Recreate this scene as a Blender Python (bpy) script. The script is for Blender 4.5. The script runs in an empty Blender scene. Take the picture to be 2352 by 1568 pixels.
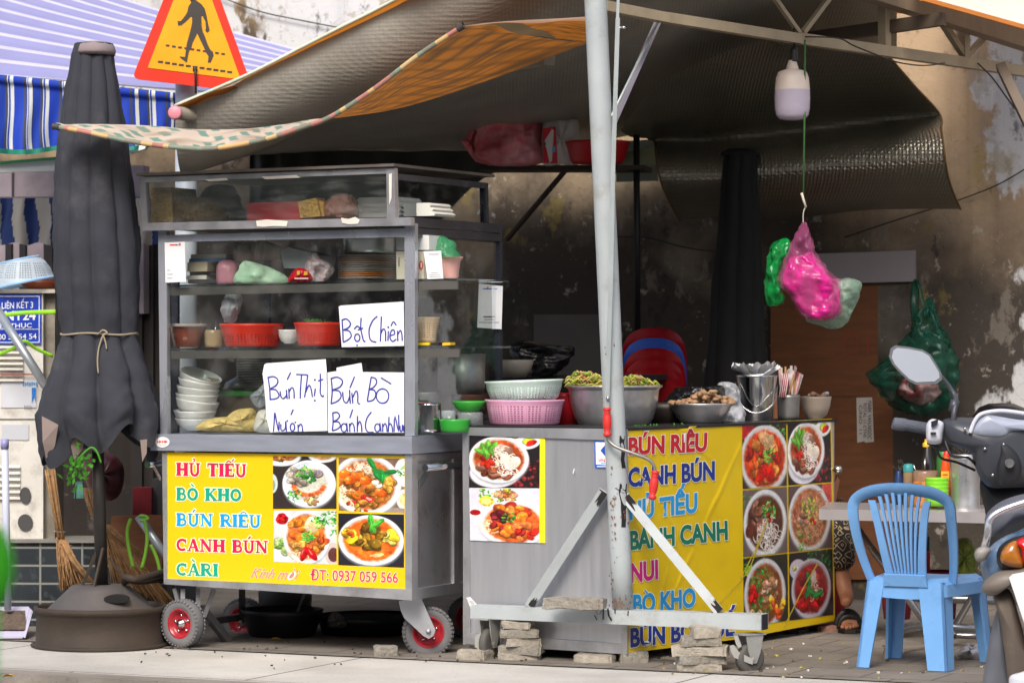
import bpy, bmesh, math, random
import numpy as np
from mathutils import Vector, Matrix, noise
R = math.radians
random.seed(7)
scene = bpy.context.scene
COL = scene.collection
# ---------------------------------------------------------------- camera, sky, sun, exposure
F = 7400.0; CX = 1176.0; CY = 784.0; EYE = 1.35      # the photograph measured on a 2352 x 1568 grid; metres from it
cam_d = bpy.data.cameras.new("camera"); cam = bpy.data.objects.new("camera", cam_d); COL.objects.link(cam)
cam.location = (0, 0, EYE); cam.rotation_euler = (R(90), 0, 0)
cam_d.sensor_width = 36.0; cam_d.lens = 36.0 * F / 2352.0
cam_d.clip_start = 0.1; cam_d.clip_end = 500
cam_d.dof.use_dof = True; cam_d.dof.focus_distance = 13.7; cam_d.dof.aperture_fstop = 4.0
scene.camera = cam
SUN_EL, SUN_AZ = 44.0, 194.0                           # azimuth clockwise from +Y: behind the camera, to its left
world = bpy.data.worlds.new("World"); scene.world = world; world.use_nodes = True
wn = world.node_tree; wn.nodes.clear()
wo = wn.nodes.new("ShaderNodeOutputWorld"); wb = wn.nodes.new("ShaderNodeBackground"); ws = wn.nodes.new("ShaderNodeTexSky")
ws.sky_type = 'NISHITA'; ws.sun_disc = False; ws.sun_elevation = R(SUN_EL); ws.sun_rotation = R(SUN_AZ)
ws.air_density = 1.0; ws.dust_density = 4.0; ws.ozone_density = 1.0
wb.inputs[1].default_value = 0.112
wn.links.new(ws.outputs[0], wb.inputs[0]); wn.links.new(wb.outputs[0], wo.inputs[0])
sun_d = bpy.data.lights.new("sun", 'SUN'); sun = bpy.data.objects.new("sun", sun_d); COL.objects.link(sun)
sun_d.energy = 1.5; sun_d.angle = R(22); sun_d.color = (1.0, 0.96, 0.9)
_d = Vector((math.sin(R(SUN_AZ)) * math.cos(R(SUN_EL)), math.cos(R(SUN_AZ)) * math.cos(R(SUN_EL)), math.sin(R(SUN_EL))))
sun.rotation_euler = _d.to_track_quat('Z', 'Y').to_euler(); sun.location = _d * 40
scene.view_settings.view_transform = 'Standard'; scene.view_settings.look = 'None'
scene.view_settings.exposure = 0.88; scene.view_settings.gamma = 1.0; scene.view_settings.use_curve_mapping = False

# ---------------------------------------------------------------- geometry helpers
def P(px, py, Y): return Vector(((px - CX) * Y / F, Y, EYE - (py - CY) * Y / F))
def G(px, py): Y = EYE * F / (py - CY); return P(px, py, Y)
class Plane:
    def __init__(s, a, b):
        s.a = Vector(a); d = Vector((b[0] - a[0], b[1] - a[1], 0)).normalized()
        s.u = d; s.n = Vector((-d.y, d.x, 0))
        if s.n.y < 0: s.n = -s.n
    def hit(s, px, py, off=0.0):
        d = Vector(((px - CX) / F, 1, -(py - CY) / F)); o = Vector((0, 0, EYE))
        a = s.a - s.n * off
        t = (a - o).dot(s.n) / d.dot(s.n)
        return o + d * t
    def Y(s, px, off=0.0): return s.hit(px, CY, off).y
    def back(s, d): p = Plane(s.a + s.n * d, s.a + s.n * d + s.u); return p
def PL(px0, Y0, px1, Y1): return Plane(P(px0, CY, Y0), P(px1, CY, Y1))
def FR(Y): return PL(0, Y, 2352, Y)
CS, SN = math.cos(R(25)), math.sin(R(25))
U = Vector((CS, -SN, 0)); V = Vector((SN, CS, 0))      # along the street, and away from it
def S(t, d, z=0.0): return U * t + V * d + Vector((0, 0, z))
WORLD = {}
def tag(o, label=None, cat=None, group=None, kind=None):
    if label: o['label'] = label
    if cat: o['category'] = cat
    if group: o['group'] = group
    if kind: o['kind'] = kind
    return o
def thing(name, label, cat, loc, group=None):
    o = bpy.data.objects.new(name, None); COL.objects.link(o); o.location = loc; o.empty_display_size = 0.1
    WORLD[o.name] = Vector(loc); return tag(o, label, cat, group)
def lin(c): return c / 12.92 if c <= 0.04045 else ((c + 0.055) / 1.055) ** 2.4
def hexc(h):
    h = h.lstrip('#'); h = h if len(h) == 6 else ''.join(c * 2 for c in h); return tuple(lin(int(h[i:i + 2], 16) / 255) for i in (0, 2, 4))
class MB:
    def __init__(s): s.v = []; s.f = []; s.c = []; s.sm = []; s.vc = None
    def add(s, vs, fs, col=None, smooth=False):
        b = len(s.v); s.v += [Vector(v) for v in vs]
        for f in fs: s.f.append([i + b for i in f]); s.c.append(col); s.sm.append(smooth)
        return s
    def poly(s, pts, col=None): return s.add(pts, [list(range(len(pts)))], col)
    def prism(s, pts, vec, col=None, smooth=False):
        n = len(pts); vec = Vector(vec); a = [Vector(p) for p in pts]
        fs = [list(range(n)), list(range(2 * n - 1, n - 1, -1))]
        s.add(a + [p + vec for p in a], fs, col)
        b = len(s.v) - 2 * n
        for i in range(n):
            j = (i + 1) % n; s.f.append([b + i, b + n + i, b + n + j, b + j]); s.c.append(col); s.sm.append(smooth)
        return s
    def slab(s, px, pl, depth, off=0.0, col=None): return s.prism([pl.hit(x, y, off) for x, y in px], pl.n * depth, col)
    def rect(s, x0, y0, x1, y1, pl, depth, off=0.0, col=None): return s.slab([(x0, y0), (x1, y0), (x1, y1), (x0, y1)], pl, depth, off, col)
    def sheet(s, px, pl, off=0.0, col=None): return s.poly([pl.hit(x, y, off) for x, y in px], col)
    def box(s, c, sx, sy, sz, yaw=0.0, col=None, jit=0.0):
        M = Matrix.Rotation(yaw, 3, 'Z'); c = Vector(c); vs = []
        for z in (-.5, .5):
            for x, y in ((-.5, -.5), (.5, -.5), (.5, .5), (-.5, .5)):
                j = Vector((random.uniform(-1, 1), random.uniform(-1, 1), random.uniform(-1, 1))) * jit
                vs.append(c + M @ Vector((x * sx, y * sy, z * sz)) + j)
        return s.add(vs, [(3, 2, 1, 0), (4, 5, 6, 7), (0, 1, 5, 4), (1, 2, 6, 5), (2, 3, 7, 6), (3, 0, 4, 7)], col)
    def tube(s, path, r, seg=10, cap=True, col=None, flat=1.0, up=None):
        path = [Vector(p) for p in path]; n = len(path)
        rs = list(r) if isinstance(r, (list, tuple)) else [r] * n
        vs = []; prev = None
        for i in range(n):
            t = (path[min(i + 1, n - 1)] - path[max(i - 1, 0)])
            t = t.normalized() if t.length > 1e-9 else Vector((0, 0, 1))
            if prev is None:
                h = Vector(up) if up else (Vector((0, 1, 0)) if abs(t.y) < 0.9 else Vector((1, 0, 0)))
                a = (h - t * h.dot(t)).normalized()
            else: a = (prev - t * prev.dot(t)).normalized()
            prev = a; b = t.cross(a)
            for k in range(seg):
                th = 2 * math.pi * k / seg
                vs.append(path[i] + (a * math.cos(th) * flat + b * math.sin(th)) * rs[i])
        fs = []
        for i in range(n - 1):
            for k in range(seg):
                k2 = (k + 1) % seg; fs.append((i * seg + k, i * seg + k2, (i + 1) * seg + k2, (i + 1) * seg + k))
        s.add(vs, fs, col, True)
        if cap:
            b = len(s.v) - n * seg
            s.f += [[b + k for k in range(seg - 1, -1, -1)], [b + (n - 1) * seg + k for k in range(seg)]]
            s.c += [col, col]; s.sm += [False, False]
        return s
    def beam(s, a, b, w, h, up=(0, 0, 1), col=None):
        a = Vector(a); b = Vector(b); t = (b - a).normalized(); up = Vector(up)
        x = t.cross(up).normalized(); y = x.cross(t).normalized()
        q = [a + x * (i * w / 2) + y * (j * h / 2) for i, j in ((-1, -1), (1, -1), (1, 1), (-1, 1))]
        return s.prism(q, b - a, col)
    def lathe(s, c, prof, seg=36, M=None, rf=None, col=None, cols=None):
        c = Vector(c); vs = []; n = len(prof)
        for i, (r, z) in enumerate(prof):
            for k in range(seg):
                th = 2 * math.pi * k / seg; q = r * (rf(th, i / (n - 1), z) if rf else 1.0)
                p = Vector((q * math.cos(th), q * math.sin(th), z))
                vs.append(c + (M @ p if M else p))
        for i in range(n - 1):
            fs = []
            for k in range(seg):
                k2 = (k + 1) % seg; fs.append((i * seg + k, i * seg + k2, (i + 1) * seg + k2, (i + 1) * seg + k))
            if i == 0: s.add(vs, [], col)
            b = len(s.v) - len(vs)
            for f in fs: s.f.append([j + b for j in f]); s.c.append(cols[i] if cols else col); s.sm.append(True)
        return s
    def turn(s, cx, Y, prof, seg=36, tilt=0.0, rf=None, cols=None, lean=0.0, col=None):
        """a lathe whose outline is given as (half width, y) on the photo grid, upright about the axis at cx, distance Y"""
        k = Y / F; y0 = prof[-1][1]
        M = Matrix.Rotation(tilt, 3, 'Y') @ Matrix.Rotation(lean, 3, 'X') if (tilt or lean) else None
        ym = sum(p[1] for p in prof) / len(prof)
        return s.lathe(P(cx, ym, Y), [(w * k, (ym - y) * k) for w, y in prof], seg, M, rf, col, cols)
    def grid(s, rows, col=None, smooth=True, colf=None):
        m = len(rows); n = len(rows[0]); vs = [v for r in rows for v in r]
        b = len(s.v); s.v += [Vector(v) for v in vs]
        for i in range(m - 1):
            for j in range(n - 1):
                s.f.append([b + i * n + j, b + i * n + j + 1, b + (i + 1) * n + j + 1, b + (i + 1) * n + j])
                s.c.append(colf(i, j) if colf else col); s.sm.append(smooth)
        return s
    def ball(s, c, rx, ry=None, rz=None, seg=16, jit=0.0, col=None, freq=3.0):
        ry = ry or rx; rz = rz or rx; c = Vector(c); rows = []
        n = seg // 2; o = Vector((random.random() * 50, random.random() * 50, 0))
        for i in range(n + 1):
            ph = math.pi * i / n; row = []
            for k in range(seg + 1):
                th = 2 * math.pi * (k % seg) / seg
                d = Vector((math.sin(ph) * math.cos(th), math.sin(ph) * math.sin(th), math.cos(ph)))
                q = 1 + jit * noise.noise(d * freq + o) if jit else 1
                row.append(c + Vector((d.x * rx, d.y * ry, d.z * rz)) * q)
            rows.append(row)
        return s.grid(rows, col)
    def pillow(s, px, Y, thick, rings=7, wob=0.0, col=None, back=1.0, lift=None, power=0.5):
        """a stuffed body whose silhouette is the given outline, at distance Y, bulging by thick towards the street and behind"""
        pts = smooth_poly(px, 4); n = len(pts)
        cx = sum(p[0] for p in pts) / n; cy = sum(p[1] for p in pts) / n
        o = random.random() * 100
        for sg in (-1, back):
            rows = []
            for i in range(rings + 1):
                t = i / rings; row = []
                for j in range(n + 1):
                    x, y = pts[j % n]; q = 1 - t
                    dep = sg * thick * (1 - q * q) ** power
                    if wob: dep += wob * (1 - q) ** 0.3 * noise.noise(Vector((x * .06, y * .06, o + sg)))
                    row.append(P(cx + (x - cx) * q, cy + (y - cy) * q, Y + dep))
                rows.append(row)
            s.grid(rows, col)
        return s
    def sack(s, px, Y, thick, wob=.02, nu=36, nv=40, col=None):
        """a hanging or slumped bag: lofted down its height so that the film creases run with the pull"""
        pts = smooth_poly(px, 5); ys = [p[1] for p in pts]; y0, y1 = min(ys), max(ys); rows = []; o = random.random() * 90
        for i in range(nv + 1):
            y = y0 + (y1 - y0) * min(.997, max(.003, i / nv)); xs = []
            for a, b in zip(pts, pts[1:] + pts[:1]):
                if (a[1] - y) * (b[1] - y) <= 0 and a[1] != b[1]: xs.append(a[0] + (b[0] - a[0]) * (y - a[1]) / (b[1] - a[1]))
            l, r = min(xs), max(xs); row = []; wmax = (max(p[0] for p in pts) - min(p[0] for p in pts)) / 2
            for j in range(nu + 1):
                th = 2 * math.pi * (j % nu) / nu; x = (l + r) / 2 - (r - l) / 2 * math.cos(th); d = -math.sin(th) * thick * ((r - l) / 2 / wmax) ** .7
                q = Vector((x * .035, y * .022, o + math.sin(th) * .8)); w = noise.noise(q * 1.2) + .5 * abs(noise.noise(q * 2.2)) + .3 * abs(noise.noise(Vector((x * .16, y * .03, o))))
                row.append(P(x, y, Y + d) + Vector((.25 * wob * noise.noise(q * 3), -w * wob * abs(math.sin(th)) ** .5, 0)))
            rows.append(row)
        return s.grid(rows, col)
    def ribbon(s, px, w, pl, off=0.001, col=None, closed=False):
        n = len(px); L = []; Rr = []
        for i in range(n):
            if closed: a = px[(i - 1) % n]; b = px[(i + 1) % n]
            else: a = px[max(i - 1, 0)]; b = px[min(i + 1, n - 1)]
            dx, dy = b[0] - a[0], b[1] - a[1]; l = math.hypot(dx, dy) or 1
            nx, ny = -dy / l * w / 2, dx / l * w / 2
            L.append((px[i][0] + nx, px[i][1] + ny)); Rr.append((px[i][0] - nx, px[i][1] - ny))
        m = n if closed else n - 1
        for i in range(m):
            j = (i + 1) % n; o = off + 0.00015 * (len(s.f) % 8)
            s.poly([pl.hit(*L[i], o), pl.hit(*Rr[i], o), pl.hit(*Rr[j], o), pl.hit(*L[j], o)], col)
        return s
    def mesh(s, name, org):
        me = bpy.data.meshes.new(name); me.from_pydata([v - org for v in s.v], [], s.f)
        me.polygons.foreach_set('use_smooth', s.sm)
        if s.vc is not None:
            at = me.attributes.new('Col', 'FLOAT_COLOR', 'POINT'); at.data.foreach_set('color', np.asarray(s.vc, dtype=np.float32).ravel())
        elif any(c is not None for c in s.c):
            at = me.attributes.new('Col', 'FLOAT_COLOR', 'CORNER'); arr = []
            for f, c in zip(s.f, s.c):
                c = hexc(c) if isinstance(c, str) else (c or (.5, .5, .5))
                arr += [*c, 1.0] * len(f)
            at.data.foreach_set('color', np.asarray(arr, dtype=np.float32))
        me.update(); return me
    def build(s, name, mat, parent=None, label=None, cat=None, group=None, kind=None, org=None, fix=True):
        lo = Vector([min(v[i] for v in s.v) for i in range(3)]); hi = Vector([max(v[i] for v in s.v) for i in range(3)])
        if org is None: org = Vector(((lo.x + hi.x) / 2, (lo.y + hi.y) / 2, lo.z))
        org = Vector(org); me = s.mesh(name, org)
        if fix and s.vc is None:
            bm = bmesh.new(); bm.from_mesh(me); bmesh.ops.recalc_face_normals(bm, faces=bm.faces); bm.to_mesh(me); bm.free()
        me.materials.append(mat); o = bpy.data.objects.new(name, me); COL.objects.link(o)
        o.location = org
        if parent is not None: o.parent = parent; o.location = org - WORLD[parent.name]
        WORLD[o.name] = org
        return tag(o, label, cat, group, kind)
def smooth_poly(px, sub=4, closed=True):
    n = len(px); out = []
    for i in range(n if closed else n - 1):
        p = [px[(i + k) % n] if closed else px[min(max(i + k, 0), n - 1)] for k in (-1, 0, 1, 2)]
        for k in range(sub):
            t = k / sub
            out.append(tuple(0.5 * (2 * p[1][d] + (p[2][d] - p[0][d]) * t + (2 * p[0][d] - 5 * p[1][d] + 4 * p[2][d] - p[3][d]) * t * t
                       + (3 * p[1][d] - p[0][d] - 3 * p[2][d] + p[3][d]) * t ** 3) for d in range(len(px[0]))))
    if not closed: out.append(tuple(px[-1]))
    return out
def path(pts, sub=6): return [P(*p) for p in smooth_poly(pts, sub, False)]
def dup(root, dloc, label=None, group=None, rot=None, name=None):
    r = root.copy(); COL.objects.link(r); r.location = root.location + Vector(dloc)
    if rot: r.rotation_euler = rot
    if label: r['label'] = label
    if group: r['group'] = group
    for ch in list(root.children):
        c = ch.copy(); COL.objects.link(c); c.parent = r
        for g in list(ch.children):
            d = g.copy(); COL.objects.link(d); d.parent = c
    return r
# ---------------------------------------------------------------- materials
MATS = {}
def nodes(name):
    m = bpy.data.materials.new(name); m.use_nodes = True; nt = m.node_tree; nt.nodes.clear()
    o = nt.nodes.new("ShaderNodeOutputMaterial"); return m, nt, o
def N(nt, t, **kw):
    n = nt.nodes.new(t)
    for k, v in kw.items():
        if k.startswith('i'): n.inputs[int(k[1:])].default_value = v
        else: setattr(n, k, v)
    return n
def mat(key, col=None, rough=0.5, metal=0.0, var=0.12, scale=6.0, bump=0.0, bscale=60.0, dirt=None, damt=0.35, dscale=4.0,
        clear=0.0, trans=0.0, seethru=0.0, attr=False, stretch=None, perf=None, spec=0.5):
    if key in MATS: return MATS[key]
    m, nt, out = nodes(key); L = nt.links.new
    b = N(nt, "ShaderNodeBsdfPrincipled"); b.inputs['Metallic'].default_value = metal
    b.inputs['Specular IOR Level'].default_value = spec
    tc = N(nt, "ShaderNodeTexCoord"); src = tc.outputs['Object']
    if stretch:
        mp = N(nt, "ShaderNodeMapping"); mp.inputs['Scale'].default_value = stretch; L(src, mp.inputs[0]); nsrc = mp.outputs[0]
    else: nsrc = src
    nz = N(nt, "ShaderNodeTexNoise"); nz.inputs['Scale'].default_value = scale; nz.inputs['Detail'].default_value = 6; L(nsrc, nz.inputs['Vector'])
    if attr: at = N(nt, "ShaderNodeAttribute", attribute_name='Col'); base = at.outputs['Color']
    else: rgb = N(nt, "ShaderNodeRGB"); rgb.outputs[0].default_value = (*hexc(col), 1); base = rgb.outputs[0]
    mr = N(nt, "ShaderNodeMapRange"); mr.inputs[1].default_value = .3; mr.inputs[2].default_value = .7
    mr.inputs[3].default_value = 1 - var; mr.inputs[4].default_value = 1 + var; L(nz.outputs[0], mr.inputs[0])
    mx = N(nt, "ShaderNodeVectorMath", operation='SCALE'); L(base, mx.inputs[0]); L(mr.outputs[0], mx.inputs['Scale'])
    c = mx.outputs[0]
    if dirt:
        n2 = N(nt, "ShaderNodeTexNoise"); n2.inputs['Scale'].default_value = dscale; n2.inputs['Detail'].default_value = 8; n2.inputs['Roughness'].default_value = .65; L(nsrc, n2.inputs['Vector'])
        r2 = N(nt, "ShaderNodeMapRange"); r2.inputs[1].default_value = .62 - damt * .35; r2.inputs[2].default_value = .75; r2.inputs[4].default_value = min(1, damt * 2); L(n2.outputs[0], r2.inputs[0])
        mm = N(nt, "ShaderNodeMix", data_type='RGBA'); L(r2.outputs[0], mm.inputs[0]); L(c, mm.inputs[6]); mm.inputs[7].default_value = (*hexc(dirt), 1); c = mm.outputs[2]
    L(c, b.inputs['Base Color'])
    rr = N(nt, "ShaderNodeMapRange"); rr.inputs[3].default_value = max(0.02, rough - .08); rr.inputs[4].default_value = min(1, rough + .1); L(nz.outputs[0], rr.inputs[0]); L(rr.outputs[0], b.inputs['Roughness'])
    if clear: b.inputs['Coat Weight'].default_value = clear; b.inputs['Coat Roughness'].default_value = .1
    if bump:
        n3 = N(nt, "ShaderNodeTexNoise"); n3.inputs['Scale'].default_value = bscale; n3.inputs['Detail'].default_value = 4; L(nsrc, n3.inputs['Vector'])
        bp = N(nt, "ShaderNodeBump"); bp.inputs['Strength'].default_value = bump; bp.inputs['Distance'].default_value = .01; L(n3.outputs[0], bp.inputs['Height']); L(bp.outputs[0], b.inputs['Normal'])
    sh = b.outputs[0]
    if trans:
        tr = N(nt, "ShaderNodeBsdfTranslucent"); L(c, tr.inputs[0]); ms = N(nt, "ShaderNodeMixShader"); ms.inputs[0].default_value = trans; L(sh, ms.inputs[1]); L(tr.outputs[0], ms.inputs[2]); sh = ms.outputs[0]
    if seethru:
        tp = N(nt, "ShaderNodeBsdfTransparent"); ms = N(nt, "ShaderNodeMixShader")
        r5 = N(nt, "ShaderNodeMapRange"); r5.inputs[1].default_value = .3; r5.inputs[2].default_value = .7; r5.inputs[3].default_value = max(0, seethru - .2); r5.inputs[4].default_value = min(.95, seethru + .2); L(nz.outputs[0], r5.inputs[0]); L(r5.outputs[0], ms.inputs[0])
        L(sh, ms.inputs[1]); L(tp.outputs[0], ms.inputs[2]); sh = ms.outputs[0]
    if perf:   # real holes round a basket wall: (number round, rows per metre, low z, high z)
        sx = N(nt, "ShaderNodeSeparateXYZ"); L(src, sx.inputs[0])
        an = N(nt, "ShaderNodeMath", operation='ARCTAN2'); L(sx.outputs[1], an.inputs[0]); L(sx.outputs[0], an.inputs[1])
        def mth(op, a, bb=None):
            q = N(nt, "ShaderNodeMath", operation=op)
            for i, v in enumerate((a, bb)):
                if v is None: continue
                if isinstance(v, (int, float)): q.inputs[i].default_value = v
                else: L(v, q.inputs[i])
            return q.outputs[0]
        s1 = mth('SINE', mth('MULTIPLY', an.outputs[0], perf[0])); s2 = mth('SINE', mth('MULTIPLY', sx.outputs[2], perf[1]))
        hole = mth('GREATER_THAN', mth('MULTIPLY', mth('GREATER_THAN', s1, -0.1), mth('GREATER_THAN', s2, -0.1)), .5)
        band = mth('MULTIPLY', mth('GREATER_THAN', sx.outputs[2], perf[2]), mth('LESS_THAN', sx.outputs[2], perf[3]))
        rib = mth('LESS_THAN', mth('COSINE', mth('MULTIPLY', an.outputs[0], 12)), 0.86)
        fac = mth('MULTIPLY', mth('MULTIPLY', hole, band), mth('MULTIPLY', rib, .75))
        tp = N(nt, "ShaderNodeBsdfTransparent"); ms = N(nt, "ShaderNodeMixShader"); L(fac, ms.inputs[0]); L(sh, ms.inputs[1]); L(tp.outputs[0], ms.inputs[2]); sh = ms.outputs[0]
    L(sh, out.inputs[0]); MATS[key] = m; return m
def glass(key, tint=(0.97, .985, .98), fac=0.09, rough=.02, ior=1.25):
    if key in MATS: return MATS[key]
    m, nt, out = nodes(key); L = nt.links.new
    t = N(nt, "ShaderNodeBsdfTransparent"); t.inputs[0].default_value = (*tint, 1)
    g = N(nt, "ShaderNodeBsdfGlossy"); g.inputs['Roughness'].default_value = rough; g.inputs[0].default_value = (.9, .95, 1, 1)
    fr = N(nt, "ShaderNodeFresnel"); fr.inputs[0].default_value = ior
    a = N(nt, "ShaderNodeMath", operation='ADD'); a.inputs[1].default_value = fac; L(fr.outputs[0], a.inputs[0])
    nz = N(nt, "ShaderNodeTexNoise"); nz.inputs['Scale'].default_value = 6
    d = N(nt, "ShaderNodeBsdfDiffuse"); d.inputs[0].default_value = (.6, .6, .58, 1)
    r = N(nt, "ShaderNodeMapRange"); r.inputs[1].default_value = .45; r.inputs[2].default_value = .8; r.inputs[4].default_value = .1; L(nz.outputs[0], r.inputs[0])
    ms = N(nt, "ShaderNodeMixShader"); L(a.outputs[0], ms.inputs[0]); L(t.outputs[0], ms.inputs[1]); L(g.outputs[0], ms.inputs[2])
    m2 = N(nt, "ShaderNodeMixShader"); L(r.outputs[0], m2.inputs[0]); L(ms.outputs[0], m2.inputs[1]); L(d.outputs[0], m2.inputs[2])
    L(m2.outputs[0], out.inputs[0]); MATS[key] = m; return m
def plastic(h, rough=.38, **k): return mat('plastic_' + h + str(sorted(k.items())), h, rough=rough, var=.08, **k)
STEEL = lambda: mat('brushed_steel', '#d0d0d2', rough=.28, metal=.85, var=.16, scale=5, dirt='#7d766c', damt=.25, dscale=7, bump=.25, bscale=5)
CHROME = lambda: mat('polished_steel', '#c8c8c8', rough=.16, metal=1.0, var=.08, scale=8)
DULL = lambda: mat('dull_steel', '#9a9894', rough=.45, metal=.85, var=.2, scale=9, dirt='#5f564b', damt=.4)
WHITEPAINT = lambda: mat('white_paint_worn', '#a9b0b2', rough=.42, var=.08, scale=7, dirt='#7a6a55', damt=.22, dscale=9, bump=.05)
DARKMETAL = lambda: mat('dark_metal', '#3a3836', rough=.5, metal=.5, var=.25, dirt='#5a4636', damt=.4)
PAPER = lambda: mat('white_paper', '#e8e8ea', rough=.8, var=.04, scale=4)
COLR = lambda: mat('printed_colour', rough=.6, var=.06, attr=True)
CLOTHC = lambda: mat('striped_cloth', rough=.75, var=.08, attr=True, bump=.1, bscale=200, trans=.25)
PRINT = lambda: mat('glossy_print', rough=.33, var=.04, attr=True, spec=.45)
# ---------------------------------------------------------------- lettering
def _font(body, offset=0.0, shear=0.0):
    cu = bpy.data.curves.new('lettering', 'FONT'); cu.body = body; cu.offset = offset; cu.resolution_u = 4; cu.shear = shear
    ob = bpy.data.objects.new('lettering', cu); COL.objects.link(ob)
    dg = bpy.context.evaluated_depsgraph_get(); me = bpy.data.meshes.new_from_object(ob.evaluated_get(dg))
    vs = [(v.co.x, v.co.y) for v in me.vertices]; fs = [list(p.vertices) for p in me.polygons]
    bpy.data.objects.remove(ob); bpy.data.curves.remove(cu); bpy.data.meshes.remove(me); return vs, fs
_cap = None
def text(mb, body, q, pl, off, col, weight=0.0, halo=None, hw=0.03, shear=0.0):
    """q = top-left, bottom-left, top-right, bottom-right of the capitals on the photo grid"""
    global _cap
    if _cap is None: _cap = max(v[1] for v in _font('H')[0])
    vs0, _ = _font(body, weight, shear); x0 = min(v[0] for v in vs0); x1 = max(v[0] for v in vs0)
    for w, c, o in ((weight + hw, halo, off), (weight, col, (lambda x, y: off(x, y) + .0007) if callable(off) else off + .0007)):
        if c is None: continue
        vs, fs = _font(body, w, shear); out = []
        for x, y in vs:
            u = (x - x0) / (x1 - x0); v = y / _cap
            a = [q[1][k] + (q[0][k] - q[1][k]) * v for k in (0, 1)]; b = [q[3][k] + (q[2][k] - q[3][k]) * v for k in (0, 1)]
            x_, y_ = a[0] + (b[0] - a[0]) * u, a[1] + (b[1] - a[1]) * u; out.append(pl.hit(x_, y_, o(x_, y_) if callable(o) else o))
        mb.add(out, fs, c)
def arc(cx, cy, rx, ry, a0, a1, n=14): return [(cx + rx * math.cos(R(a0 + (a1 - a0) * i / n)), cy + ry * math.sin(R(a0 + (a1 - a0) * i / n))) for i in range(n + 1)]
TK, TN = .31, .17
def _ser(x, y, w=.4): return ([(x - w / 2, y), (x + w / 2, y)], .1)
SLAB = {
 'I': (.46, [([(.23, 0), (.23, 1)], TK), _ser(.23, .05), _ser(.23, .95)]),
 'H': (1.0, [([(.22, 0), (.22, 1)], TK), ([(.78, 0), (.78, 1)], TK), ([(.22, .5), (.78, .5)], TN), _ser(.22, .05), _ser(.22, .95), _ser(.78, .05), _ser(.78, .95)]),
 'T': (.9, [([(.45, 0), (.45, 1)], TK), ([(.03, .93), (.87, .93)], TN), ([(.07, .95), (.07, .68)], .1), ([(.83, .95), (.83, .68)], .1), _ser(.45, .05)]),
 'U': (.96, [([(.22, 1), (.22, .35)] + arc(.48, .35, .26, .3, 180, 360) + [(.74, 1)], .2), _ser(.22, .95), _ser(.74, .95, .34)]),
 'E': (.82, [([(.22, 0), (.22, 1)], TK), ([(.03, .94), (.74, .94)], TN), ([(.22, .51), (.56, .51)], TN), ([(.03, .06), (.76, .06)], TN), ([(.7, .95), (.7, .72)], .1), ([(.73, .05), (.73, .3)], .1), ([(.55, .63), (.55, .39)], .08)]),
 'B': (.86, [([(.22, 0), (.22, 1)], TK), ([(.04, .94), (.45, .94)] + arc(.45, .73, .2, .21, 90, -90) + [(.22, .52)], .16), ([(.22, .52), (.48, .52)] + arc(.48, .29, .25, .23, 90, -90) + [(.04, .06)], .17)]),
 'O': (.94, [(arc(.47, .5, .33, .4, 0, 360, 24), .22)]),
 'C': (.86, [(arc(.48, .5, .34, .4, 48, 312, 22), .21), ([(.75, .95), (.75, .62)], .1)]),
 'K': (1.0, [([(.22, 0), (.22, 1)], TK), ([(.28, .42), (.78, .95)], .12), ([(.42, .55), (.84, .05)], .24), _ser(.22, .05), _ser(.22, .95), _ser(.82, .05, .36), _ser(.78, .95, .34)]),
 'N': (1.02, [([(.2, 0), (.2, 1)], .13), ([(.82, 0), (.82, 1)], .13), ([(.2, .96), (.82, .04)], .24), _ser(.2, .05, .34), _ser(.16, .95, .32), _ser(.82, .95, .34)]),
 'R': (.94, [([(.22, 0), (.22, 1)], TK), ([(.04, .94), (.48, .94)] + arc(.48, .73, .22, .21, 90, -90) + [(.22, .52)], .16), ([(.45, .52), (.8, .05)], .24), _ser(.22, .05), _ser(.82, .05, .26)]),
 'A': (.98, [([(.16, .03), (.48, .98)], .12), ([(.48, .98), (.8, .03)], .25), ([(.28, .33), (.66, .33)], .11), _ser(.15, .05, .3), _ser(.8, .05, .36)]),
 ' ': (.5, [])}
MARK = {'hook': [([(.4, 1.12), (.5, 1.2), (.44, 1.32), (.34, 1.28)], .1)], 'acute': [([(.42, 1.1), (.6, 1.32)], .12)], 'grave': [([(.56, 1.1), (.36, 1.32)], .12)],
        'hat': [([(.2, 1.08), (.42, 1.24), (.64, 1.08)], .1)], 'hatacute': [([(.15, 1.08), (.35, 1.22), (.55, 1.08)], .1), ([(.6, 1.16), (.76, 1.36)], .1)]}
def slab_text(mb, words, x0, yb0, x1, yb1, h, pl, off, col, halo):
    """words: list of (letter, mark); baseline from (x0,yb0) to (x1,yb1), capitals h tall"""
    tot = sum(SLAB[c][0] for c, _ in words); sx = (x1 - x0) / tot; cur = 0
    for wd, cc, oo in ((.12, halo, off), (0, col, off + .0013)):
        cur = 0
        for ch, mk in words:
            w, st = SLAB[ch]
            for pts, tk in st + (MARK[mk] if mk else []):
                q = []
                for a, b in pts:
                    X = x0 + (cur + a) * sx; q.append((X, yb0 + (yb1 - yb0) * (X - x0) / (x1 - x0) - b * h))
                if wd:   # longer ends for the pale surround
                    for e, f in ((0, 1), (-1, -2)):
                        dx, dy = q[e][0] - q[f][0], q[e][1] - q[f][1]; l = math.hypot(dx, dy) or 1
                        q[e] = (q[e][0] + dx / l * 2.2, q[e][1] + dy / l * 2.2)
                mb.ribbon(q, (tk + wd * 1.3) * h * (.95), pl, oo, cc)
            cur += w
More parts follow.
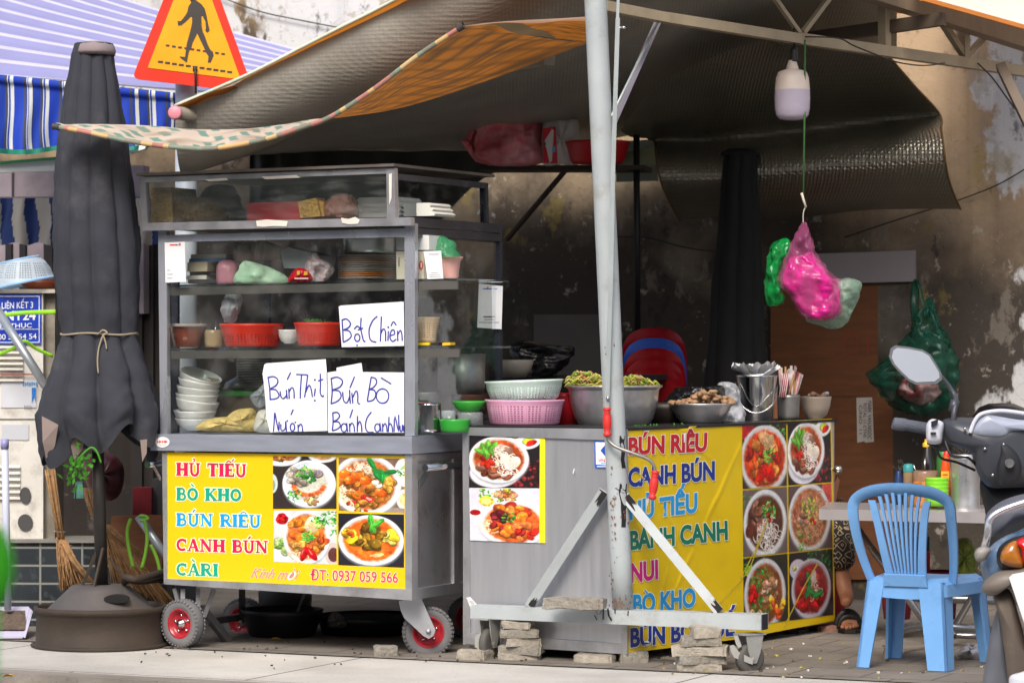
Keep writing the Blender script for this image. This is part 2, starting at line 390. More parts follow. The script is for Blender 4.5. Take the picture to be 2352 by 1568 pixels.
# ---------------------------------------------------------------- printed pictures (flat prints: the picture is the print)
class Pic:
    def __init__(s, n, bg):
        s.n = n; s.a = np.ones((n, n, 3)) * np.array([int(bg[i:i + 2], 16) / 255 for i in (1, 3, 5)])
        s.y, s.x = np.mgrid[0:n, 0:n] / (n - 1.0)
        s.rg = np.random.RandomState(3)
    def h(s, c): return np.array([int(c[i:i + 2], 16) / 255 for i in (1, 3, 5)])
    def blend(s, m, c):
        s.a = s.a * (1 - m[..., None]) + c * m[..., None]
    def ell(s, cx, cy, rx, ry, c, rot=0.0, soft=.10, tone=0.0):
        dx, dy = s.x - cx, s.y - cy; ca, sa = math.cos(rot), math.sin(rot)
        u = (dx * ca + dy * sa) / rx; v = (-dx * sa + dy * ca) / ry; d = np.sqrt(u * u + v * v)
        m = np.clip((1 - d) / soft, 0, 1); c = s.h(c) if isinstance(c, str) else c
        if tone: c = c[None, None, :] * (1 + tone * (-u * .5 - v * .8))[..., None]
        s.blend(m, c); return s
    def bowl(s, cx, cy, rx, ry, soup, rim='#eef2f6', inner='#dfe5ea', k=.83, up=.04):
        s.ell(cx, cy + .04, rx * 1.02, ry * 1.03, '#9aa0a8', soft=.12)
        s.ell(cx, cy, rx, ry, rim, soft=.05, tone=.06); s.ell(cx, cy - up * .3, rx * .92, ry * .92, inner, soft=.08, tone=-.08)
        s.ell(cx, cy, rx * k, ry * k, soup, soft=.12, tone=.12); return s
    def chunks(s, cx, cy, r, cols, n, r0=.03, r1=.07, sq=1.0):
        for i in range(n):
            a = s.rg.rand() * 6.28; q = r * math.sqrt(s.rg.rand()); c = s.h(cols[s.rg.randint(len(cols))]) * (.8 + .35 * s.rg.rand())
            rr = r0 + (r1 - r0) * s.rg.rand(); x = cx + q * math.cos(a); y = cy + q * math.sin(a) * sq; ro = s.rg.rand() * 3
            s.ell(x + .006, y + .01, rr * 1.1, rr * .8, np.clip(c * .45, 0, 1), ro, .3)
            s.ell(x, y, rr, rr * (.55 + .35 * s.rg.rand()), np.clip(c, 0, 1), ro, .25, .35)
            s.ell(x - rr * .25, y - rr * .25, rr * .25, rr * .15, np.clip(c * 1.35 + .1, 0, 1), ro, .8)
        return s
    def leaf(s, x, y, l, w, ang, c='#2f8a35'):
        c = s.h(c); s.ell(x, y, l, w, c, ang, .2, .3); s.ell(x, y, l * .85, w * .12, np.clip(c * 1.5, 0, 1), ang, .6); return s
    def herbs(s, cx, cy, r, n=26, cols=('#2c8a34', '#57a83a', '#1f6a2c', '#86c14a')):
        for i in range(n):
            a = s.rg.rand() * 6.28; q = r * math.sqrt(s.rg.rand())
            s.leaf(cx + q * math.cos(a), cy + q * math.sin(a), .02 + .03 * s.rg.rand(), .008 + .012 * s.rg.rand(), s.rg.rand() * 3.1, cols[s.rg.randint(len(cols))])
        return s
    def noodle(s, cx, cy, r, n, c='#f0e3c4', w=.008):
        for i in range(n):
            a = s.rg.rand() * 6.28; q = r * math.sqrt(s.rg.rand()); x0 = cx + q * math.cos(a); y0 = cy + q * math.sin(a); an = s.rg.rand() * 6.28; col = s.h(c) * (.85 + .2 * s.rg.rand())
            for k in range(9):
                s.ell(x0, y0, w * 1.6, w, np.clip(col, 0, 1), an, .5); x0 += math.cos(an) * w * 2; y0 += math.sin(an) * w * 2; an += .35
        return s
    def fbm(s, f0, oct_=4):
        n = s.n; out = np.zeros((n, n)); amp = 1.0
        for o in range(oct_):
            f = int(f0 * 2 ** o) + 2; g = s.rg.rand(f + 1, f + 1); x = s.x * (f - 1); y = s.y * (f - 1); i = x.astype(int); j = y.astype(int); u = x - i; v = y - j; u = u * u * (3 - 2 * u); v = v * v * (3 - 2 * v)
            out += amp * ((g[j, i] * (1 - u) + g[j, i + 1] * u) * (1 - v) + (g[j + 1, i] * (1 - u) + g[j + 1, i + 1] * u) * v - .5); amp *= .55
        return out
    def grain(s, k=.04):
        n = s.n; sat = s.a.max(2) - s.a.min(2); w = np.clip(sat * 2.2, .12, 1)          # the food is ragged, the china smooth
        dx = s.fbm(9) * .024 * w; dy = s.fbm(9) * .024 * w
        j = np.clip(((s.x + dx) * (n - 1)).round().astype(int), 0, n - 1); i = np.clip(((s.y + dy) * (n - 1)).round().astype(int), 0, n - 1); s.a = s.a[i, j]
        s.a = s.a * (1 + (s.fbm(14, 4) * .42 * w)[..., None]); hl = np.clip(s.fbm(26, 2) - .52, 0, 1) * 3 * w
        s.a = s.a + hl[..., None] * .4; s.a = np.clip(s.a * (1 + k * s.rg.randn(n, n, 1)), 0, 1); return s
def print_pic(mb_parent, pic, q, pl, off, name='dish_picture'):
    """q = TL, TR, BR, BL on the photo grid"""
    n = pic.n; mb = MB(); rows = []; lc = np.where(pic.a <= .04045, pic.a / 12.92, ((np.clip(pic.a, 0, 1) + .055) / 1.055) ** 2.4)
    for i in range(n):
        v = i / (n - 1); row = []
        for j in range(n):
            u = j / (n - 1)
            x = (q[0][0] * (1 - u) + q[1][0] * u) * (1 - v) + (q[3][0] * (1 - u) + q[2][0] * u) * v
            y = (q[0][1] * (1 - u) + q[1][1] * u) * (1 - v) + (q[3][1] * (1 - u) + q[2][1] * u) * v
            row.append(pl.hit(x, y, off))
        rows.append(row)
    mb.grid(rows, smooth=False); mb.vc = np.concatenate([lc.reshape(-1, 3), np.ones((n * n, 1))], 1)
    return mb.build(name, PRINT(), mb_parent)
# ================================================================ THE SETTING
def ground_mat(key, c1, c2, dark, sc=3.0, joints=None, rough=.85):
    m, nt, out = nodes(key); L = nt.links.new
    b = N(nt, "ShaderNodeBsdfPrincipled"); b.inputs['Roughness'].default_value = rough
    tc = N(nt, "ShaderNodeTexCoord"); n1 = N(nt, "ShaderNodeTexNoise", i2=sc); n1.inputs['Detail'].default_value = 9; n1.inputs['Roughness'].default_value = .6; L(tc.outputs['Object'], n1.inputs['Vector'])
    cr = N(nt, "ShaderNodeValToRGB"); e = cr.color_ramp.elements; e[0].position = .3; e[0].color = (*hexc(c1), 1); e[1].position = .72; e[1].color = (*hexc(c2), 1); L(n1.outputs[0], cr.inputs[0])
    n2 = N(nt, "ShaderNodeTexNoise", i2=sc * .35); n2.inputs['Detail'].default_value = 6; L(tc.outputs['Object'], n2.inputs['Vector'])
    r = N(nt, "ShaderNodeMapRange"); r.inputs[1].default_value = .5; r.inputs[2].default_value = .75; r.inputs[4].default_value = .7; L(n2.outputs[0], r.inputs[0])
    mx = N(nt, "ShaderNodeMix", data_type='RGBA'); L(r.outputs[0], mx.inputs[0]); L(cr.outputs[0], mx.inputs[6]); mx.inputs[7].default_value = (*hexc(dark), 1); c = mx.outputs[2]
    n3 = N(nt, "ShaderNodeTexNoise", i2=55.0); n3.inputs['Detail'].default_value = 5; L(tc.outputs['Object'], n3.inputs['Vector'])
    r3 = N(nt, "ShaderNodeMapRange"); r3.inputs[1].default_value = .62; r3.inputs[2].default_value = .74; r3.inputs[4].default_value = .55; L(n3.outputs[0], r3.inputs[0])
    m3 = N(nt, "ShaderNodeMix", data_type='RGBA'); L(r3.outputs[0], m3.inputs[0]); L(c, m3.inputs[6]); m3.inputs[7].default_value = (*hexc('#3a332c'), 1); c = m3.outputs[2]
    hgt = n3.outputs[0]
    if joints:
        mp = N(nt, "ShaderNodeMapping"); mp.inputs['Rotation'].default_value = (0, 0, R(25)); L(tc.outputs['Object'], mp.inputs[0])
        br = N(nt, "ShaderNodeTexBrick"); br.inputs['Scale'].default_value = 1.0; br.inputs['Brick Width'].default_value = joints; br.inputs['Row Height'].default_value = joints; br.inputs['Mortar Size'].default_value = .006; br.offset = 0.5
        L(mp.outputs[0], br.inputs['Vector']); mj = N(nt, "ShaderNodeMix", data_type='RGBA'); L(br.outputs['Fac'], mj.inputs[0]); L(c, mj.inputs[6]); mj.inputs[7].default_value = (*hexc('#54483e'), 1); c = mj.outputs[2]
    L(c, b.inputs['Base Color'])
    bp = N(nt, "ShaderNodeBump"); bp.inputs['Strength'].default_value = .35; bp.inputs['Distance'].default_value = .01; L(hgt, bp.inputs['Height']); L(bp.outputs[0], b.inputs['Normal'])
    L(b.outputs[0], out.inputs[0]); return m
def strip(name, t0, t1, d0, d1, z, m, h=0.0):
    mb = MB()
    if h: mb.prism([S(t0, d0, z), S(t1, d0, z), S(t1, d1, z), S(t0, d1, z)], (0, 0, -h))
    else: mb.poly([S(t0, d0, z), S(t1, d0, z), S(t1, d1, z), S(t0, d1, z)])
    o = mb.build(name, m, kind='structure', org=(0, 0, 0)); return o
strip('road', -60, 60, -60, 60, -.13, ground_mat('asphalt', '#4a4846', '#5f5d5a', '#3c3a38', 4))
strip('pavement', -40, 40, 11.13, 30, 0, ground_mat('pale_concrete', '#aaa7a0', '#c6c3bc', '#827f78', 2.2, joints=1.6), h=.126)
strip('kerb', -40, 40, 11.0, 11.13, 0.004, ground_mat('kerb_stone', '#77716a', '#948d84', '#5d5852', 4), h=.13)
strip('tiled_floor', -40, 40, 12.2, 29, .005, ground_mat('stained_tiles', '#69635b', '#857d74', '#4c463f', 2.4, joints=.3))

# ---------------------------------------------------------------- the stained wall at the back of the pitch
def wall_mat():
    m, nt, out = nodes('stained_render'); L = nt.links.new
    b = N(nt, "ShaderNodeBsdfPrincipled"); b.inputs['Roughness'].default_value = .9
    tc = N(nt, "ShaderNodeTexCoord"); O = tc.outputs['Object']; sx = N(nt, "ShaderNodeSeparateXYZ"); L(O, sx.inputs[0])
    def nz(sc, det=8, st=None, ro=.6):
        n = N(nt, "ShaderNodeTexNoise", i2=sc); n.inputs['Detail'].default_value = det; n.inputs['Roughness'].default_value = ro
        if st:
            mp = N(nt, "ShaderNodeMapping"); mp.inputs['Scale'].default_value = st; L(O, mp.inputs[0]); L(mp.outputs[0], n.inputs['Vector'])
        else: L(O, n.inputs['Vector'])
        return n.outputs[0]
    def rng(v, a, bb, c=0.0, d=1.0):
        r = N(nt, "ShaderNodeMapRange"); r.inputs[1].default_value = a; r.inputs[2].default_value = bb; r.inputs[3].default_value = c; r.inputs[4].default_value = d; L(v, r.inputs[0]); return r.outputs[0]
    def add(a, bb):
        q = N(nt, "ShaderNodeMath", operation='ADD'); L(a, q.inputs[0]); L(bb, q.inputs[1]); return q.outputs[0]
    def mix(f, a, bb):
        q = N(nt, "ShaderNodeMix", data_type='RGBA'); L(f, q.inputs[0])
        for i, v in ((6, a), (7, bb)):
            if isinstance(v, str): q.inputs[i].default_value = (*hexc(v), 1)
            else: L(v, q.inputs[i])
        return q.outputs[2]
    c = mix(rng(nz(1.1, 8), .38, .62), '#867b6a', '#6c665e'); c = mix(rng(add(sx.outputs[2], nz(1.5)), 2.2, 3.1, 0, .8), c, '#a68d69'); lit_tan = N(nt, "ShaderNodeMath", operation='MULTIPLY'); L(rng(add(sx.outputs[2], nz(2.5, 9)), 2.1, 2.9), lit_tan.inputs[0]); L(rng(sx.outputs[0], 1.5, 1.9, 0, .9), lit_tan.inputs[1])
    c = mix(rng(nz(5, 10, (1, 1, .3)), .35, .8, 0, .5), c, '#5d4c3a')                 # damp streaks
    lowz = rng(sx.outputs[2], 2.25, 1.5); c = mix(rng(add(nz(1.7, 9), rng(sx.outputs[2], 2.45, 1.0, 0, .24)), .46, .62, 0, .85), c, '#332c26')   # grime, deepened lower down to paint in the canopy shade
    c = mix(lit_tan.outputs[0], c, '#b0977a'); hi = rng(sx.outputs[2], 2.5, 2.75); left = N(nt, "ShaderNodeMath", operation='MULTIPLY'); L(rng(sx.outputs[0], .2, -.6, 0, .2), left.inputs[0]); L(hi, left.inputs[1]); left = left.outputs[0]; right = rng(sx.outputs[0], 2.1, 2.6, 0, .12)  # paler tan at the upper right paints sunlight onto the wall
    pm = add(add(add(nz(2.3, 12, (1, 1, .6), .62), left), right), rng(sx.outputs[2], 2.6, 1.9, 0, -.07))
    c = mix(rng(pm, .6, .63), c, '#c6c6c7')                                            # whitewash left on the render
    c = mix(rng(nz(4.5, 9, (1, 1, .7), .7), .58, .63, 0, .5), c, '#8f867b'); c = mix(rng(nz(9, 8, None, .75), .61, .64, 0, .8), c, '#a39a8f'); c = mix(rng(nz(6, 10, (1, 1, .6), .75), .36, .41, .7, 0), c, '#2c2621')                          # small flakes
    c = mix(rng(nz(3.1, 10, (1, 1, .8)), .62, .66, 0, .45), c, '#8a7a3c')
    vo = N(nt, "ShaderNodeTexVoronoi", feature='DISTANCE_TO_EDGE'); vo.inputs['Scale'].default_value = 1.4; wv = N(nt, "ShaderNodeVectorMath", operation='ADD'); n5 = N(nt, "ShaderNodeTexNoise", i2=3.0); n5.inputs['Detail'].default_value = 8; L(O, n5.inputs['Vector']); L(O, wv.inputs[0]); L(n5.outputs['Color'], wv.inputs[1]); L(wv.outputs[0], vo.inputs['Vector'])
    c = mix(rng(vo.outputs['Distance'], .006, .001, 0, .3), c, '#3c332b')                   # cracks
    c = mix(rng(nz(2.2, 8, (3, 3, .12), .6), .55, .75, 0, .35), c, '#39322b')                    # drips
    L(c, b.inputs['Base Color'])
    bp = N(nt, "ShaderNodeBump"); bp.inputs['Strength'].default_value = .5; bp.inputs['Distance'].default_value = .012; L(nz(16, 10), bp.inputs['Height']); L(bp.outputs[0], b.inputs['Normal'])
    L(b.outputs[0], out.inputs[0]); return m
DW = 16.0
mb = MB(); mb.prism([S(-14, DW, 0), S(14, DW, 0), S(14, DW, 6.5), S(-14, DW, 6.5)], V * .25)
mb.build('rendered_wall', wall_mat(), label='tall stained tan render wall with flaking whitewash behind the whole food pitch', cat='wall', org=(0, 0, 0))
WP = Plane(S(-5, DW), S(5, DW))

# cables on the wall
def cable(pts, r, label, col='#1c1b1a', off=.03):
    mb = MB(); mb.tube([WP.hit(x, y, off) for x, y in smooth_poly(pts, 5, False)], r, 6)
    mb.build('cable', plastic(col, .6), label=label, cat='cable')
cable([(470, -22), (588, 24), (690, 47), (800, 68)], .004, 'thin dark cable sloping across the bright upper left wall')
cable([(1940, 545), (2060, 505), (2200, 460), (2290, 425), (2360, 385)], .004, 'thin dark cable rising to the right across the stained wall beside the hanging tarp')
cable([(1360, 545), (1480, 545), (1560, 565), (1640, 577), (1700, 570)], .004, 'thin dark cable slung low across the grimy wall behind the white post')

# ---------------------------------------------------------------- neighbouring pitch on the left
mb = MB(); lp = PL(-60, 17.2, 330, 16.8)
mb.rect(-260, 380, 330, 720, lp, .06, col='#8d8288'); mb.rect(100, 560, 120, 720, lp, .05, .02, col='#1d1a1e'); mb.rect(12, 560, 26, 720, lp, .05, .02, col='#17151a'); mb.rect(44, 560, 58, 720, lp, .05, .02, col='#17151a')
mb.rect(-260, 452, 330, 458, lp, .05, .02, col='#504a50'); mb.rect(26, 380, 28, 452, lp, .05, .02, col='#605a60')
mb.build('shutter_wall', mat('lilac_board', rough=.7, attr=True, var=.18, dirt='#5a5450', damt=.3), label='dull lilac boarded shutter in shade under the blue striped awning', cat='wall')
mb = MB(); mb.rect(300, 560, 385, 1500, PL(300, 16.9, 385, 16.86), .06); mb.rect(318, 560, 326, 1500, PL(300, 16.9, 385, 16.86), .05, .03); mb.rect(345, 560, 352, 1500, PL(300, 16.9, 385, 16.86), .05, .03)  # dark panel added to stand for the shaded interior behind umbrella and cart
mb.build('shade_panel', mat('dark_brown', '#241f1c', rough=.8, var=.4), label='dark brown panel painting the shaded interior behind the folded grey umbrella and the glass cart', cat='backdrop')

# big blue striped awning
aw = thing('striped_awning', 'big blue and white striped awning with hanging valance at the upper left', 'awning', P(170, 300, 15.6))
pat = [(18, '#2347b8'), (70, '#2347b8'), (90, '#4a5163'), (95, '#2a4fc4'), (100, '#e8ecee'), (118, '#2347b8'), (146, '#e6ebe8'), (149, '#20264c'), (235, '#1f45c0'), (263, '#4a5060'), (270, '#1f45c0'), (275, '#e9edf0'), (290, '#2347b8'), (316, '#e6ebe8'), (325, '#20264c')]
def stripe(u):
    u = u % 325
    for e, c in pat:
        if u < e: return c
    return '#2347b8'
mb = MB(); nx = 300; rows = []
xs = [-90 + i * (610) / nx for i in range(nx + 1)]
def top_y(x): return 188 + .115 * max(x, -90) * .9
for k in range(15):
    v = k / 14; row = []
    for x in xs:
        bot = 352 - 0.03 * x + 5 * math.sin(x / 34.0)
        y = top_y(x) + (bot - top_y(x)) * v
        w = .03 * v * math.sin(x / 17.0 + 1.5 * math.sin(x / 50)) + .012 * math.sin(x / 7.0 + 4 * v) * v
        q = P(x + 4 * v * math.sin(y / 30 + x / 70), y, 15.55 + .0008 * max(0, x) + w); row.append(q)
    rows.append(row)
mb.grid(rows, colf=lambda i, j: '#2f8f78' if i >= 13 else stripe((xs[j] + 6) * 4))
mb.build('valance', CLOTHC(), aw)
mb = MB()
for j in range(nx):
    c = stripe((xs[j] + 6) * 4); r0 = []; 
    for x in (xs[j], xs[j + 1]):
        ring = []
        for a in range(9):
            th = math.pi * a / 8 + math.pi / 2
            ring.append(P(x, top_y(x) - 7, 15.55 + .0008 * max(0, x)) + Vector((0, math.cos(th) * .02 - .004, math.sin(th) * .02)))
        r0.append(ring)
    mb.grid(r0, c)
mb.build('front_roll', CLOTHC(), aw)
mb = MB(); rows = []; nr = 80; nc = 36
for i in range(nr + 1):
    v = i / nr; row = []
    for j in range(nc + 1):
        u = j / nc
        ya = 176 - 330 * v ** 0.92 + 0; yb = 236 - 112 * v
        x = -90 + (690 + 90) * u if True else 0
        y = ya + (yb - ya) * (u ** (1 - .25 * v))
        Y = 15.6 + 1.9 * v + .5 * u
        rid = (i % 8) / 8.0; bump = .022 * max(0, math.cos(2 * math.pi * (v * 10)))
        row.append(P(x, y, Y) + Vector((0, -.2, 1)) * bump)
    rows.append(row)
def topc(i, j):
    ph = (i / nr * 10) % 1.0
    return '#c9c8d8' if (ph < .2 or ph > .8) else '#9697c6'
mb.grid(rows, colf=topc)
mb.build('roof_cloth', mat('sunlit_awning_cloth', rough=.8, attr=True, var=.05, trans=.2), aw)

# lower rail, striped drape
mb = MB(); mb.slab([(-40, 380), (134, 366), (134, 392), (-40, 398)], PL(-40, 15.9, 134, 15.9), .05); mb.build('awning_rail', mat('pale_rail', '#d9dcd6', var=.05), label='white rail with green edge below the blue valance', cat='rail')
mb = MB(); mb.slab([(-40, 374), (134, 360), (134, 366), (-40, 380)], PL(-40, 15.88, 134, 15.88), .05); mb.build('rail_edge_strip', plastic('#2f7a4e'), label='thin green strip along the top of the white rail', cat='strip')
mb = MB(); mb.slab([(296, 336), (340, 326), (332, 342), (298, 352)], PL(296, 15.8, 340, 15.8), .1); mb.build('canopy_corner', mat('pale_rail2', '#dfe8e2', var=.05), label='pale green edged canopy corner showing between umbrella and grey signpost', cat='canopy')
mb = MB(); rows = []
xs2 = [-60 + i * 3 for i in range(145)]
for k in range(9):
    v = k / 8; rows.append([P(x - 10 * v * (1 if x < 130 else .6) + 3 * math.sin(v * 5 + x / 20), 455 + 105 * v + 3 * math.sin(x / 9.0) * v, 16.4 + .03 * math.sin(x / 11.0)) for x in xs2])
mb.grid(rows, colf=lambda i, j: '#12295c' if ((xs2[j] + 58 - 2 * i) % 57) < 28 else '#8d8b86')
mb.build('striped_drape', CLOTHC(), label='navy and off-white striped cloth drape hanging in shade behind the folded umbrella', cat='drape')

# tiled plinth, cabinet and its sign
def tile_mat():
    m, nt, out = nodes('slate_tiles'); L = nt.links.new
    b = N(nt, "ShaderNodeBsdfPrincipled"); b.inputs['Roughness'].default_value = .3
    tc = N(nt, "ShaderNodeTexCoord"); mp = N(nt, "ShaderNodeMapping"); mp.inputs['Rotation'].default_value = (R(90), 0, 0); L(tc.outputs['Object'], mp.inputs[0])
    br = N(nt, "ShaderNodeTexBrick"); br.inputs['Scale'].default_value = 1; br.inputs['Brick Width'].default_value = .2; br.inputs['Row Height'].default_value = .085; br.inputs['Mortar Size'].default_value = .005
    br.inputs['Color1'].default_value = (*hexc('#22262a'), 1); br.inputs['Color2'].default_value = (*hexc('#2f353a'), 1); br.inputs['Mortar'].default_value = (*hexc('#8a8a84'), 1); br.offset = 0
    L(mp.outputs[0], br.inputs['Vector']); nz = N(nt, "ShaderNodeTexNoise", i2=30.0); L(tc.outputs['Object'], nz.inputs['Vector'])
    r = N(nt, "ShaderNodeMapRange"); r.inputs[1].default_value = .55; r.inputs[2].default_value = .75; r.inputs[4].default_value = .5; L(nz.outputs[0], r.inputs[0])
    mx = N(nt, "ShaderNodeMix", data_type='RGBA'); L(r.outputs[0], mx.inputs[0]); L(br.outputs[0], mx.inputs[6]); mx.inputs[7].default_value = (*hexc('#5c6468'), 1)
    L(mx.outputs[2], b.inputs['Base Color']); bp = N(nt, "ShaderNodeBump"); bp.inputs['Strength'].default_value = .6; L(nz.outputs[0], bp.inputs['Height']); L(bp.outputs[0], b.inputs['Normal']); L(b.outputs[0], out.inputs[0]); return m
pp = PL(-60, 15.25, 380, 15.2)
mb = MB(); mb.rect(-200, 1246, 378, 1462, pp, .3)
mb.build('tiled_plinth', tile_mat(), label='low plinth faced with dark slate tiles below the white cabinet', cat='plinth')
mb = MB(); mb.rect(-200, 1239, 378, 1246, pp, .33, .02); mb.build('plinth_coping', mat('coping', '#7f7c75', var=.15), label='pale coping slab on top of the slate tiled plinth', cat='coping')
cab = thing('cable_cabinet', 'dirty white street cable cabinet with louvres and a blue sign', 'cabinet', P(40, 1240, 15.3))
cp = PL(-30, 15.3, 98, 15.3)
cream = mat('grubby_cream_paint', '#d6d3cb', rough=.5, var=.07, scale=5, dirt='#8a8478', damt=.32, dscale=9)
mb = MB(); mb.rect(-140, 672, 99, 1238, cp, .3); mb.build('body', cream, cab)
mb = MB(); mb.rect(-146, 664, 126, 673, cp, .42, .02); mb.build('top', mat('cabinet_top', '#b9b2a6', var=.15, dirt='#6b5f50'), cab)
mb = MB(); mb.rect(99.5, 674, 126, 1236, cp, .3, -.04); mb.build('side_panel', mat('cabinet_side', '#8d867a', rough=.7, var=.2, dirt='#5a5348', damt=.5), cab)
mb = MB(); mb.rect(-140, 961, 98, 963.5, cp, .004, .004); mb.build('seam', plastic('#6d6a64', .8), cab)
def louvres(y0, y1, x0, x1, n):
    mb = MB()
    for i in range(n):
        y = y0 + (y1 - y0) * i / (n - 1)
        a = [cp.hit(x0, y, .001), cp.hit(x1, y, .001), cp.hit(x1, y + 6, .02), cp.hit(x0, y + 6, .02)]; mb.poly(a); mb.poly([a[3], a[2], cp.hit(x1, y + 8, .001), cp.hit(x0, y + 8, .001)])
    mb.build('louvre_vent', cream, cab)
louvres(793, 869, -60, 53, 7); louvres(1068, 1140, -60, 46, 6)
for cy_, rx_ in ((1137, 13), (1199, 17)): mb = MB(); mb.prism([cp.hit(x, y, .006) for x, y in arc(58, cy_, rx_, 19, 0, 360, 20)[:-1]], Vector((0, -.004, 0))); mb.build('vent_hole', plastic('#4b4a4a', .9), cab)
mb = MB()
mb.rect(2, 873, 84, 936, cp, .002, .005, '#c9cbd2'); mb.rect(4, 975, 66, 1010, cp, .002, .005, '#bfc2c9')
for q in ([(73, 890), (82, 890), (82, 925), (78, 910), (73, 926)], ): mb.slab(q, cp, .002, .009, '#1e74c8')
for i in range(7): mb.rect(52 + i * 5, 877 + (i % 2), 55.5 + i * 5, 886 - (i % 3), cp, .002, .008, '#5d8fbe')
for i in range(6): mb.rect(56 + i * 3, 930 + (i % 2) * 2, 57 + i * 3, 940, cp, .001, .009, '#777')
mb.rect(0, 858, 86, 861, cp, .002, .02, '#a8392f')
mb.build('sticker', COLR(), cab)
sg = MB(); sg.rect(-90, 676, 94, 790, cp, .004, .012, '#1d3fb5')
mbx = MB()
for (x0, y0, x1, y1) in ((-86, 679.5, 91, 681.5), (-86, 785, 91, 787), (89, 681.5, 91, 785), (-86, 755, 89, 756.6)): mbx.rect(x0, y0, x1, y1, cp, .002, .014, '#dfe4f0')
plate = sg.build('sign_plate', mat('enamel', rough=.35, attr=True, var=.05), cab)
text(mbx, 'LIÊN KẾT 3', ((4, 695), (4, 709), (76, 693), (76, 707)), cp, .0145, '#e9edf5', .012)
text(mbx, 'ĐT-NT24', ((-42, 716), (-42, 736), (82, 714), (82, 734)), cp, .0145, '#e9edf5', .02)
text(mbx, 'NGHĨA THỤC', ((-42, 744), (-42, 754), (73, 742), (73, 752)), cp, .0145, '#e9edf5', .012)
text(mbx, '1900 54 54 54', ((-20, 768), (-20, 780), (84, 766), (84, 778)), cp, .0145, '#e9edf5', .012)
mbx.build('sign_lettering', mat('enamel_white', rough=.4, attr=True, var=.02), plate)
mb = MB(); mb.tube(path([(-20, 728, 15.2), (10, 723, 15.19), (60, 718, 15.19), (128, 716, 15.15)], 4), .011, 8, flat=.35); mb.build('green_strap', plastic('#8fd024', .5), label='bright lime green strap tied across the blue sign', cat='strap')
mb = MB(); mb.tube(path([(-20, 820, 15.2), (30, 800, 15.15), (56, 783, 15.1), (82, 800, 15.13), (122, 818, 15.15)], 4), .009, 8, flat=.35); mb.build('green_strap', plastic('#8fd024', .5), label='slack lime green strap sagging round the galvanised pipe below the blue sign', cat='strap')
mb = MB(); mb.tube([P(-12, 703, 15.0), P(112, 898, 14.85)], .021, 14); mb.build('metal_pipe', mat('galvanised', '#a9b0b6', rough=.4, metal=.6, var=.15, dirt='#7a4a35', damt=.25), label='galvanised pipe slanting across the white cabinet', cat='pipe')
# colander on the cabinet
hb = MB(); Mt = Matrix.Rotation(R(-12), 3, 'Y'); c0 = P(52, 640, 15.35)
hb.lathe(c0, [(.155, -.025), (.15, -.012), (.145, 0), (.138, .03), (.12, .065), (.1, .085), (.098, .09), (.05, .092), (0.001, .092)], 40, Mt)
hb.build('colander', mat('blue_mesh_plastic', '#bccbd6', rough=.45, var=.1, perf=(70, 560, .0, .075), seethru=.25), label='pale blue mesh colander upside down on the white cabinet', cat='colander', org=c0)
mb = MB(); mb.lathe(c0, [(.158, -.03), (.162, -.024), (.158, -.016), (.152, -.02), (.158, -.03)], 40, Mt); mb.lathe(c0, [(.098, .083), (.102, .088), (.099, .094), (.093, .09)], 36, Mt)
r_ = mb.build('rim', plastic('#8fb6dc'), bpy.data.objects['colander'])
mb = MB(); mb.turn(96, 15.45, [(2, 640), (44, 641), (48, 652), (40, 664), (1, 664)], 28); mb.build('clay_dish', mat('red_brown_ceramic', '#7a3a1e', rough=.3, var=.2), label='red brown shallow dish under the blue colander on the cabinet', cat='dish')

# dustpan with its handle
dp = thing('dustpan', 'pale lilac dustpan full of dust with upright handle', 'dustpan', G(25, 1462))
mb = MB(); a = G(-60, 1440); b = G(58, 1462); 
mb.prism([P(-80, 1462, 14.55), P(52, 1462, 14.55), P(73, 1402, 14.75), P(66, 1392, 14.85), P(-80, 1392, 14.85)], (0, 0, -.006)); 
mb.prism([P(52, 1462, 14.55), P(58, 1464, 14.53), P(75, 1404, 14.75), P(70, 1398, 14.77)], (0, .015, .0)); mb.build('pan', plastic('#b9b6cc', .45), dp)
mb = MB(); rows = [[P(-80 + 138 * j / 14, 1445 - 48 * i / 8 - 9 * math.sin(i / 8 * 3.14) * (0.8 + .5 * noise.noise(Vector((j * .6, i * .6, 2)))), 14.6 + .25 * i / 8) for j in range(15)] for i in range(9)]
mb.grid(rows); mb.build('dust', mat('swept_dust', '#5f5145', rough=.95, var=.35, scale=40, bump=.6, bscale=120), dp)
mb = MB(); mb.tube([P(18, 1400, 14.75), P(11, 1022, 14.7)], .0165, 12); mb.build('handle', plastic('#c3c9dd'), dp)
mb = MB(); mb.tube([P(11, 1030, 14.7), P(10.5, 1008, 14.7)], .019, 12); mb.build('handle_cap', plastic('#8f8fc0'), dp)

# blurred leaf close to the lens
lf = thing('foreground_plant', 'out of focus green leaf close to the lens at the left edge', 'plant', P(5, 1800, 4.2))
mb = MB(); rows = []
for i in range(13):
    t = i / 12; w = 38 * math.sin(math.pi * min(1, t * .95 + .03)) ** .8
    rows.append([P(-2 + w * u - 6 * t, 1205 + 200 * t, 4.2 + .02 * abs(u)) for u in (-1, -.5, 0, .5, 1)])
mb.grid(rows); mb.build('leaf', mat('fresh_leaf', '#3aa616', rough=.5, trans=.3), lf)
mb = MB(); mb.tube([P(-8, 1400, 4.2), P(-12, 1800, 4.2)], .003, 6); mb.build('stem', mat('fresh_leaf'), lf)
